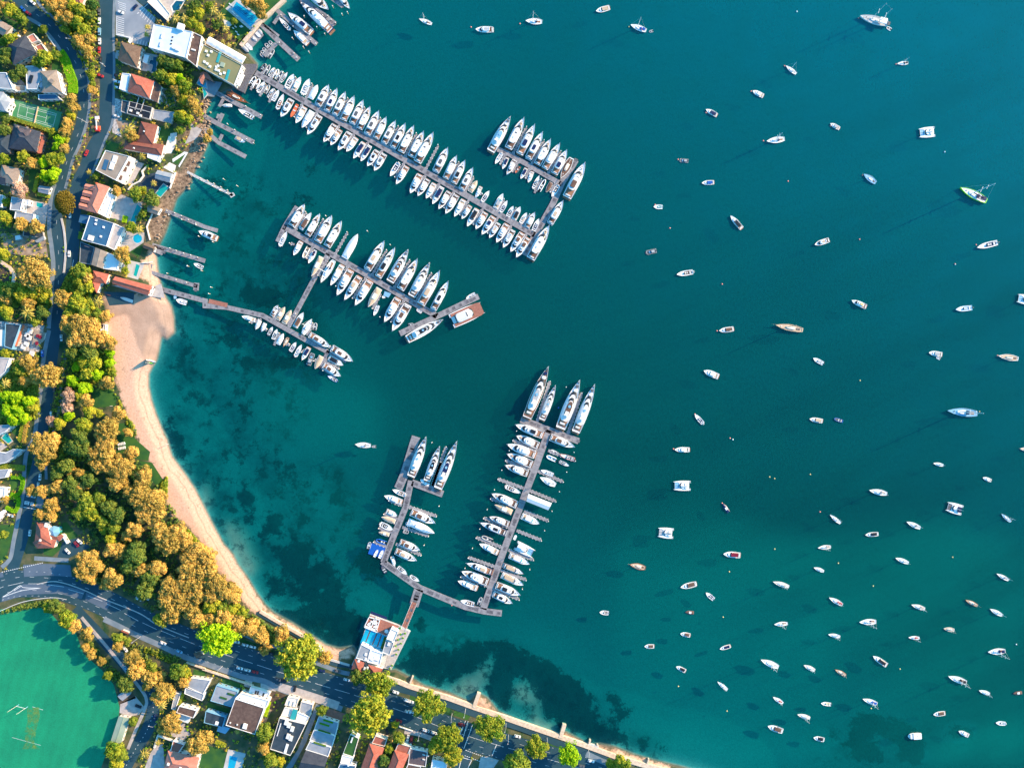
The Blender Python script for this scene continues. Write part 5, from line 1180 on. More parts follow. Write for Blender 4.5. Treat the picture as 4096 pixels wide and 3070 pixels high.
# parking bays
cp = [o for o in bpy.data.objects if o.name.startswith('forecourt')][0]
mb = MB()
for s in ["00:1255,%d 1340,%d" % (180 + 22 * i, 205 + 22 * i) for i in range(9)] + ["00:%d,%d %d,%d" % (1540 + 24 * i, 70 + 22 * i, 1490 + 24 * i, 150 + 22 * i) for i in range(6)] + ["00:%d,%d %d,%d" % (1405 + 30 * i, 395 + 9 * i, 1390 + 30 * i, 445 + 9 * i) for i in range(7)] + ["00:%d,%d %d,%d" % (1270 + 5 * i, 20 + 22 * i, 1360, 50 + 22 * i) for i in range(4)] + ["00:1600,40 1480,150", "00:1260,180 1255,360"]:
    q = [at(p, LAND).to_2d() for p in tpoly(s)]; L_, R_ = ribbon(q, .13); strip(mb, L_, R_, LAND + .045)
mb.obj('bay_marking', M['paint'], cp)
mb = MB()
for s in ["01:%d,%d %d,%d" % (880 + 30 * 0, 1070 + 35 * i, 970, 1090 + 35 * i) for i in range(4)] + ["01:880,1070 860,1190", "01:795,1145 765,1300"]:
    q = [at(p, LAND).to_2d() for p in tpoly(s)]; L_, R_ = ribbon(q, .13); strip(mb, L_, R_, LAND + .09)
mb.obj('bay_marking', M['paint'], r2)
# tennis court
tc = [at(p, LAND).to_2d() for p in tpoly("00:165,1075 672,1210 618,1420 128,1272")]
EXCL.append([tuple(p) for p in tc])
ct = link('tennis_court', None, None, (*tc[0], LAND)); b0 = Vector(tc[0])
mb = MB(); mb.sheet([p - b0 for p in tc], .03); mb.obj('court_surface', M['court'], ct)
def cuv(u, v):
    a = tc[0] + (tc[1] - tc[0]) * u; b = tc[3] + (tc[2] - tc[3]) * u; return a + (b - a) * v - b0
mb = MB()
for a, b in (((.11, .16), (.89, .16)), ((.11, .84), (.89, .84)), ((.11, .25), (.89, .25)), ((.11, .75), (.89, .75)), ((.11, .16), (.11, .84)), ((.89, .16), (.89, .84)), ((.29, .25), (.29, .75)), ((.71, .25), (.71, .75)), ((.29, .5), (.71, .5))):
    L_, R_ = ribbon([cuv(*a), cuv(*b)], .09); strip(mb, L_, R_, .05)
mb.obj('court_lines', M['paint'], ct)
mb = MB(); L_, R_ = ribbon([cuv(.5, .06), cuv(.5, .94)], .15); strip(mb, L_, R_, .03, 1.0); mb.obj('net', M['tan'], ct)
mb = MB(); L_, R_ = ribbon([cuv(-.02, 0), cuv(-.02, 1)], .4); strip(mb, L_, R_, 0, 2.2); mb.obj('back_wall', M['white'], ct)
tag(ct, 'green tennis court with white lines beside the white villas', 'tennis court'); 
# swimming pools
def pool(s, m, label, cop='concrete', rim=.9, round_=None):
    P = [at(p, LAND).to_2d() for p in tpoly(s)]
    if round_: P = [P[0] + Vector((math.cos(a), math.sin(a))) * round_ for a in [k * math.pi / 10 for k in range(20)]]
    EXCL.append([tuple(p) for p in P])
    c = sum(P, Vector((0, 0))) / len(P); r = link('swimming_pool', None, None, (*c, LAND)); loc = [p - c for p in P]
    if area(loc) < 0: loc = loc[::-1]
    out = [p + p.normalized() * rim for p in loc]
    mb = MB(); n = len(loc)
    mb.add([(*p, .09) for p in out] + [(*p, .09) for p in loc] + [(*p, .0) for p in out] + [(*p, .03) for p in loc], [(i, (i + 1) % n, n + (i + 1) % n, n + i) for i in range(n)] + [(2 * n + i, 2 * n + (i + 1) % n, (i + 1) % n, i) for i in range(n)] + [(n + i, n + (i + 1) % n, 3 * n + (i + 1) % n, 3 * n + i) for i in range(n)])
    mb.obj('coping', M[cop], r); mb = MB(); mb.sheet(loc, .05); mb.obj('pool_water', M[m], r)
    tag(r, label, 'swimming pool'); return r, c
pl, plc = pool("10:340,20 580,190 492,292 290,100", 'poolblue', 'large blue lap pool on the lawn above the restaurant')
for s in ("10:330,50 540,210", "10:310,75 515,235", "10:320,62 528,222"):
    q = [at(p, LAND).to_2d() - plc for p in tpoly(s)]; L_, R_ = ribbon(q, .12); mb = MB(); strip(mb, L_, R_, .062); mb.obj('lane_line', M['pooldeep'], pl)
mb = MB()
for s in ("10:415,128 428,138 432,160", "10:440,140 452,148 430,162"):
    mb.sheet([at(p, LAND).to_2d() - plc for p in tpoly(s)], .07)
mb.obj('floor_emblem', M['navy'], pl)
for a in (("00:1655,612 1692,618 1682,780 1630,775 1650,700 1613,690 1618,648 1652,652", 'pooldeep', 'navy L-shaped pool behind the brown hip-roofed house'), ("00:1812,1040 1868,1040 1885,1090 1878,1130 1840,1146 1800,1115", 'poolgreen', 'dark green pool beside the red-roofed white house'), ("01:1680,432 1760,332 1820,368 1732,470", 'poolteal', 'bright turquoise pool on the dark terrace by the rocks'),
          ("01:1440,730 1405,735 1480,545 1528,590 1470,680 1460,750", 'poolteal', 'long tapering teal pool behind the peach-roofed house'), ("01:1440,1312 1470,1190 1510,1208 1472,1330", 'poolteal', 'narrow teal pool on the white terrace above the boatshed'), ("01:395,525 462,540 462,580 430,585 395,568", 'poolteal', 'small teal pool at the white flat-roofed L-shaped house'),
          ("10:20,955 -85,905 -45,830 10,860", 'poolblue', 'hexagonal bright blue pool below the restaurant'), ("14:265,1520 352,1540 300,1720 240,1700", 'poolblue', 'bright blue pool at the lower frame edge'), ("02:20,1410 70,1350 130,1440 90,1470", 'poolteal', 'teal pool beside the modern white house at left'), ("10:-25,955 -5,960 25,1015 -10,1060", 'poolteal', 'little teal pond at the foot of the restaurant terrace')):
    pool(*a)
pool("01:1485,918", 'poolblue', 'round blue pool on the terrace of the blue flat-roofed house', round_=3.1)
pool("00:1900,10 1985,15 1920,120 1870,120 1855,70", 'pooldeep', 'dark curved pool at the upper frame edge', 'cream', 1.2)
# ------------------------------------------------------------------ houses
mb = MB(); mb.box(-.5, .5, -.03, .03, -.5, .5, 0); mb.box(-.43, .43, .03, .045, -.43, .43, 1); mb.box(-.02, .02, .045, .055, -.43, .43, 0)
WIN = mb.mesh('window', M['offwhite'], M['glass'])
mb = MB(); mb.box(-.5, .5, -.03, .04, -.5, .5, 0)
DOOR = mb.mesh('door', M['brown'])
SKY = None
def wing(root, kind, s, h, rm, wm, z0=LAND, pitch=.42, wins=True, door=False, over=.45):
    """one block of a house: walls, roof, windows; s gives the roof corners as seen in the photograph"""
    off = root.location
    P = [at(p, z0 + h).to_2d() - off.to_2d() for p in tpoly(s)]
    if area(P) < 0: P = P[::-1]
    n = len(P)
    EXCL.append([(p.x + off.x, p.y + off.y) for p in P])
    c = sum(P, Vector((0, 0))) / n
    flat = kind in 'fst'
    W_ = P if flat else [c + (p - c) * (1 - over / max(.5, (p - c).length)) for p in P]
    mb = MB(); mb.prism(W_, z0 - off.z, z0 + h - off.z - (0 if flat else .02))
    wl = mb.obj('wall', M[wm], root)
    zt = z0 + h - off.z
    if kind == 'f':      # flat roof behind a parapet
        inn = [c + (p - c) * (1 - .35 / max(.5, (p - c).length) * 1.3) for p in P]
        mb = MB(); mb.loft([[(*p, zt) for p in P], [(*p, zt + .5) for p in P], [(*p, zt + .5) for p in inn], [(*p, zt + .06) for p in inn]], bot=False, top=False); mb.obj('parapet', M[wm], root)
        mb = MB(); mb.sheet(inn, zt + .1); rf = mb.obj('roof', M[rm], root)
    elif kind in 'st':   # plain slab
        o_ = [c + (p - c) * 1.03 for p in P]
        mb = MB(); mb.prism(o_, zt, zt + .28); rf = mb.obj('roof', M[rm], root)
    elif n == 4:
        if (P[0] - P[1]).length + (P[2] - P[3]).length < (P[1] - P[2]).length + (P[3] - P[0]).length: P = P[1:] + P[:1]
        a = (P[3] + P[0]) / 2; b = (P[1] + P[2]) / 2
        half = ((P[0] - P[3]).length + (P[1] - P[2]).length) / 4
        d = (b - a); ln = d.length; d.normalize()
        ins = min(half, ln * .48) if kind == 'h' else 0
        zr_ = zt + half * pitch; ra = a + d * ins; rb = b - d * ins
        mb = MB(); v = [(*p, zt) for p in P] + [(*ra, zr_), (*rb, zr_)] + [(*p, zt - .22) for p in P]
        mb.add(v, [(0, 1, 5, 4), (2, 3, 4, 5), (1, 2, 5), (3, 0, 4), (6, 7, 1, 0), (7, 8, 2, 1), (8, 9, 3, 2), (9, 6, 0, 3)])
        rf = mb.obj('roof', M[rm], root)
        rc = MB(); segs = [(ra, rb, zr_, zr_)]
        if kind == 'h': segs += [(P[0], ra, zt, zr_), (P[3], ra, zt, zr_), (P[1], rb, zt, zr_), (P[2], rb, zt, zr_)]
        for p, q, za, zb in segs:
            if (p - q).length > .1: rc.tube((*p, za + .03), (*q, zb + .03), .13, n=4)
        if rc.f: rc.obj('ridge_cap', M[rm], rf)
    else:                # pyramid-like roof over any polygon
        zr_ = zt + min((p - c).length for p in P) * pitch
        mb = MB(); mb.add([(*p, zt) for p in P] + [(*c, zr_)], [(i, (i + 1) % n, n) for i in range(n)]); rf = mb.obj('roof', M[rm], root)
    if wins and h > 2.2:
        for i in range(n):
            a, b = W_[i], W_[(i + 1) % n]; e = b - a; ln = e.length
            if ln < 3: continue
            e.normalize(); nn = Vector((e.y, -e.x))
            seen = nn.dot((a + off.to_2d())) < 0
            k = min(4, int(ln / 3.2)) if seen else min(2, int(ln / 5))
            for fl in range(max(1, min(3, int(h / 3)))):
                for j in range(k):
                    p = a + e * ln * (j + .5) / k + nn * .02
                    o = link('window', WIN, root, (p.x, p.y, z0 - off.z + 1.6 + 2.9 * fl)); o.rotation_euler = (0, 0, math.atan2(nn.y, nn.x) - math.pi / 2); o.scale = (min(1.7, ln / k * .6), 1, 1.45 if fl or not seen else 1.6)
            if door and seen:
                p = a + e * ln * .93 + nn * .02
                o = link('door', DOOR, root, (p.x, p.y, z0 - off.z + 1.1)); o.rotation_euler = (0, 0, math.atan2(nn.y, nn.x) - math.pi / 2); o.scale = (1.0, 1, 2.2); door = False
    return rf
def bits(root, h, s, name, m, w=.9, d=.9, z=.5, z0=LAND, rot=.3, base=.1):
    """small roof pieces: skylights, plant boxes, chimneys"""
    off = root.location
    for p in tpoly(s):
        q = at(p, z0 + h) - off
        mb = MB(); mb.box(-w / 2, w / 2, -d / 2, d / 2, 0, z)
        if name in ('skylight', 'plant_box'): mb.box(-w * .38, w * .38, -d * .38, d * .38, z, z + .03)
        o = mb.obj(name, M[m], root, (q.x, q.y, z0 + h + base - off.z)); o.rotation_euler = (0, 0, -rot)
def house(name, cat, label, short, wings, extra=(), z0=LAND):
    p0 = tpoly(wings[0][1]); c = sum((at(p, z0) for p in p0), Vector()) / len(p0); c.z = z0
    r = link(name, None, None, c)
    for i, w in enumerate(wings):
        wing(r, w[0], w[1], w[2], w[3], w[4], z0, door=(i == 0), **(w[5] if len(w) > 5 else {}))
    for e in extra: bits(r, *e[:-1], **e[-1]) if isinstance(e[-1], dict) else bits(r, *e)
    tag(r, label, cat)
    if short: landmark('land', short, c, r)
    return r
HO = 'house'
house('house', HO, 'pale gabled house cut by the left frame edge near the top', 'pale gabled house', [('g', "00:-60,185 132,288 45,395 -100,300", 5.5, 'tiletan', 'cream')])
house('house', HO, 'dark slate-roofed house with a flat pink annex inside the road curve', 'slate-roofed house', [('h', "00:85,475 275,378 398,570 140,702", 6.5, 'tileslate', 'cream'), ('f', "00:296,398 366,364 420,440 345,470", 4.5, 'tilepink', 'cream'), ('f', "00:385,500 450,470 518,575 430,590", 4.0, 'tilebrick', 'cream')], [(6.8, "00:215,395", 'chimney', 'cream', 1.1, 1.1, 1.6), (7.6, "00:215,545", 'skylight', 'offwhite', 1.3, 1.6, .25)])
house('villa', 'villa', 'large tan-roofed white villa with turret above the tennis court', 'tan-roofed villa', [('h', "00:430,770 612,755 670,1000 450,1000", 7, 'tiletan', 'white'), ('f', "00:280,715 440,712 470,760 400,965 292,965", 6, 'roofgrey', 'white'), ('f', "00:415,1022 610,1022 660,1075 418,1078", 3.5, 'roofblue', 'white'), ('f', "00:130,930 282,930 282,985 125,985", 3.5, 'rooftan', 'white')],
    [(9.5, "00:565,880", 'turret', 'tiletan', 2.6, 2.6, 1.2, LAND, .6), (6.2, "00:335,855", 'skylight', 'glass', 2.2, 5.5, .4), (7.2, "00:450,850 450,920", 'solar_panel', 'roofblue', 2.2, 3.6, .2)])
house('villa', 'villa', 'white three-storey villa cut by the left frame edge beside the tennis court', 'white edge villa', [('f', "00:-60,785 70,785 145,965 -60,950", 8, 'roofgrey', 'white'), ('h', "00:-60,985 40,992 112,1105 60,1200 -60,1180", 7, 'roofgrey', 'white')])
house('house', HO, 'grey-slate house with many hips and an orange side wing below the tennis court', 'many-hipped slate house', [('h', "00:150,1335 440,1422 395,1640 95,1600", 6, 'tileslate', 'brick'), ('h', "00:-40,1480 120,1420 110,1656 -60,1656", 5, 'roofdark', 'brick'), ('g', "00:440,1455 492,1468 440,1656 385,1656", 3.5, 'tilebrick', 'brick'), ('h', "00:190,1380 330,1395 300,1500 180,1470", 8, 'tilepurple', 'brick')], [(7.6, "00:200,1370 300,1380", 'chimney', 'tiletan', 1.1, 1.1, 1.2)])
house('house', HO, 'pink-roofed house cut by the upper frame edge among trees', 'pink-roofed edge house', [('h', "00:765,-60 925,-40 880,55 755,15", 5, 'tilepink', 'cream')])
marina_b = house('clubhouse', 'clubhouse', 'big white flat-roofed building beside the upper car park', 'white flat-roofed clubhouse', [('f', "00:1662,262 2080,345 2012,628 1608,512", 9, 'roofwhite', 'white'), ('f', "00:2084,348 2178,392 2120,720 2020,640", 7.5, 'roofearth', 'cream')],
    [(9, "00:1865,402 1855,440 1848,475", 'skylight', 'black', .9, .9, .3), (9, "00:1920,540 1880,520", 'air_conditioner', 'offwhite', 2.6, 1.6, .9), (9, "00:1735,480 1750,390", 'roof_vent', 'offwhite', .8, 3.2, .7), (9, "00:1960,300", 'lift_tower', 'white', 4.2, 4.2, 2.2), (7.5, "00:2070,400 2090,540 2030,590", 'awning', 'offwhite', 3, 1, .6)])
house('house', HO, 'brown hip-roofed house below the car park', 'brown hip-roofed house', [('h', "00:1305,450 1532,505 1480,728 1275,650", 6, 'tilebrown', 'cream'), ('s', "00:1560,590 1612,600 1585,685 1540,670", 3, 'white', 'white', {'wins': False})])
house('house', HO, 'white house with a red hipped roof and terrace beside the lower street', 'red hip-roofed house', [('h', "00:1417,795 1662,872 1612,1062 1380,990", 7, 'tilered', 'white'), ('f', "00:1322,790 1408,800 1370,990 1290,962", 5.5, 'roofwhite', 'white'), ('s', "00:1668,872 1740,930 1700,1105 1625,1062", 4.5, 'roofearth', 'cream')])
house('building_site', 'construction', 'half-built concrete house frame with dark formwork floors', 'half-built house', [('f', "00:1400,1095 1648,1162 1618,1288 1372,1225", 3.5, 'black', 'concrete', {'wins': False}), ('f', "00:1320,1080 1392,1094 1364,1225 1308,1205", 2.5, 'roofdark', 'rubble', {'wins': False}), ('f', "00:1660,1182 1880,1212 1850,1332 1640,1282", 2.0, 'roofgrey', 'concrete', {'wins': False})],
    [(3.6, "00:1480,1120 1540,1140", 'formwork_beam', 'concrete', .4, 9, .4), (3.6, "00:1440,1165 1500,1180 1560,1195", 'formwork_beam', 'concrete', 8, .4, .4), (3.6, "00:1490,1225 1415,1195 1520,1250", 'material_stack', 'offwhite', 1.6, 1.6, .8)])
house('house', HO, 'maroon-tiled L-shaped house above the rocky shore', 'maroon-roofed house', [('h', "00:1522,1310 1702,1352 1650,1560 1470,1530", 5.5, 'tilemaroon', 'cream'), ('h', "00:1352,1505 1770,1560 1740,1680 1330,1605", 5, 'tilemaroon', 'cream'), ('f', "00:1600,1625 1740,1665 1700,1740 1590,1700", 4.5, 'white', 'white')], [(7.3, "00:1560,1420 1450,1600", 'chimney', 'white', .8, .8, 1)])
rest = house('restaurant', 'restaurant', 'olive flat-roofed waterside restaurant dotted with white vents', 'olive-roofed restaurant', [('f', "00:2195,480 10:405,705 318,922 00:2105,690", 6, 'roofolive', 'cream')],
    [(6, "10:15,555 35,600 -5,670 55,720 120,755 125,725 150,765 210,790 170,800 145,715 70,560 25,690", 'roof_vent', 'white', 1.5, 1.5, .6), (6, "10:150,620 245,810", 'skylight', 'teal', 1.8, 7.5, .25), (6, "10:190,700", 'plant_box', 'roofgreen', 3, 3, .6)])
sheet('deck', "10:405,690 560,690 555,730 480,850 420,1000 290,935 330,915 410,700", .05, 'deckdark', dz=2.6)
def barrel(name, s, w, h, label, cat, m='white', rise=1.6):
    a, b = [at(p, h + LAND + rise) for p in tpoly(s)]; c = (a + b) / 2; c.z = LAND
    r = link(name, None, None, c); d = (b - a).normalized(); n = Vector((-d.y, d.x, 0)); hw = w * K * S / 2
    mb = MB(); rings = []
    N_ = 7
    for i in range(N_ * 2 - 1):
        q = a + (b - a) * i / (N_ * 2 - 2) - c; sc = 1 if i % 2 == 0 else .90
        rings.append([(q.x + n.x * hw * math.cos(t), q.y + n.y * hw * math.cos(t), h + rise * sc * math.sin(t)) for t in [k * math.pi / 8 for k in range(9)]])
    mb.loft(rings); mb.obj('canopy', M[m], r)
    for e in (a, (a + b) / 2, b):
        for sg in (-1, 1):
            mb = MB(); q = e - c + n * sg * hw * .9; mb.tube((q.x, q.y, 0), (q.x, q.y, h), .12); mb.obj('post', M['metal'], r)
    tag(r, label, cat)
barrel('awning', "10:25,425 415,645", 86, 4.5, 'long scalloped white barrel awning along the restaurant', 'awning')
barrel('awning', "10:395,795 340,915", 62, 3, 'small white barrel awning on the restaurant deck corner', 'awning', rise=1.0)
house('garden_house', 'garden house', 'rust-brown roofed hut below the restaurant', 'rust-roofed hut', [('h', "00:2150,800 2190,770 10:30,790 95,880 20,850", 3.5, 'redwood', 'brick'), ('g', "00:2145,840 2190,780 10:10,820 -40,905", 4, 'redwood', 'brick')])
house('house', HO, 'brown flat-roofed house with a pergola terrace', 'pergola house', [('f', "01:1140,-35 1398,30 1252,292 1035,180", 6.5, 'rooftan', 'white'), ('s', "01:1405,35 1462,62 1325,325 1262,290", 4.5, 'cream', 'cream')], [(6.6, "01:1240,65 1212,130", 'skylight', 'white', 3, 5.5, .5), (4.8, "01:1385,110 1350,170 1300,260", 'pergola_slot', 'brown', 2.2, 3.2, .1), (6.7, "01:1140,120", 'bluelit_strip', 'roofblue', 3, 7, .1)])  # thin blue slab on the roof stands for a strip of blue light
house('house', HO, 'peach-roofed house with a row of street-side gables', 'peach-roofed house', [('h', "01:1035,312 1182,358 1050,645 925,615", 6.5, 'tilepink', 'white')] + [('g', s, 6.0, 'tilepink', 'white') for s in ("01:925,325 1062,352 1045,408 905,382", "01:905,392 1030,425 1012,478 885,450", "01:882,462 1010,498 995,548 868,518", "01:860,530 985,562 965,618 850,590")] + [('f', "01:1130,400 1230,450 1150,690 1050,640", 4, 'white', 'white')], [(7.8, "01:1050,325", 'chimney', 'orange', 1, 1, 1.4)])
house('house', HO, 'modern house with a large blue flat roof', 'blue flat-roofed house', [('f', "01:970,670 1232,752 1152,1002 882,932", 6.5, 'roofblue', 'white'), ('f', "01:1240,760 1342,802 1232,1042 1158,1004", 5, 'paving', 'white'), ('s', "01:870,660 962,668 935,760 850,740", 3.5, 'roofblue', 'white')], [(6.5, "01:1040,720 1035,760 1120,795 1090,895", 'skylight', 'white', 1.4, 1.4, .5), (6.5, "01:985,912", 'roof_dome', 'cream', 3.6, 3.6, 1.0)])
house('house', HO, 'brown flat-roofed house with white terrace and dark carport', 'carport house', [('g', "01:1030,1012 1155,1062 1110,1242 985,1200", 6, 'rooftan', 'white', {'pitch': .18}), ('f', "01:1158,1065 1300,1130 1262,1262 1115,1243", 4.5, 'white', 'white'), ('f', "01:872,950 1022,1012 978,1198 860,1178", 3, 'roofdark', 'roofgrey')], [(3.1, "01:940,1005", 'skylight', 'pink', 3.6, .6, .3)])
house('cottage', 'cottage', 'red-tiled cottage beside the slipway', 'red slipway cottage', [('h', "01:1005,1262 1175,1300 1140,1405 998,1382", 5, 'tilered', 'cream'), ('h', "01:995,1375 1090,1390 1045,1505 985,1455", 4.5, 'tilered', 'cream')])
house('boatshed', 'boatshed', 'long red-tiled boatshed on the beach', 'long red boatshed', [('g', "01:1242,1325 1642,1428 1598,1532 1210,1402", 6, 'tilered', 'white')])
house('boathouse', 'boathouse', 'grey and white gabled boathouse above the turquoise pool', 'grey-white boathouse', [('g', "01:1700,178 1862,215 1832,312 1670,268", 4.5, 'roofgrey', 'white')])
house('boathouse', 'boathouse', 'small gabled tan boathouse at the head of a jetty', 'small tan boathouse', [('g', "01:1600,545 1735,590 1695,662 1590,628", 4, 'tiletan', 'white')])
house('boathouse', 'boathouse', 'small brown-roofed boathouse beside the round pool', 'brown-roofed boathouse', [('g', "01:1562,958 1675,1000 1655,1062 1540,1012", 3.5, 'tilebrown', 'white')])
house('house', HO, 'pale-roofed house at the left edge with deck chairs', 'pale deck house', [('h', "01:20,118 222,168 180,345 -20,300", 5.5, 'tiletan', 'cream'), ('g', "01:-60,180 95,210 60,340 -60,320", 5, 'tileslate', 'cream')])
house('house', HO, 'white L-shaped modern house with flat grey roofs', 'white L-shaped house', [('f', "01:130,468 252,490 222,620 110,608", 6, 'roofgrey', 'white'), ('f', "01:170,628 370,655 352,752 155,700", 6, 'roofgrey', 'white'), ('f', "01:255,492 320,500 310,560 245,560", 4, 'roofwhite', 'white')])
house('garage', 'garage', 'blue-grey roofed garage by the curving road', 'blue-grey garage', [('g', "01:425,345 548,362 520,442 412,415", 3.2, 'roofgrey', 'white')])
house('house', HO, 'bluish flat roof at the left frame edge above the dirt building site', 'bluish edge roof', [('f', "01:-60,440 35,450 20,580 -60,570", 5, 'roofgrey', 'white')])
house('building_site', 'construction', 'dark steel formwork and cabins on the dirt building site', 'dirt building site', [('f', "01:255,830 470,850 480,930 400,900 250,890", 1.2, 'roofdark', 'rubble', {'wins': False}), ('g', "01:375,940 470,885 482,915 400,962", 2.6, 'roofgrey', 'offwhite', {'wins': False}), ('s', "01:165,890 215,880 230,920 170,935", 2.2, 'roofwhite', 'paleblue', {'wins': False})])
house('building_site', 'construction', 'blue-black roof frame amid bright rubble on the left building site', 'rubble building site', [('f', "02:62,172 225,188 130,455 50,425", 5, 'roofdark', 'paleblue', {'wins': False}), ('s', "02:230,190 270,200 180,420 150,400", 3, 'orange', 'rubble', {'wins': False}), ('s', "02:370,255 490,275 470,350 400,420 350,400", 1.4, 'rooftan', 'white', {'wins': False}), ('s', "02:-60,240 60,250 40,420 -60,410", 4, 'cream', 'cream', {'wins': False})], [(1.7, "02:410,310 440,325 400,390", 'material_stack', 'wine', 1.6, 2.2, .8), (1.2, "02:290,400 320,330 260,430 350,500 300,300 330,260", 'material_stack', 'offwhite', 3.2, 3.2, 1.0)])
house('house', HO, 'pale house roof at the left edge beside a grey path', 'pale terrace house', [('f', "02:-60,535 108,550 60,700 -60,800", 5, 'paving', 'white')])
house('house', HO, 'modern white house with grey roof beside the teal pool at left', 'modern white house', [('f', "02:-60,1280 145,1262 60,1345 -60,1400", 6, 'roofgrey', 'white'), ('f', "02:-60,1560 60,1570 140,1530 240,1540 180,1600 60,1680 -60,1700", 5, 'roofgrey', 'white')])
house('kiosk', 'kiosk', 'small white kiosk with a dark panel at the top of the beach', 'beach kiosk', [('f', "02:1090,182 1142,186 1135,290 1088,285", 3, 'white', 'white')], [(3, "02:1102,205", 'solar_panel', 'black', 1.6, 3.2, .2)])
house('house', HO, 'white house with a blue-grey roof left of the clipped hedges', 'upper hedge house', [('f', "03:-60,100 100,92 60,180 -60,200", 5, 'roofgrey', 'white'), ('f', "03:-60,280 60,290 40,440 -60,440", 5.5, 'cream', 'white')])
house('garage', 'garage', 'white low carport wing beside the white parked car at left', 'white carport wing', [('s', "03:-60,590 40,530 50,560 -20,660 -60,680", 3, 'white', 'white')])
house('house', HO, 'red-tiled house with a blue glass conservatory at the street corner', 'conservatory house', [('h', "03:398,665 500,662 560,900 372,880", 6, 'tilebrick', 'cream'), ('h', "03:350,880 420,830 610,850 580,940 400,945", 5, 'tilebrick', 'cream'), ('h', "03:500,790 600,830 660,790 690,810 640,870", 4.5, 'tilebrick', 'cream'), ('p', "03:510,730 580,700 640,715 645,775 590,835 540,800", 4, 'paleblue', 'teal'), ('g', "03:662,812 690,808 740,890 712,895", 3, 'offwhite', 'cream')], [(7.5, "03:440,855", 'chimney', 'offwhite', 1.3, 1.3, 1), (6, "03:505,690", 'bay', 'cream', 2.2, 3, 1)])
house('pavilion', 'pavilion', 'long pale green sports pavilion beside the playing field', 'sports pavilion', [('g', "04:1282,1095 1392,1118 1308,1385 1185,1392", 4, 'roofgreen', 'cream', {'pitch': .12})])
house('shed', 'shed', 'double grey-roofed groundsman shed beside the playing field', 'grey double shed', [('g', "04:1350,812 1412,858 1322,932 1265,878", 3, 'roofgrey', 'white', {'pitch': .2})])
house('bus_shelter', 'shelter', 'red-roofed bus shelter on the traffic island', 'red bus shelter', [('g', "04:1315,165 1392,198 1378,222 1302,190", 2.8, 'tilemaroon', 'cream', {'wins': False})])
house('bus_shelter', 'shelter', 'brown-roofed bus shelter beside the lime fig', 'brown bus shelter', [('h', "04:2085,420 2160,395 2195,440 2120,475", 2.8, 'tilebrown', 'cream', {'wins': False})])
house('terrace_house', 'terrace house', 'stepped white terrace house with roof gardens, leftmost of the row', 'stepped terrace house', [('f', "04:2060,680 14:60,710 -20,860 04:2000,770", 5, 'roofgrey', 'white'), ('f', "04:2000,790 14:-5,860 -30,930 04:1990,850", 5, 'roofgrey', 'white'), ('f', "04:1935,985 2125,1035 2090,1115 1903,1055", 6.5, 'roofearth', 'white'), ('f', "04:1890,840 1950,850 1890,1030 1850,1015", 3, 'roofgrey', 'white'), ('s', "04:1930,1075 2060,1100 2030,1170 1915,1140", 3.5, 'roofwhite', 'white')])
house('terrace_house', 'terrace house', 'grey terrace house with lawn strips between stepped roofs', 'lawn terrace house', [('f', "14:125,760 355,830 320,1005 60,930", 5, 'roofgrey', 'paleblue'), ('f', "14:10,1040 225,1105 190,1215 -10,1165", 5.5, 'roofdark', 'paleblue'), ('s', "14:150,1195 270,1225 220,1285 130,1255", 3, 'paleblue', 'paleblue')], [(5.1, "14:280,860 200,900", 'planter', 'lawn', 5, 1.2, .3), (5.6, "14:130,1170", 'skylight', 'white', 2.4, 2.4, .4)])
house('apartment_block', 'apartment block', 'white block with a brown earth-covered flat roof by the main road', 'earth-roofed block', [('f', "14:328,905 642,1005 540,1292 225,1192", 9, 'roofearth', 'white'), ('f', "14:385,842 690,930 660,1010 335,895", 7, 'roofwhite', 'cream')], [(9, "14:435,1200", 'lift_housing', 'white', 2.8, 3.4, 1.0), (9, "14:350,1185 275,1165", 'roof_vent', 'offwhite', .9, .9, .6)])
house('garage', 'garage', 'white flat garage roof with dark skylights fronting the earth-roofed block', 'white garage roof', [('f', "14:490,780 705,845 670,915 472,850", 3.2, 'roofwhite', 'white', {'wins': False})], [(3.2, "14:548,840 572,845 630,865", 'skylight', 'black', 1.1, 2.6, .3)])
house('apartment_block', 'apartment block', 'modern block with black roof, white frame and stepped front terraces', 'black-roofed block', [('f', "14:805,1110 1090,1180 922,1520 705,1450", 8.5, 'roofdark', 'cream'), ('f', "14:895,885 1010,905 985,1000 860,975", 4.5, 'cream', 'cream'), ('f', "14:1040,935 1168,970 1130,1095 1010,1060", 4.5, 'roofgrey', 'cream'), ('f', "14:860,1000 1000,1020 950,1110 820,1090", 6, 'cream', 'cream'), ('f', "14:1000,1050 1130,1105 1080,1180 980,1140", 6, 'roofwhite', 'cream')],
    [(8.6, "14:910,1190 880,1160 945,1230 900,1310 930,1330", 'roof_plant', 'offwhite', 2.4, 3.4, 1.0), (8.6, "14:885,1420 870,1470", 'skylight', 'white', 1.8, 3.4, .4), (8.6, "14:800,1240", 'roof_duct', 'white', .5, 9, .5), (4.6, "14:920,955 960,965", 'planter', 'offwhite', 1, 3.4, .5), (7, "14:960,1080", 'glass_canopy', 'teal', 3.4, 7.5, .3)])
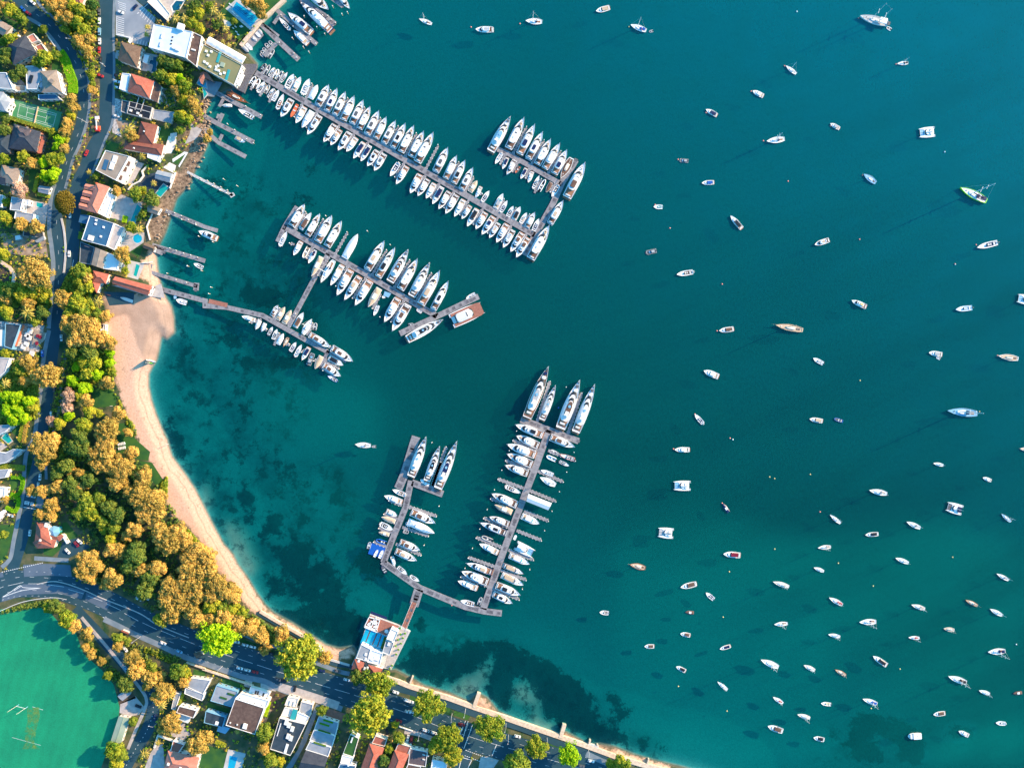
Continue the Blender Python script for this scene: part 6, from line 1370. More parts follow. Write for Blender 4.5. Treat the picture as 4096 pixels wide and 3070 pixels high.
house('terrace_house', 'terrace house', 'stepped grey house with planted terraces and slate roof at the lower edge', 'planted terrace house', [('f', "14:1228,1098 1442,1165 1410,1305 1180,1230", 4, 'roofgrey', 'white'), ('f', "14:1175,1240 1408,1305 1370,1425 1130,1350", 5.5, 'roofgrey', 'white'), ('f', "14:1130,1365 1365,1430 1330,1530 1085,1455", 6.5, 'roofgrey', 'white'), ('g', "14:1085,1470 1328,1540 1270,1700 1000,1680", 7, 'tileslate', 'cream')], [(4.1, "14:1330,1150 1290,1185", 'planter', 'leaf_h', 7, 1, .5), (5.6, "14:1290,1262", 'planter', 'leaf_n', 9, 1, .5), (6.6, "14:1240,1395", 'planter', 'leaf_n', 9, 1, .5)])
house('house', HO, 'narrow white house with a green roof garden at the lower edge', 'roof garden house', [('f', "14:1572,1285 1660,1330 1600,1535 1490,1500", 6, 'lawn', 'white'), ('f', "14:1480,1515 1605,1545 1570,1620 1460,1600", 6.5, 'cream', 'white'), ('f', "14:1455,1610 1630,1630 1610,1700 1420,1700", 6, 'roofblue', 'white')], [(6.6, "14:1550,1620", 'chimney', 'white', 1.2, 1.2, 1), (6.1, "14:1585,1350", 'planter', 'white', 1, 4, .4)])
house('house', HO, 'red-tiled long house, left of the two at the lower edge', 'left red long house', [('h', "14:1775,1392 1935,1440 1835,1720 1672,1690", 6.5, 'tilered', 'cream'), ('f', "14:1840,1305 1965,1345 1940,1420 1800,1385", 5.5, 'tilebrick', 'cream')])
house('house', HO, 'red-tiled long house, right of the two at the lower edge', 'right red long house', [('h', "14:2045,1462 2200,1510 2110,1720 1965,1690", 6.5, 'tilered', 'cream'), ('f', "14:2085,1385 2225,1425 2190,1510 2050,1470", 5.5, 'tilebrick', 'offwhite')])
house('house', HO, 'white house with dark roof and white chairs left of the side road', 'white balcony house', [('f', "24:0,1440 190,1480 170,1640 -20,1610", 5, 'tilepurple', 'white'), ('f', "24:240,1560 400,1590 390,1690 220,1680", 6, 'roofwhite', 'white'), ('f', "24:-20,1610 120,1640 100,1720 -60,1700", 5, 'roofearth', 'white')], [(5.1, "24:150,1510 190,1520 150,1560 260,1600 310,1610", 'planter', 'offwhite', 2, .7, .5)])
house('house', HO, 'pink-tiled house at the lower frame edge beside the side street', 'pink-roofed lower house', [('h', "04:1812,1468 2150,1542 2110,1700 1760,1690", 6, 'tilepink', 'white'), ('f', "04:1870,1360 1990,1400 1920,1500 1840,1470", 5, 'tilebrick', 'white')], [(7.2, "04:1820,1610 1950,1650", 'dormer', 'white', 1.6, 1.6, .8)])
house('house', HO, 'white-framed corner of a house low at the upper right frame edge', None, [('f', "00:1590,20 1680,-40 1840,160 1800,220", 3, 'cream', 'cream')])
# the sea baths: deck, pool and buildings on the water
bc = at(tpoly("14:1850,300")[0]); bc.z = 0
bath = link('sea_baths', None, None, bc)
def bsheet(name, s, z, m, t=.4, z0=None):
    P = [at(p, z) - bc for p in tpoly(s)]; mb = MB(); mb.prism([p.to_2d() for p in P], z - t, z); return mb.obj(name, M[m], bath)
bsheet('deck', "14:1780,0 2135,135 2215,185 2010,600 1930,580 1560,590 1640,420", 2.0, 'concrete', 3.0)
bsheet('timber_deck', "14:1782,12 2095,125 2070,160 1995,150 1955,225 1845,180 1730,130", 2.14, 'redwood', .12)
bsheet('side_promenade', "14:2095,155 2200,180 2010,590 1945,560 1960,480", 2.12, 'paving', .1)
P = [at(p, 2.2) - bc for p in tpoly("14:1742,150 1955,235 1890,405 1672,310")]; mb = MB(); mb.sheet([p.to_2d() for p in P], 2.16); mb.obj('pool_water', M['poolblue'], bath)
for a in ("14:1785,170 1735,295", "14:1858,200 1805,325", "14:1905,218 1860,345", "14:1948,240 1905,370"):
    q = [(at(p, 2.2) - bc).to_2d() for p in tpoly(a)]; L_, R_ = ribbon(q, .42 if '1948' not in a else .9); mb = MB(); strip(mb, L_, R_, 2.20); mb.obj('lane_walkway', M['tilepurple' if '1948' not in a else 'lawn'], bath)
for s in ("14:1845,30 1845,182", "14:1770,28 1890,60", "14:1722,128 1858,182", "14:1772,28 1722,128", "14:1886,60 1848,182", "14:1830,40 1790,155"):
    q = [(at(p, 2.6) - bc).to_2d() for p in tpoly(s)]; L_, R_ = ribbon(q, .28 if s[3:7] != '1722' else .8); mb = MB(); strip(mb, L_, R_, 2.2, 3.0); mb.obj('white_frame', M['white'], bath)
for k, s, h, rm, wm in (('f', "14:2008,150 2085,182 2040,292 1958,262", 6, 'cream', 'white'), ('f', "14:1955,272 2040,300 1990,440 1915,410", 4.5, 'roofgrey', 'white'), ('f', "14:1688,320 1790,372 1755,505 1630,470", 6, 'roofgrey', 'white'), ('f', "14:1792,378 1918,420 1885,545 1750,512", 5.5, 'roofwhite', 'white'), ('h', "14:1615,478 1720,520 1690,640 1578,592", 6, 'tilebrick', 'cream'), ('h', "14:1760,540 1922,588 1870,660 1790,690 ", 5.5, 'tilebrick', 'cream'), ('s', "14:1700,360 1910,412 1890,430 1690,380", 3, 'roofblue', 'white')):
    wing(bath, k, s, h, rm, wm, 2.0)
bits(bath, 6, "14:1735,430 1735,480 1660,500", 'skylight', 'white', 1.6, 1.6, .5, 2.0); bits(bath, 5.5, "14:1785,465 1805,480 1838,475 1860,480", 'skylight', 'white', 2.0, 2.0, .6, 2.0); bits(bath, 4.6, "14:1985,315", 'air_conditioner', 'white', 1.6, 2.4, .8, 2.0); bits(bath, 6.5, "14:1725,580 1755,575", 'air_conditioner', 'offwhite', 1.4, 1.8, .8, 2.0)
tag(bath, 'sea baths with blue lane pool, brown deck and grey roofs built out over the water', 'sea baths'); landmark('land', 'sea baths', bc, bath); landmark('buoy', 'sea baths', bc, bath); landmark('moored', 'sea baths', bc, bath); landmark('pile', 'sea baths', bc, bath)
mb = MB(); mb.loft([[(r_ * math.cos(a), r_ * math.sin(a), z) for a in [k * math.pi / 4 for k in range(8)]] for z, r_ in ((.68, .9), (.74, .9))]); mb.tube((0, 0, 0), (0, 0, .7), .08); TB = mb.mesh('cafe_table', M['white'])
mb = MB(); mb.box(-.75, .75, -.75, .75, .68, .75); mb.tube((0, 0, 0), (0, 0, .7), .08); TBS = mb.mesh('cafe_table', M['white'])
for i, p in enumerate(tpoly("14:1800,75 1778,95 1765,105 1782,125 1838,72 1830,95 1852,88 1830,130 1858,125 1960,178")):
    o = link('cafe_table', TB if i in (3, 9) else TBS, None, at(p, 2.2)); o.location.z = 2.15; o.rotation_euler = (0, 0, .4 * i)
    if i == 9: o.scale = (1.6, 1.6, 1)
    o['group'] = 'tables on the baths deck'; o['category'] = 'table'
    o['label'] = ['white table turned diagonally, nearest the upper edge of the baths deck', 'square white table left of the diagonal one on the baths deck', 'square white table lowest along the left white frame of the baths deck', 'small round white table inside the left half of the framed deck', 'square white table topmost in the right half of the framed deck', 'square white table in the middle of the right framed deck half', 'square white table nearest the right frame bar on the baths deck', 'square white table low left in the right framed deck half', 'square white table low right in the right framed deck half', 'large round white table alone on the open brown deck'][i]
for i, p in enumerate(tpoly("14:2105,145 2110,210 2160,200 2085,270 2138,250 2060,335 2115,310 2090,375 2065,425 2020,548 1995,580")):
    q = at(p, 2.5); r = link('potted_shrub', None, None, (q.x, q.y, 2.1)); mb = MB(); mb.loft([[(r_ * math.cos(a), r_ * math.sin(a), z) for a in [k * math.pi / 4 for k in range(8)]] for z, r_ in ((0, .4), (.6, .55))]); mb.obj('pot', M['cream'], r)
    mb = MB(); rr = random.Random(i)
    for _ in range(60):
        d = Vector((rr.gauss(0, 1), rr.gauss(0, 1), rr.gauss(0, 1))).normalized(); c = d * .75 * rr.uniform(.6, 1) + Vector((0, 0, 1.15)); u = d.orthogonal().normalized() * .2; v = d.cross(u)
        mb.add([c - u - v, c + u - v, c + u + v, c - u + v], [(0, 1, 2, 3)])
    mb.obj('foliage', M['leaf_h'], r); tag(r, f"yellow-green potted shrub, {ORD[i]} from the gangway along the baths promenade", 'potted plant', 'potted shrubs on the baths promenade')
o = bsheet('pontoon', "14:1790,-35 1965,30 1960,55 1785,5", .4, 'navy'); o.parent = None; o.location = bc; tag(o, 'dark floating pontoon moored off the end of the sea baths', 'pontoon')
# ------------------------------------------------------------------ trees
def leaf_cloud(seed, clumps, per, quad, flat=.62, dome=False):
    rr = random.Random(seed); mb = MB(); tone = []
    for k in range(clumps):
        g = k * 2.399963; q = (k + .5) / clumps
        if dome: rad = .93 * math.sqrt(q); z = math.sqrt(max(0, 1 - rad * rad * .98))
        else:
            g += rr.uniform(-.5, .5); lob = 1 + .10 * math.sin(3 * g + seed) + .07 * math.sin(5 * g + 2 * seed)
            rad = math.sqrt(q) * rr.uniform(.62, 1.06) * .86 * lob; z = math.sqrt(max(0, 1 - rad * rad * .9)) * rr.uniform(.5, 1.1)
        c = Vector((rad * math.cos(g), rad * math.sin(g), z * flat))
        cr = (rr.uniform(.22, .37) if not dome else .15) * (34 / clumps) ** .35
        tn = rr.uniform(.2, .85)
        for _ in range(per):
            d = Vector((rr.gauss(0, 1), rr.gauss(0, 1), rr.gauss(0, 1) + .45)).normalized()
            p = c + Vector((d.x * cr, d.y * cr, d.z * cr * .75)) * rr.uniform(.72, 1.05)
            nr = (d + Vector((rr.gauss(0, .5), rr.gauss(0, .5), rr.gauss(0, .5)))).normalized()
            u = nr.orthogonal().normalized(); a = rr.uniform(0, 6.28); v = nr.cross(u); u, v = u * math.cos(a) + v * math.sin(a), v * math.cos(a) - u * math.sin(a)
            s = quad * rr.uniform(.6, 1.3)
            mb.add([p - u * s - v * s * .6, p + u * s - v * s * .7, p + u * s * .8 + v * s * .7, p - u * s * .9 + v * s * .6], [(0, 1, 2, 3)]); tone.append(min(1, max(0, tn + rr.uniform(-.22, .22))))
    return mb, tone
def crown_mesh(key, m):
    seed, cl, per, quad, flat, dome = key
    mb, tone = leaf_cloud(*key)
    me = mb.mesh('crown', M[m]); a = me.attributes.new('tone', 'FLOAT', 'FACE'); a.data.foreach_set('value', np.array(tone, np.float32)); return me
BASE = [(11, 26, 130, .066, .62, False), (23, 30, 120, .062, .66, False), (37, 22, 150, .068, .58, False), (51, 34, 105, .062, .70, False)]
BIGT = [(61, 110, 62, .042, .55, False), (73, 130, 55, .040, .60, False)]
DOME = (91, 120, 60, .04, .95, True)
CR = {}
def crown(k, m):
    if (k, m) not in CR: CR[(k, m)] = crown_mesh(k, m)
    return CR[(k, m)]
mb = MB(); mb.tube((0, 0, 0), (.02, .01, .55), .085, .055, 7)
for a in range(5):
    t = a * 1.257; mb.tube((.02, .01, .5), (.55 * math.cos(t), .55 * math.sin(t), 1.0), .045, .012, 5)
TRUNK = mb.mesh('trunk', M['trunk']); 
mb2 = MB(); mb2.v, mb2.f, mb2.mi = mb.v, mb.f, mb.mi; TRUNKP = mb2.mesh('trunk', M['palebark'])
mb = MB(); rr = random.Random(5)
for k in range(16):
    t = k * 2.4; up_ = .5 - .04 * k; pts = []
    for j in range(7):
        q = j / 6; rad = q * (1.0 - .02 * k); z = 1 + up_ * math.sin(q * 2.4) * .45 - .42 * q * q
        pts.append((rad, z, .085 * math.sin(math.pi * min(1, q * .9 + .1)) + .012))
    ct_, st_ = math.cos(t), math.sin(t)
    vs_ = []
    for rad, z, w_ in pts: vs_ += [(rad * ct_ - w_ * st_, rad * st_ + w_ * ct_, z - .03), (rad * ct_, rad * st_, z + .02), (rad * ct_ + w_ * st_, rad * st_ - w_ * ct_, z - .03)]
    mb.add(vs_, [f for j in range(6) for f in ((3 * j, 3 * j + 1, 3 * j + 4, 3 * j + 3), (3 * j + 1, 3 * j + 2, 3 * j + 5, 3 * j + 4))])
PALM = mb.mesh('crown', M['leaf_p']); a = PALM.attributes.new('tone', 'FLOAT', 'FACE'); a.data.foreach_set('value', np.array([rr.random() for _ in PALM.polygons], np.float32))
mb = MB(); mb.tube((0, 0, 0), (.02, .02, 1), .09, .06, 7); PTR = mb.mesh('trunk', M['trunk'])
TREES = """00|110,110,75,y 40,70,55,g 200,170,60,n 100,420,65,y 30,450,50,n 60,560,60,d 40,640,55,d 220,760,60,d 480,620,85,y 400,670,60,n 590,590,55,n 560,40,80,g 680,50,70,g 780,60,70,y 870,110,80,y 960,150,60,d 740,200,70,g 640,170,60,g 830,240,80,y 900,330,70,y 960,420,60,g 850,430,70,g 900,510,60,g 950,600,48,g 990,60,60,d 985,810,42,y 1000,910,40,n 700,300,55,n 770,1060,55,g 780,1150,55,g 760,1240,55,y 720,1330,55,g 690,1420,60,g 650,1500,60,l 620,1580,60,l 690,1600,55,g 60,1290,50,d 40,1400,60,d 560,1430,50,y 240,230,50,n 470,310,45,n 2090,60,60,d 2140,140,70,y 2080,240,70,y 2150,300,60,y 2060,150,60,d 1760,650,60,d 1830,690,70,d 1910,700,60,n 1740,800,70,n 1850,850,70,y 1940,850,60,l 1990,930,70,y 1900,970,60,g 2060,1100,60,g 1990,1080,55,y 1950,1250,70,y 2030,1280,60,y 1420,1470,60,g 1940,1400,50,n 2110,1180,55,g 700,1500,45,y 440,330,35,n 980,960,45,g 150,800,60,d|1900,200,60 2000,200,70 1590,290,42 1580,372,42 1390,1400,80 1800,1350,45
10|40,60,50,n 440,20,50,g 590,60,70,g 600,150,60,g 520,50,50,g 120,270,50,d 310,230,40,n 50,1420,32,g 20,1500,45,g|90,110,60 170,180,60 220,305,50 260,400,36 190,450,36 255,490,36 60,380,36
01|30,60,60,y 250,40,70,y 340,100,60,g 470,90,60,l 560,60,70,y 640,40,60,y 480,240,60,l 560,220,72,l 560,300,50,y 200,390,90,b 60,520,45,y 40,680,65,y 80,740,50,n 220,760,70,g 390,800,75,g 1030,240,40,n 1260,400,50,g 1460,430,72,n 1620,480,78,d 1410,790,60,y 1540,650,42,n 1320,1080,75,g 1360,1160,42,y 1350,1260,42,y 370,1290,170,g 30,1090,70,y 880,1260,82,n 930,1330,60,g 850,1380,62,y 950,1450,62,y 880,1480,60,n 100,1480,80,d 230,1520,80,y 330,1490,70,y 300,1610,70,g 480,1560,60,y 60,1560,60,g 680,1560,90,g 820,1600,105,y 980,1640,60,y 1540,400,48,y|960,200,40 1655,320,42 1500,820,60 1530,30,50 1060,1600,65
02|60,60,80,y 380,150,60,n 450,60,70,d 850,200,135,g 720,190,85,g 980,210,90,g 830,330,105,g 970,340,95,g 1090,330,80,g 1180,385,70,g 750,50,80,n 900,60,90,n 1060,90,70,n 1140,100,60,g 780,480,70,d 950,470,90,d 1190,500,52,l 900,590,72,y 1010,600,82,y 940,720,82,y 1040,730,62,l 820,650,55,l 1180,600,52,l 1210,700,48,y 1150,820,72,g 780,800,70,l 900,870,72,l 50,490,50,y 300,600,80,g 200,670,70,n 260,800,60,g 500,740,135,g 400,760,80,g 60,970,72,l 180,980,72,l 300,1020,72,l 80,1100,72,l 200,1120,72,l 330,1080,62,y 140,1210,72,l 260,1190,60,l 740,950,82,b 720,1080,72,b 850,950,60,y 930,1010,72,g 960,1130,72,y 740,1170,60,l 1070,1150,48,y 1280,1140,68,g 540,1220,58,b 640,1260,66,y 900,1270,92,y 1140,1320,125,g 1200,1280,80,g 1120,1450,112,g 1380,1350,48,g 430,1480,125,g 560,1450,95,g 480,1580,90,g 860,1400,92,d 780,1510,90,d 900,1530,80,d 1010,1580,82,g 1150,1600,92,g 1420,1560,68,g 1300,1630,60,g|300,60,95 60,820,62 100,120,55
03|450,20,72,g 760,110,52,g 870,140,62,g 860,270,62,g 620,280,78,g 330,320,55,g 450,330,72,g 700,60,80,d 600,140,70,d 760,250,80,d 800,350,80,d 950,200,75,d 1050,60,85,g 1180,60,85,g 1300,90,122,g 1250,240,92,g 1560,150,85,g 1520,250,80,g 1400,340,75,g 930,460,100,n 850,560,80,n 990,570,85,y 1060,400,70,n 1150,510,80,d 1500,400,122,g 1630,450,122,g 1710,400,85,g 1560,570,112,g 1690,570,92,g 1100,650,72,n 1120,745,55,y 1220,730,72,n 1190,840,60,y 1250,580,90,d 1450,740,82,g 1370,810,62,g 1730,760,102,g 1810,890,132,g 1920,760,92,g 1990,870,85,g 560,480,72,g 440,570,62,g 540,590,60,g 940,1080,115,g 1030,1150,82,g 890,1190,88,g 970,1260,72,g 1210,1270,102,g 1150,1340,70,g 1210,960,82,g 1320,1010,72,g 1450,1010,112,d 1390,1130,90,d 1530,1190,82,g 1690,1160,92,g 1620,1280,92,d 2050,1050,112,g 2140,960,92,g 2030,1190,102,g 2160,1190,92,g 1840,1370,122,g 1980,1350,102,g 1780,1500,102,g 1940,1530,112,g 2110,1340,92,g 2130,1460,92,g 2080,1610,92,g 1850,1620,100,g 1560,1400,92,d 520,1590,60,y 600,1570,70,d 40,800,50,n 50,420,48,g|
13|20,1030,85,g 60,1190,85,g 110,1330,112,g 215,1400,95,g 300,1460,80,g 70,1570,95,y 180,1590,80,n 290,1600,72,y 400,1640,60,y 60,1460,90,g|
04|720,60,92,y 790,120,72,g 940,220,70,g 920,350,48,g 980,430,50,g 1090,510,45,g 1160,660,55,n 1270,260,62,n 1270,340,55,g 1360,280,50,n 1440,480,88,g 1460,610,85,g 1640,580,60,n 1620,700,92,g 1720,680,62,g 1580,780,50,g 1760,830,92,g 1700,900,75,g 1920,610,92,n 2000,640,62,y 1980,720,60,g 1360,750,85,d 1230,1460,95,y 1310,1510,70,n 1240,1600,80,y 1840,1190,112,g 1750,1230,60,g 2130,1410,105,g 1720,50,82,n 1850,40,82,g 2130,60,92,g 1430,1160,46,n|1830,870,75 1740,970,72 1560,1500,62 1700,1385,42
14|130,270,205,l 60,60,82,g 200,40,92,g 330,110,102,g 480,160,92,g 590,225,92,g 640,390,60,g 830,200,82,g 1000,490,245,y 1290,460,68,g 1120,310,90,y 1870,760,165,y 1770,1090,240,y 1640,680,72,d 640,1280,92,n 630,1440,72,g 700,1580,82,n 810,1590,58,y 30,1330,70,g 1260,1040,60,n 2090,1330,72,n 2050,1190,42,y 1980,1450,52,y 1920,1580,60,d|350,1260,42
24|190,1000,175,y 420,1330,150,y 300,1410,100,y 460,1540,110,y 860,1240,165,y 1370,1450,128,y 1720,1530,132,l 1150,1610,150,n 2170,1620,55,y|
34|80,1610,95,y|"""
CW = {'g': 'golden-brown', 'y': 'yellow-green', 'l': 'lime-green', 'n': 'mid-green', 'd': 'dark green', 'b': 'pinkish bare', 'o': 'bronze-green'}
def tree(t, px, py, rad, ty, i):
    Rm = rad * K * S * (1.15 if ty in 'gd' else 1.06)
    hgt = Rm * 1.15 + (2.2 if Rm < 4 else 4.0)
    base = at(src(t, px, py), LAND + hgt * .8); base.z = LAND
    nm = 'palm_tree' if ty == 'p' else 'shrub' if rad < 44 else 'bare_tree' if ty == 'b' else 'fig_tree' if rad > 140 else 'tree'
    r = link(nm, None, None, base)
    rr = random.Random(int(px * 13 + py * 7))
    if ty == 'p':
        a = link('trunk', PTR, r); a.scale = (3.2, 3.2, hgt * .85); c = link('crown', PALM, r, (0, 0, hgt * .85 - Rm * .95)); c.scale = (Rm, Rm, Rm); c.rotation_euler = (0, 0, rr.uniform(0, 6))
    else:
        big = rad > 105 and ty in 'ylg'
        if ty == 'o': me = crown(DOME, 'leaf_o')
        else: me = crown((BIGT if big else BASE)[rr.randrange(2 if big else 4)], 'leaf_' + ty)
        zc = hgt * .42
        a = link('trunk', TRUNKP if rad > 140 or ty == 'b' else TRUNK, r); a.scale = (Rm * .9, Rm * .9, hgt * .62)
        c = link('crown', me, r, (0, 0, zc)); c.rotation_euler = (0, 0, rr.uniform(0, 6.28)); k = rr.uniform(.92, 1.08)
        c.scale = (Rm * k, Rm / k, (hgt - zc) / (.95 if ty == 'o' else .78))
    tag(r, None, 'palm tree' if ty == 'p' else 'shrub' if rad < 44 else 'tree', 'palms in the gardens' if ty == 'p' else 'trees along the shore and streets')
    size = 'small ' if rad < 55 else 'very large ' if rad > 140 else 'large ' if rad > 95 else ''
    look = f"{size}palm tree" if ty == 'p' else f"{size}{CW[ty]} {'shrub' if rad < 44 else 'tree'}"
    pend(r, look, base, 'land'); return r
n_tree = 0
for ln in TREES.split('\n'):
    a, b, c = ln.split('|'); t = (int(a[0]), int(a[1]))
    for e in b.split():
        x, y, rd, ty = e.split(','); tree(t, float(x), float(y), float(rd), ty, n_tree); n_tree += 1
    for e in c.split():
        x, y, rd = e.split(','); tree(t, float(x), float(y), float(rd), 'p', n_tree); n_tree += 1
rt = tree((0, 1), 690, 525, 118, 'o', 0); PENDING.pop(); rt['label'] = 'big round bronze-green clipped tree on the strip between the two roads'; landmark('land', 'round bronze-green tree', rt.location, rt)
rt.children[1].scale = (rt.children[1].scale[0] * .95, rt.children[1].scale[1] * 1.22, rt.children[1].scale[2]); rt.children[1].rotation_euler = (0, 0, 0)
# understorey of the beachside grove: one mass of shrubs nobody could count
def scrub(name, s, n, size, m, label, h=2.2, seed=1):
    rr = random.Random(seed); mb = MB(); tone = []
    for poly in [[at(p, LAND).to_2d() for p in tpoly(q)] for q in s.split(';')]:
        xs = [p[0] for p in poly]; ys = [p[1] for p in poly]; pa = [(p[0], p[1]) for p in poly]
        k = 0
        while k < n:
            x, y = rr.uniform(min(xs), max(xs)), rr.uniform(min(ys), max(ys)); k += 1
            if not inside(np.array([x]), np.array([y]), pa)[0]: continue
            hh = h * rr.uniform(.3, 1); tn = rr.random(); cr = rr.uniform(.6, 1.5)
            for _ in range(9):
                d = Vector((rr.gauss(0, 1), rr.gauss(0, 1), abs(rr.gauss(0, 1)))).normalized(); p = Vector((x, y, LAND + hh * .5)) + Vector((d.x * cr, d.y * cr, d.z * hh * .6))
                u = d.orthogonal().normalized() * size * rr.uniform(.6, 1.2); v = d.cross(u)
                mb.add([p - u - v, p + u - v, p + u + v, p - u + v], [(0, 1, 2, 3)]); tone.append(tn)
    me = mb.mesh(name, M[m]); a = me.attributes.new('tone', 'FLOAT', 'FACE'); a.data.foreach_set('value', np.array(tone, np.float32)); o = link(name, me); tag(o, label, 'undergrowth', kind='stuff')
scrub('undergrowth', "03:520,0 1500,0 1800,400 2100,900 2212,1300 2212,1656 1700,1656 1300,1380 800,1300 1000,900 700,500;14:-50,0 520,0 900,240 1080,330 780,330 400,200 -50,150", 2600, .42, 'leaf_d', 'dark green undergrowth beneath the trees of the beachside grove', 2.6, 1)
scrub('undergrowth', "02:700,450 1230,450 1230,900 1000,880 700,1100 600,1300 1000,1656 560,1656 520,1300;02:-40,620 330,560 420,900 430,1200 -40,1260", 1500, .4, 'leaf_n', 'green undergrowth beneath the street trees above the beach', 2.2, 2)
scrub('undergrowth', "00:460,0 1050,0 1040,500 1000,1000 940,800 860,560 640,260;01:-40,1390 560,1420 560,1656 -40,1656;01:780,1230 990,1260 980,1656 640,1656 640,1500", 1100, .4, 'leaf_n', 'green undergrowth on the bank between the two upper roads and below', 1.8, 3)
scrub('undergrowth', "00:1700,620 2050,560 2100,1150 2000,1400 1880,1300 1700,950;04:860,100 1100,440 1300,640 1400,800 1250,760 1000,420;04:1250,200 1500,330 2000,460 1900,520 1700,430 1500,360 1780,620 1760,800 1560,560 1400,420;03:0,1640 200,1560 600,1490 800,1656 420,1570", 900, .36, 'leaf_d', 'dark green undergrowth in the gardens and along the playing field', 1.6, 4)
scrub('undergrowth', "04:1560,350 1880,490 1830,520 1560,400;02:1230,900 1320,1080 1480,1350 1440,1400 1330,1150;03:1800,170 1800,330 1770,380 1740,250;03:2020,740 2150,880 2090,930 2000,800", 500, .3, 'leaf_y', 'low olive-green dune plants and ivy at the edge of the beach', .8, 5)
# garden planting between the houses: low shrubs nobody could count, clear of roofs, roads and paving
def planting(m, s, n, seed, label, h=1.6, size=.34):
    rs = np.random.RandomState(seed); rr = random.Random(seed); pts = []
    for poly in polys(s):
        xs = [p[0] for p in poly]; ys = [p[1] for p in poly]
        k = int(n * abs(area(poly)) / 1000)
        x = rs.uniform(min(xs), max(xs), k); y = rs.uniform(min(ys), max(ys), k); ok = inside(x, y, poly)
        for e in EXCL: ok &= ~inside(x, y, e)
        pts += list(zip(x[ok], y[ok]))
    mb = MB(); tone = []
    for x, y in pts:
        hh = h * rr.uniform(.3, 1); tn = rr.random(); cr = rr.uniform(.5, 1.3)
        for _ in range(8):
            d = Vector((rr.gauss(0, 1), rr.gauss(0, 1), abs(rr.gauss(0, 1)) + .3)).normalized(); p = Vector((x, y, LAND + hh * .4)) + Vector((d.x * cr, d.y * cr, d.z * hh * .6))
            u = d.orthogonal().normalized() * size * rr.uniform(.6, 1.2); v = d.cross(u); mb.add([p - u - v, p + u - v, p + u + v, p - u + v], [(0, 1, 2, 3)]); tone.append(min(1, max(0, tn + rr.uniform(-.2, .2))))
    me = mb.mesh('garden_shrubbery', M[m]); a = me.attributes.new('tone', 'FLOAT', 'FACE'); a.data.foreach_set('value', np.array(tone, np.float32)); o = link('garden_shrubbery', me); tag(o, label, 'shrubbery', kind='stuff')
GARD = """00:-20,-20 2212,-20 2212,1300 2000,1656 -20,1656;10:-20,-20 800,-20 700,100 400,500 0,560;01:-20,-20 2000,-20 1850,330 1650,640 1540,1000 1480,1180 1180,1500 1100,1656 -20,1656
02:-20,-20 560,-20 420,900 250,1656 -20,1656;03:-20,-20 300,-20 100,1200 -20,1250;04:1620,1000 1900,560 2212,640 2212,1656 1500,1656;14:-20,600 700,820 1500,1060 1500,1300 2212,1300 2212,1656 -20,1656;24:-20,1300 700,1500 600,1656 -20,1656;03:380,360 700,360 1000,900 700,1060 380,1000"""
planting('leaf_n', GARD, 70, 11, 'mid-green shrubs and ground cover filling the gardens between the houses')
planting('leaf_y', GARD, 40, 12, 'yellow-green shrubs scattered through the gardens between the houses', 2.0)
planting('leaf_g', GARD, 46, 13, 'golden-brown shrubs scattered through the gardens between the houses', 2.2)
planting('leaf_h', GARD, 10, 14, 'bright green shrubs scattered through the gardens between the houses', 1.6)
# clipped hedges
def hedge(s, w, h, m, label, seed=0):
    P = smooth([at(p, LAND + h).to_2d() for p in tpoly(s)], 3); o0 = Vector((*P[0], LAND)); L, Rr = ribbon([p - P[0] for p in P], w * K * S / 2)
    mb = MB(); strip(mb, L, Rr, 0, h * .9); tone = [.3] * len(mb.f); rr = random.Random(seed)
    for i in range(len(L) - 1):
        ar = (L[i] - L[i + 1]).length * (L[i] - Rr[i]).length
        for _ in range(int(ar * 7) + 6):
            a, b = rr.random(), rr.random(); q = L[i].lerp(L[i + 1], a).lerp(Rr[i].lerp(Rr[i + 1], a), b * 1.06 - .03); p = Vector((q.x, q.y, h * rr.uniform(.86, 1.0)))
            d = Vector((rr.gauss(0, .5), rr.gauss(0, .5), 1)).normalized(); u = d.orthogonal().normalized() * .22; v = d.cross(u)
            mb.add([p - u - v, p + u - v, p + u + v, p - u + v], [(0, 1, 2, 3)]); tone.append(rr.random())
    me = mb.mesh('hedge', M[m]); a = me.attributes.new('tone', 'FLOAT', 'FACE'); a.data.foreach_set('value', np.array(tone, np.float32)); o = link('hedge', me, None, o0); tag(o, label, 'hedge')
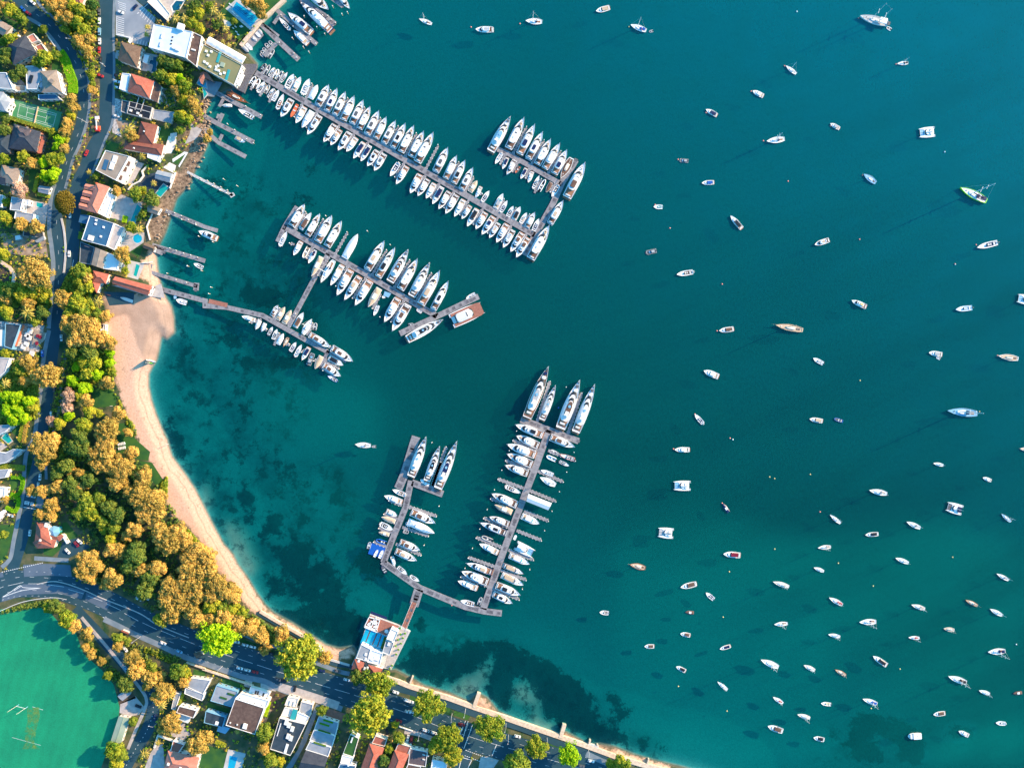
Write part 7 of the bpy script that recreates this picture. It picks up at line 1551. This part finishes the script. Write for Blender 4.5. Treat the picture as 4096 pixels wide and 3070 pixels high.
for i, a in enumerate((("00:640,555 700,650 745,780 785,900 780,1000", 95, 1.4, 'leaf_h', 'broad lime-green hedge bank along the inside of the curving road'), ("03:115,180 240,195 200,360 110,355", 36, 1.6, 'leaf_h', 'bright green clipped hedge, upper of two squares at the left edge'), ("03:95,395 195,410 160,545 60,500", 36, 1.6, 'leaf_h', 'bright green clipped hedge, lower of two squares at the left edge'),
        ("00:0,1225 200,1300 400,1360 600,1440", 40, 2.2, 'leaf_n', 'long green hedge below the tennis court'), ("01:415,210 385,320 370,420", 32, 1.8, 'leaf_y', 'yellow-green hedge strip beside the back lawn at left'), ("02:245,1240 205,1440", 36, 1.8, 'leaf_y', 'left of twin golden hedges below the modern house'), ("02:278,1250 245,1470", 30, 1.8, 'leaf_g', 'right of twin golden hedges below the modern house'),
        ("01:400,430 530,460", 40, 1.6, 'leaf_y', 'golden hedge below the blue-grey garage'), ("14:690,950 650,1100", 34, 1.8, 'leaf_l', 'yellow hedge beside the earth-roofed block'), ("04:1975,850 1930,985", 26, 1.8, 'leaf_y', 'narrow golden hedge at the stepped terrace house'), ("04:1450,1120 1420,1200", 50, 2.0, 'leaf_n', 'dark rounded hedge beside the sports pavilion'), ("01:1530,620 1490,720", 34, 1.6, 'leaf_n', 'green hedge beside the tapering teal pool'),
        ("01:1350,670 1330,740", 46, 1.8, 'leaf_l', 'square yellow-green hedge behind the peach-roofed house'), ("01:1210,1275 1360,1315", 36, 1.8, 'leaf_g', 'golden hedge above the long red boatshed'), ("03:0,60 260,80", 60, 1.6, 'leaf_n', 'green hedge at the left edge above the hedge house'), ("14:110,1375 220,1420", 40, 1.6, 'leaf_y', 'low yellow hedge above the lower lawn'), ("01:870,845 858,920", 40, 1.6, 'leaf_n', 'small green hedge by the blue flat-roofed house drive'))):
    hedge(*a, seed=i)
# ------------------------------------------------------------------ cars
def car_parts(kind):
    mb = MB(); L_ = [(-.5, -.40), (-.47, -.46), (.40, -.46), (.485, -.36), (.5, -.2)]; o = L_ + [(x, -y) for x, y in L_[::-1]]
    hh = {'car': .58, 'van': .62}[kind]; top = {'car': 1.0, 'van': 1.35}[kind]
    mb.loft([zr(scl(o, .97), .22), zr(o, .45), zr(o, hh + .12), zr(scl(o, .95, .93), hh + .22)])
    body = mb
    mb = MB(); x0, x1 = (-.40, .20) if kind == 'car' else (-.47, .36)
    a = [(x0, -.40), (x1, -.40), (x1, .40), (x0, .40)]; b = [(x0 + .08, -.35), (x1 - .14, -.35), (x1 - .14, .35), (x0 + .08, .35)]
    mb.loft([zr(a, hh + .22), zr(b, hh + top * .52)]); glass = mb
    mb = MB(); mb.loft([zr(scl(b, 1.0, 1.0), hh + top * .52), zr(scl(b, .95, .92), hh + top * .52 + .06)]); roof = mb
    return body, glass, roof
CARM = {}
wm_ = MB(); wm_.tube((0, -.11, 0), (0, .11, 0), .32, n=10); WHEEL = wm_.mesh('wheel', M['black'])
def car(t, x, y, deg, colr, kind='car', z=LAND + .06, look=None):
    if (colr, kind) not in CARM:
        b, g, r_ = car_parts(kind); CARM[(colr, kind)] = (b.mesh('body', M[colr]), g.mesh('windows', M['glass']), r_.mesh('roof', M[colr]))
    p = at(src(t, x, y), z + .8); r = link('parked_car' if kind == 'car' else 'van', None, None, (p.x, p.y, z)); r.rotation_euler = (0, 0, R(-deg)); L_ = 4.6 if kind == 'car' else 5.2
    for n_, me in zip(('body', 'windows', 'roof'), CARM[(colr, kind)]):
        o = link(n_, me, r); o.scale = (L_, 1.95, 1.12)
    for wx in (-.30, .31):
        for wy in (-.78, .78): o = link('wheel', WHEEL, r, (wx * L_, wy, .32))
    tag(r, None, 'car' if kind == 'car' else 'van', 'cars parked along the streets')
    pend(r, f"{ {'darkgrey': 'dark grey', 'offwhite': 'silver', 'wine': 'dark red', 'paleblue': 'pale blue'}.get(colr, colr)} parked {kind}", p, 'land')
for a in """00 350,25,40,white 245,95,45,blue 305,145,38,wine 1068,130,92,darkgrey 1070,225,92,white 1072,340,92,paleblue,van 1073,445,90,white 1070,540,92,red 1078,650,95,black 1083,815,20,red 1300,130,20,white 1455,75,130,navy 1265,815,15,black 1262,880,12,white 1270,945,12,white 1255,1250,10,offwhite 930,1650,115,red
01 1130,75,115,paleblue 750,660,80,white 745,1080,92,white 895,808,20,black
02 660,332,85,offwhite 455,500,90,blue 555,1160,85,white,van 585,885,100,darkgrey
03 430,178,95,white 410,268,95,offwhite 437,68,95,navy 110,588,15,white 320,778,97,offwhite 857,872,40,white 822,900,52,wine 727,975,48,white 1495,1490,25,white 1575,1480,25,offwhite
04 1760,310,25,white 1935,400,25,paleblue 1350,375,55,white 1362,590,55,paleblue 1490,992,20,black 1670,1110,105,navy
14 340,297,10,white 433,330,15,white 515,350,15,white 375,580,15,white 457,602,15,offwhite 540,622,15,red 790,702,20,darkgrey 850,715,20,black 968,800,105,black 1260,605,10,navy 1430,612,15,darkgrey 1530,705,15,white 705,420,15,black 2058,840,18,white 2185,930,18,white,van 2090,1150,18,red 1965,1265,80,black 2190,1050,15,offwhite 2188,1335,100,offwhite
24 5,942,15,white 15,1052,15,white 555,1190,15,red 530,1235,15,white 170,1252,18,white,van 262,1280,18,white 15,1352,105,red 10,1402,100,wine 1160,1315,12,white 1955,1582,12,white 1850,1637,12,darkgrey""".split('\n'):
    w_ = a.split(); t = (int(w_[0][0]), int(w_[0][1]))
    for e in w_[1:]:
        f = e.split(','); car(t, float(f[0]), float(f[1]), float(f[2]), f[3], f[4] if len(f) > 4 else 'car')
# truck with a white crane arm working at the roadside
q = at(src((0, 0), 1062, 1340), LAND); tk = link('crane_truck', None, None, q); tk.rotation_euler = (0, 0, R(94))
for n_, m_, b_ in (('cab', 'red', (-5.6, -3.6, -1.2, 1.2, .5, 2.8)), ('chassis', 'darkgrey', (-3.6, 4.6, -1.0, 1.0, .6, 1.0)), ('bed', 'orange', (-4.6, -1.8, -1.9, 1.9, 1.0, 1.6)), ('crane_arm', 'offwhite', (-4.8, 1.8, -.35, .35, 2.6, 3.1)), ('crane_base', 'tan', (1.2, 2.6, -.7, .7, 1.0, 2.8))):
    mb = MB(); mb.box(*b_); mb.obj(n_, M[m_], tk)
mb = MB()
for x_ in (3.2, 4.0, 4.8): mb.box(x_ - .3, x_ + .3, -1.5, 1.5, 1.0, 1.5)
mb.obj('stripe_board', M['white'], tk); mb = MB(); mb.box(2.7, 5.3, -1.6, 1.6, .9, 1.05); mb.obj('tray', M['wine'], tk)
for wx in (-4.6, 2.6, 3.8):
    for wy in (-1.1, 1.1): o = link('wheel', WHEEL, tk, (wx, wy, .45)); o.scale = (1.5, 1.5, 1.5)
tag(tk, 'red truck with white crane arm working at the roadside rock cutting', 'truck'); landmark('land', 'crane truck', q, tk)
# ------------------------------------------------------------------ street furniture
for i, s in enumerate("24:455,1175 455,1068;24:1050,1400 1062,1295;24:565,1290 628,1150;00:1225,765 1140,722;00:850,1285 945,1330;04:1660,1145 1705,1160;00:780,470 830,475;14:160,610 190,555;24:1465,1360 1478,1325;24:590,1055 600,1015;24:1030,1190 1036,1170;04:1470,275 1520,235;24:1915,1500 1925,1460;24:100,1310 110,1260".split(';')):
    a_, b_ = tpoly(s); p = at(b_, LAND + .0); d = (at(a_) - at(b_)); r = link('street_lamp', None, None, (p.x, p.y, LAND)); d.z = 0; d.normalize()
    mb = MB(); mb.tube((0, 0, 0), (0, 0, 8.2), .17, .11); mb.obj('pole', M['concrete'], r); mb = MB(); mb.tube((0, 0, 8.1), (d.x * 2.4, d.y * 2.4, 8.6), .10, .08); mb.obj('arm', M['concrete'], r)
    mb = MB(); mb.box(-.35, .35, -.2, .2, -.1, .1); h_ = mb.obj('lamp_head', M['offwhite'], r, (d.x * 2.7, d.y * 2.7, 8.6)); h_.rotation_euler = (0, 0, math.atan2(d.y, d.x))
    tag(r, None, 'street lamp', 'street lamps'); pend(r, 'grey street lamp', p, 'land')
# rugby posts on the playing field
for i, (s, lb) in enumerate((("04:205,968 90,1045", 'left goal post'), ("04:300,992 178,1075", 'right goal post'))): pass
g0, g1 = at(tpoly("04:205,970")[0], LAND), at(tpoly("04:300,994")[0], LAND); gp = link('goal_posts', None, None, (g0.x, g0.y, LAND)); dv = g1 - g0
for v in (Vector((0, 0, 0)), dv):
    mb = MB(); mb.tube((v.x, v.y, 0), (v.x, v.y, 2.4), .2); mb.tube((v.x, v.y, 2.4), (v.x, v.y, 13.0), .12, .09, mi=1); mb.obj('post', [M['paleblue'], M['cream']], gp)
mb = MB(); mb.tube((0, 0, 3), (dv.x, dv.y, 3), .12); mb.obj('crossbar', M['white'], gp); tag(gp, 'tall white rugby goal posts on the green playing field', 'goal posts')
for a, b in (("04:350,995 465,1028", .1), ("04:130,1325 440,1410", .08)):
    q = [at(p, LAND).to_2d() for p in tpoly(a)]; L_, R_ = ribbon(q, b); mb = MB(); strip(mb, L_, R_, LAND + .02); o = mb.obj('field_line', M['paint'], bpy.data.objects['sports_field'])
for s, lb in (("02:1190,1066", 'white-topped pole on the beach lawn'), ("02:1792,1480", 'white-topped warning pole at the edge of the sand')):
    q = at(tpoly(s)[0], LAND + 3); r = link('sign_pole', None, None, (q.x, q.y, .6)); mb = MB(); mb.tube((0, 0, 0), (0, 0, 4.2), .12); mb.obj('pole', M['offwhite'], r); mb = MB(); mb.box(-.5, .5, -.06, .06, 3.5, 4.4); mb.obj('sign_panel', M['white'], r); tag(r, lb, 'sign pole')
for i, s in enumerate(("02:1310,1475", "02:1315,1520")):
    q = at(tpoly(s)[0], LAND + .5); r = link('dinghy_rack', None, None, (q.x, q.y, LAND)); mb = MB()
    for k in range(5): mb.loft([[(-2.2 + k * 1.1 + .4 * math.cos(a), 1.0 * math.sin(a) * (1.2 if math.sin(a) > 0 else 1), z) for a in [j * math.pi / 5 for j in range(10)]] for z in (.2, .7)])
    mb.obj('upturned_hulls', M['white'], r); r.rotation_euler = (0, 0, .2); tag(r, ['upper row of white upturned dinghies on the beach lawn', 'lower row of white upturned dinghies on the beach lawn'][i], 'dinghies', 'upturned dinghies on the lawn')
for i, s in enumerate(("13:80,1188", "13:128,1242")):
    q = at(tpoly(s)[0], LAND + .5); r = link('picnic_table', None, None, (q.x, q.y, LAND)); r.rotation_euler = (0, 0, -.6); mb = MB(); mb.box(-1, 1, -.45, .45, .7, .78); mb.obj('table_top', M['tan'], r)
    for y_ in (-.85, .85): mb = MB(); mb.box(-1, 1, y_ - .15, y_ + .15, .42, .48); mb.obj('bench', M['tan'], r)
    mb = MB(); mb.box(-.7, -.6, -.8, .8, 0, .7); mb.box(.6, .7, -.8, .8, 0, .7); mb.obj('leg_frame', M['brown'], r); tag(r, ['upper picnic table under the trees beside the lower beach', 'lower picnic table under the trees beside the lower beach'][i], 'picnic table', 'picnic tables')
for p in tpoly("10:330,245 305,305 330,290 385,290 400,285 270,45 285,60 300,70 340,345 360,375 300,130 320,150 350,175 400,220"):
    q = at(p, LAND + .4); r = link('sun_lounger', None, None, (q.x, q.y, LAND)); r.rotation_euler = (0, 0, R(-35)); mb = MB(); mb.box(-1.0, .4, -.35, .35, .3, .38); mb.obj('seat', M['white'], r); mb = MB(); mb.add([(.4, -.35, .36), (1.0, -.35, .75), (1.0, .35, .75), (.4, .35, .36)], [(0, 1, 2, 3)]); mb.obj('backrest', M['white'], r); mb = MB()
    for lx in (-.9, .3):
        for ly in (-.3, .3): mb.box(lx - .03, lx + .03, ly - .03, ly + .03, 0, .3)
    mb.obj('leg_frame', M['metal'], r); tag(r, 'white sun lounger on the lawn or deck around the lap pool', 'sun lounger', 'sun loungers around the lap pool')
# shade sail beside the lap pool lawn
P = [at(p, 5) for p in tpoly("10:195,205 305,255 255,300 215,285")]; c = sum(P, Vector()) / 4; c.z = LAND; r = link('shade_sail', None, None, c); mb = MB(); mb.add([(p.x - c.x, p.y - c.y, z) for p, z in zip(P, (3.2, 2.8, 3.2, 2.6))] + [(0, 0, 2.7)], [(0, 1, 4), (1, 2, 4), (2, 3, 4), (3, 0, 4)]); mb.obj('canopy', M['cream'], r)
for p in P: mb = MB(); mb.tube((p.x - c.x, p.y - c.y, 0), (p.x - c.x, p.y - c.y, 3.2), .08); mb.obj('post', M['metal'], r)
tag(r, 'cream shade sail among palms beside the lap pool lawn', 'shade sail')
# ------------------------------------------------------------------ labels for things told apart by what stands next to them
SEC = ['right of', 'above right of', 'above', 'above left of', 'left of', 'below left of', 'below', 'below right of']
keys = {}
for o, lk, p, cls in PENDING:
    best = None
    for ph, q, lo in LANDMARKS.get(cls, []):
        if lo is o: continue
        d = math.hypot(p[0] - q[0], p[1] - q[1])
        if best is None or d < best[0]: best = (d, ph, q)
    d, ph, q = best
    sec = SEC[int(round(math.atan2(p[1] - q[1], p[0] - q[0]) / (math.pi / 4))) % 8]
    keys.setdefault((lk, sec, ph), []).append((d, o))
for (lk, sec, ph), L_ in keys.items():
    L_.sort(key=lambda a: a[0])
    for i, (d, o) in enumerate(L_):
        o['label'] = f"{lk} {sec} the {ph}" if len(L_) == 1 else f"{lk}, {'' if i == 0 else ORD[i] + ' '}nearest {sec} the {ph}"
bpy.context.view_layer.update()
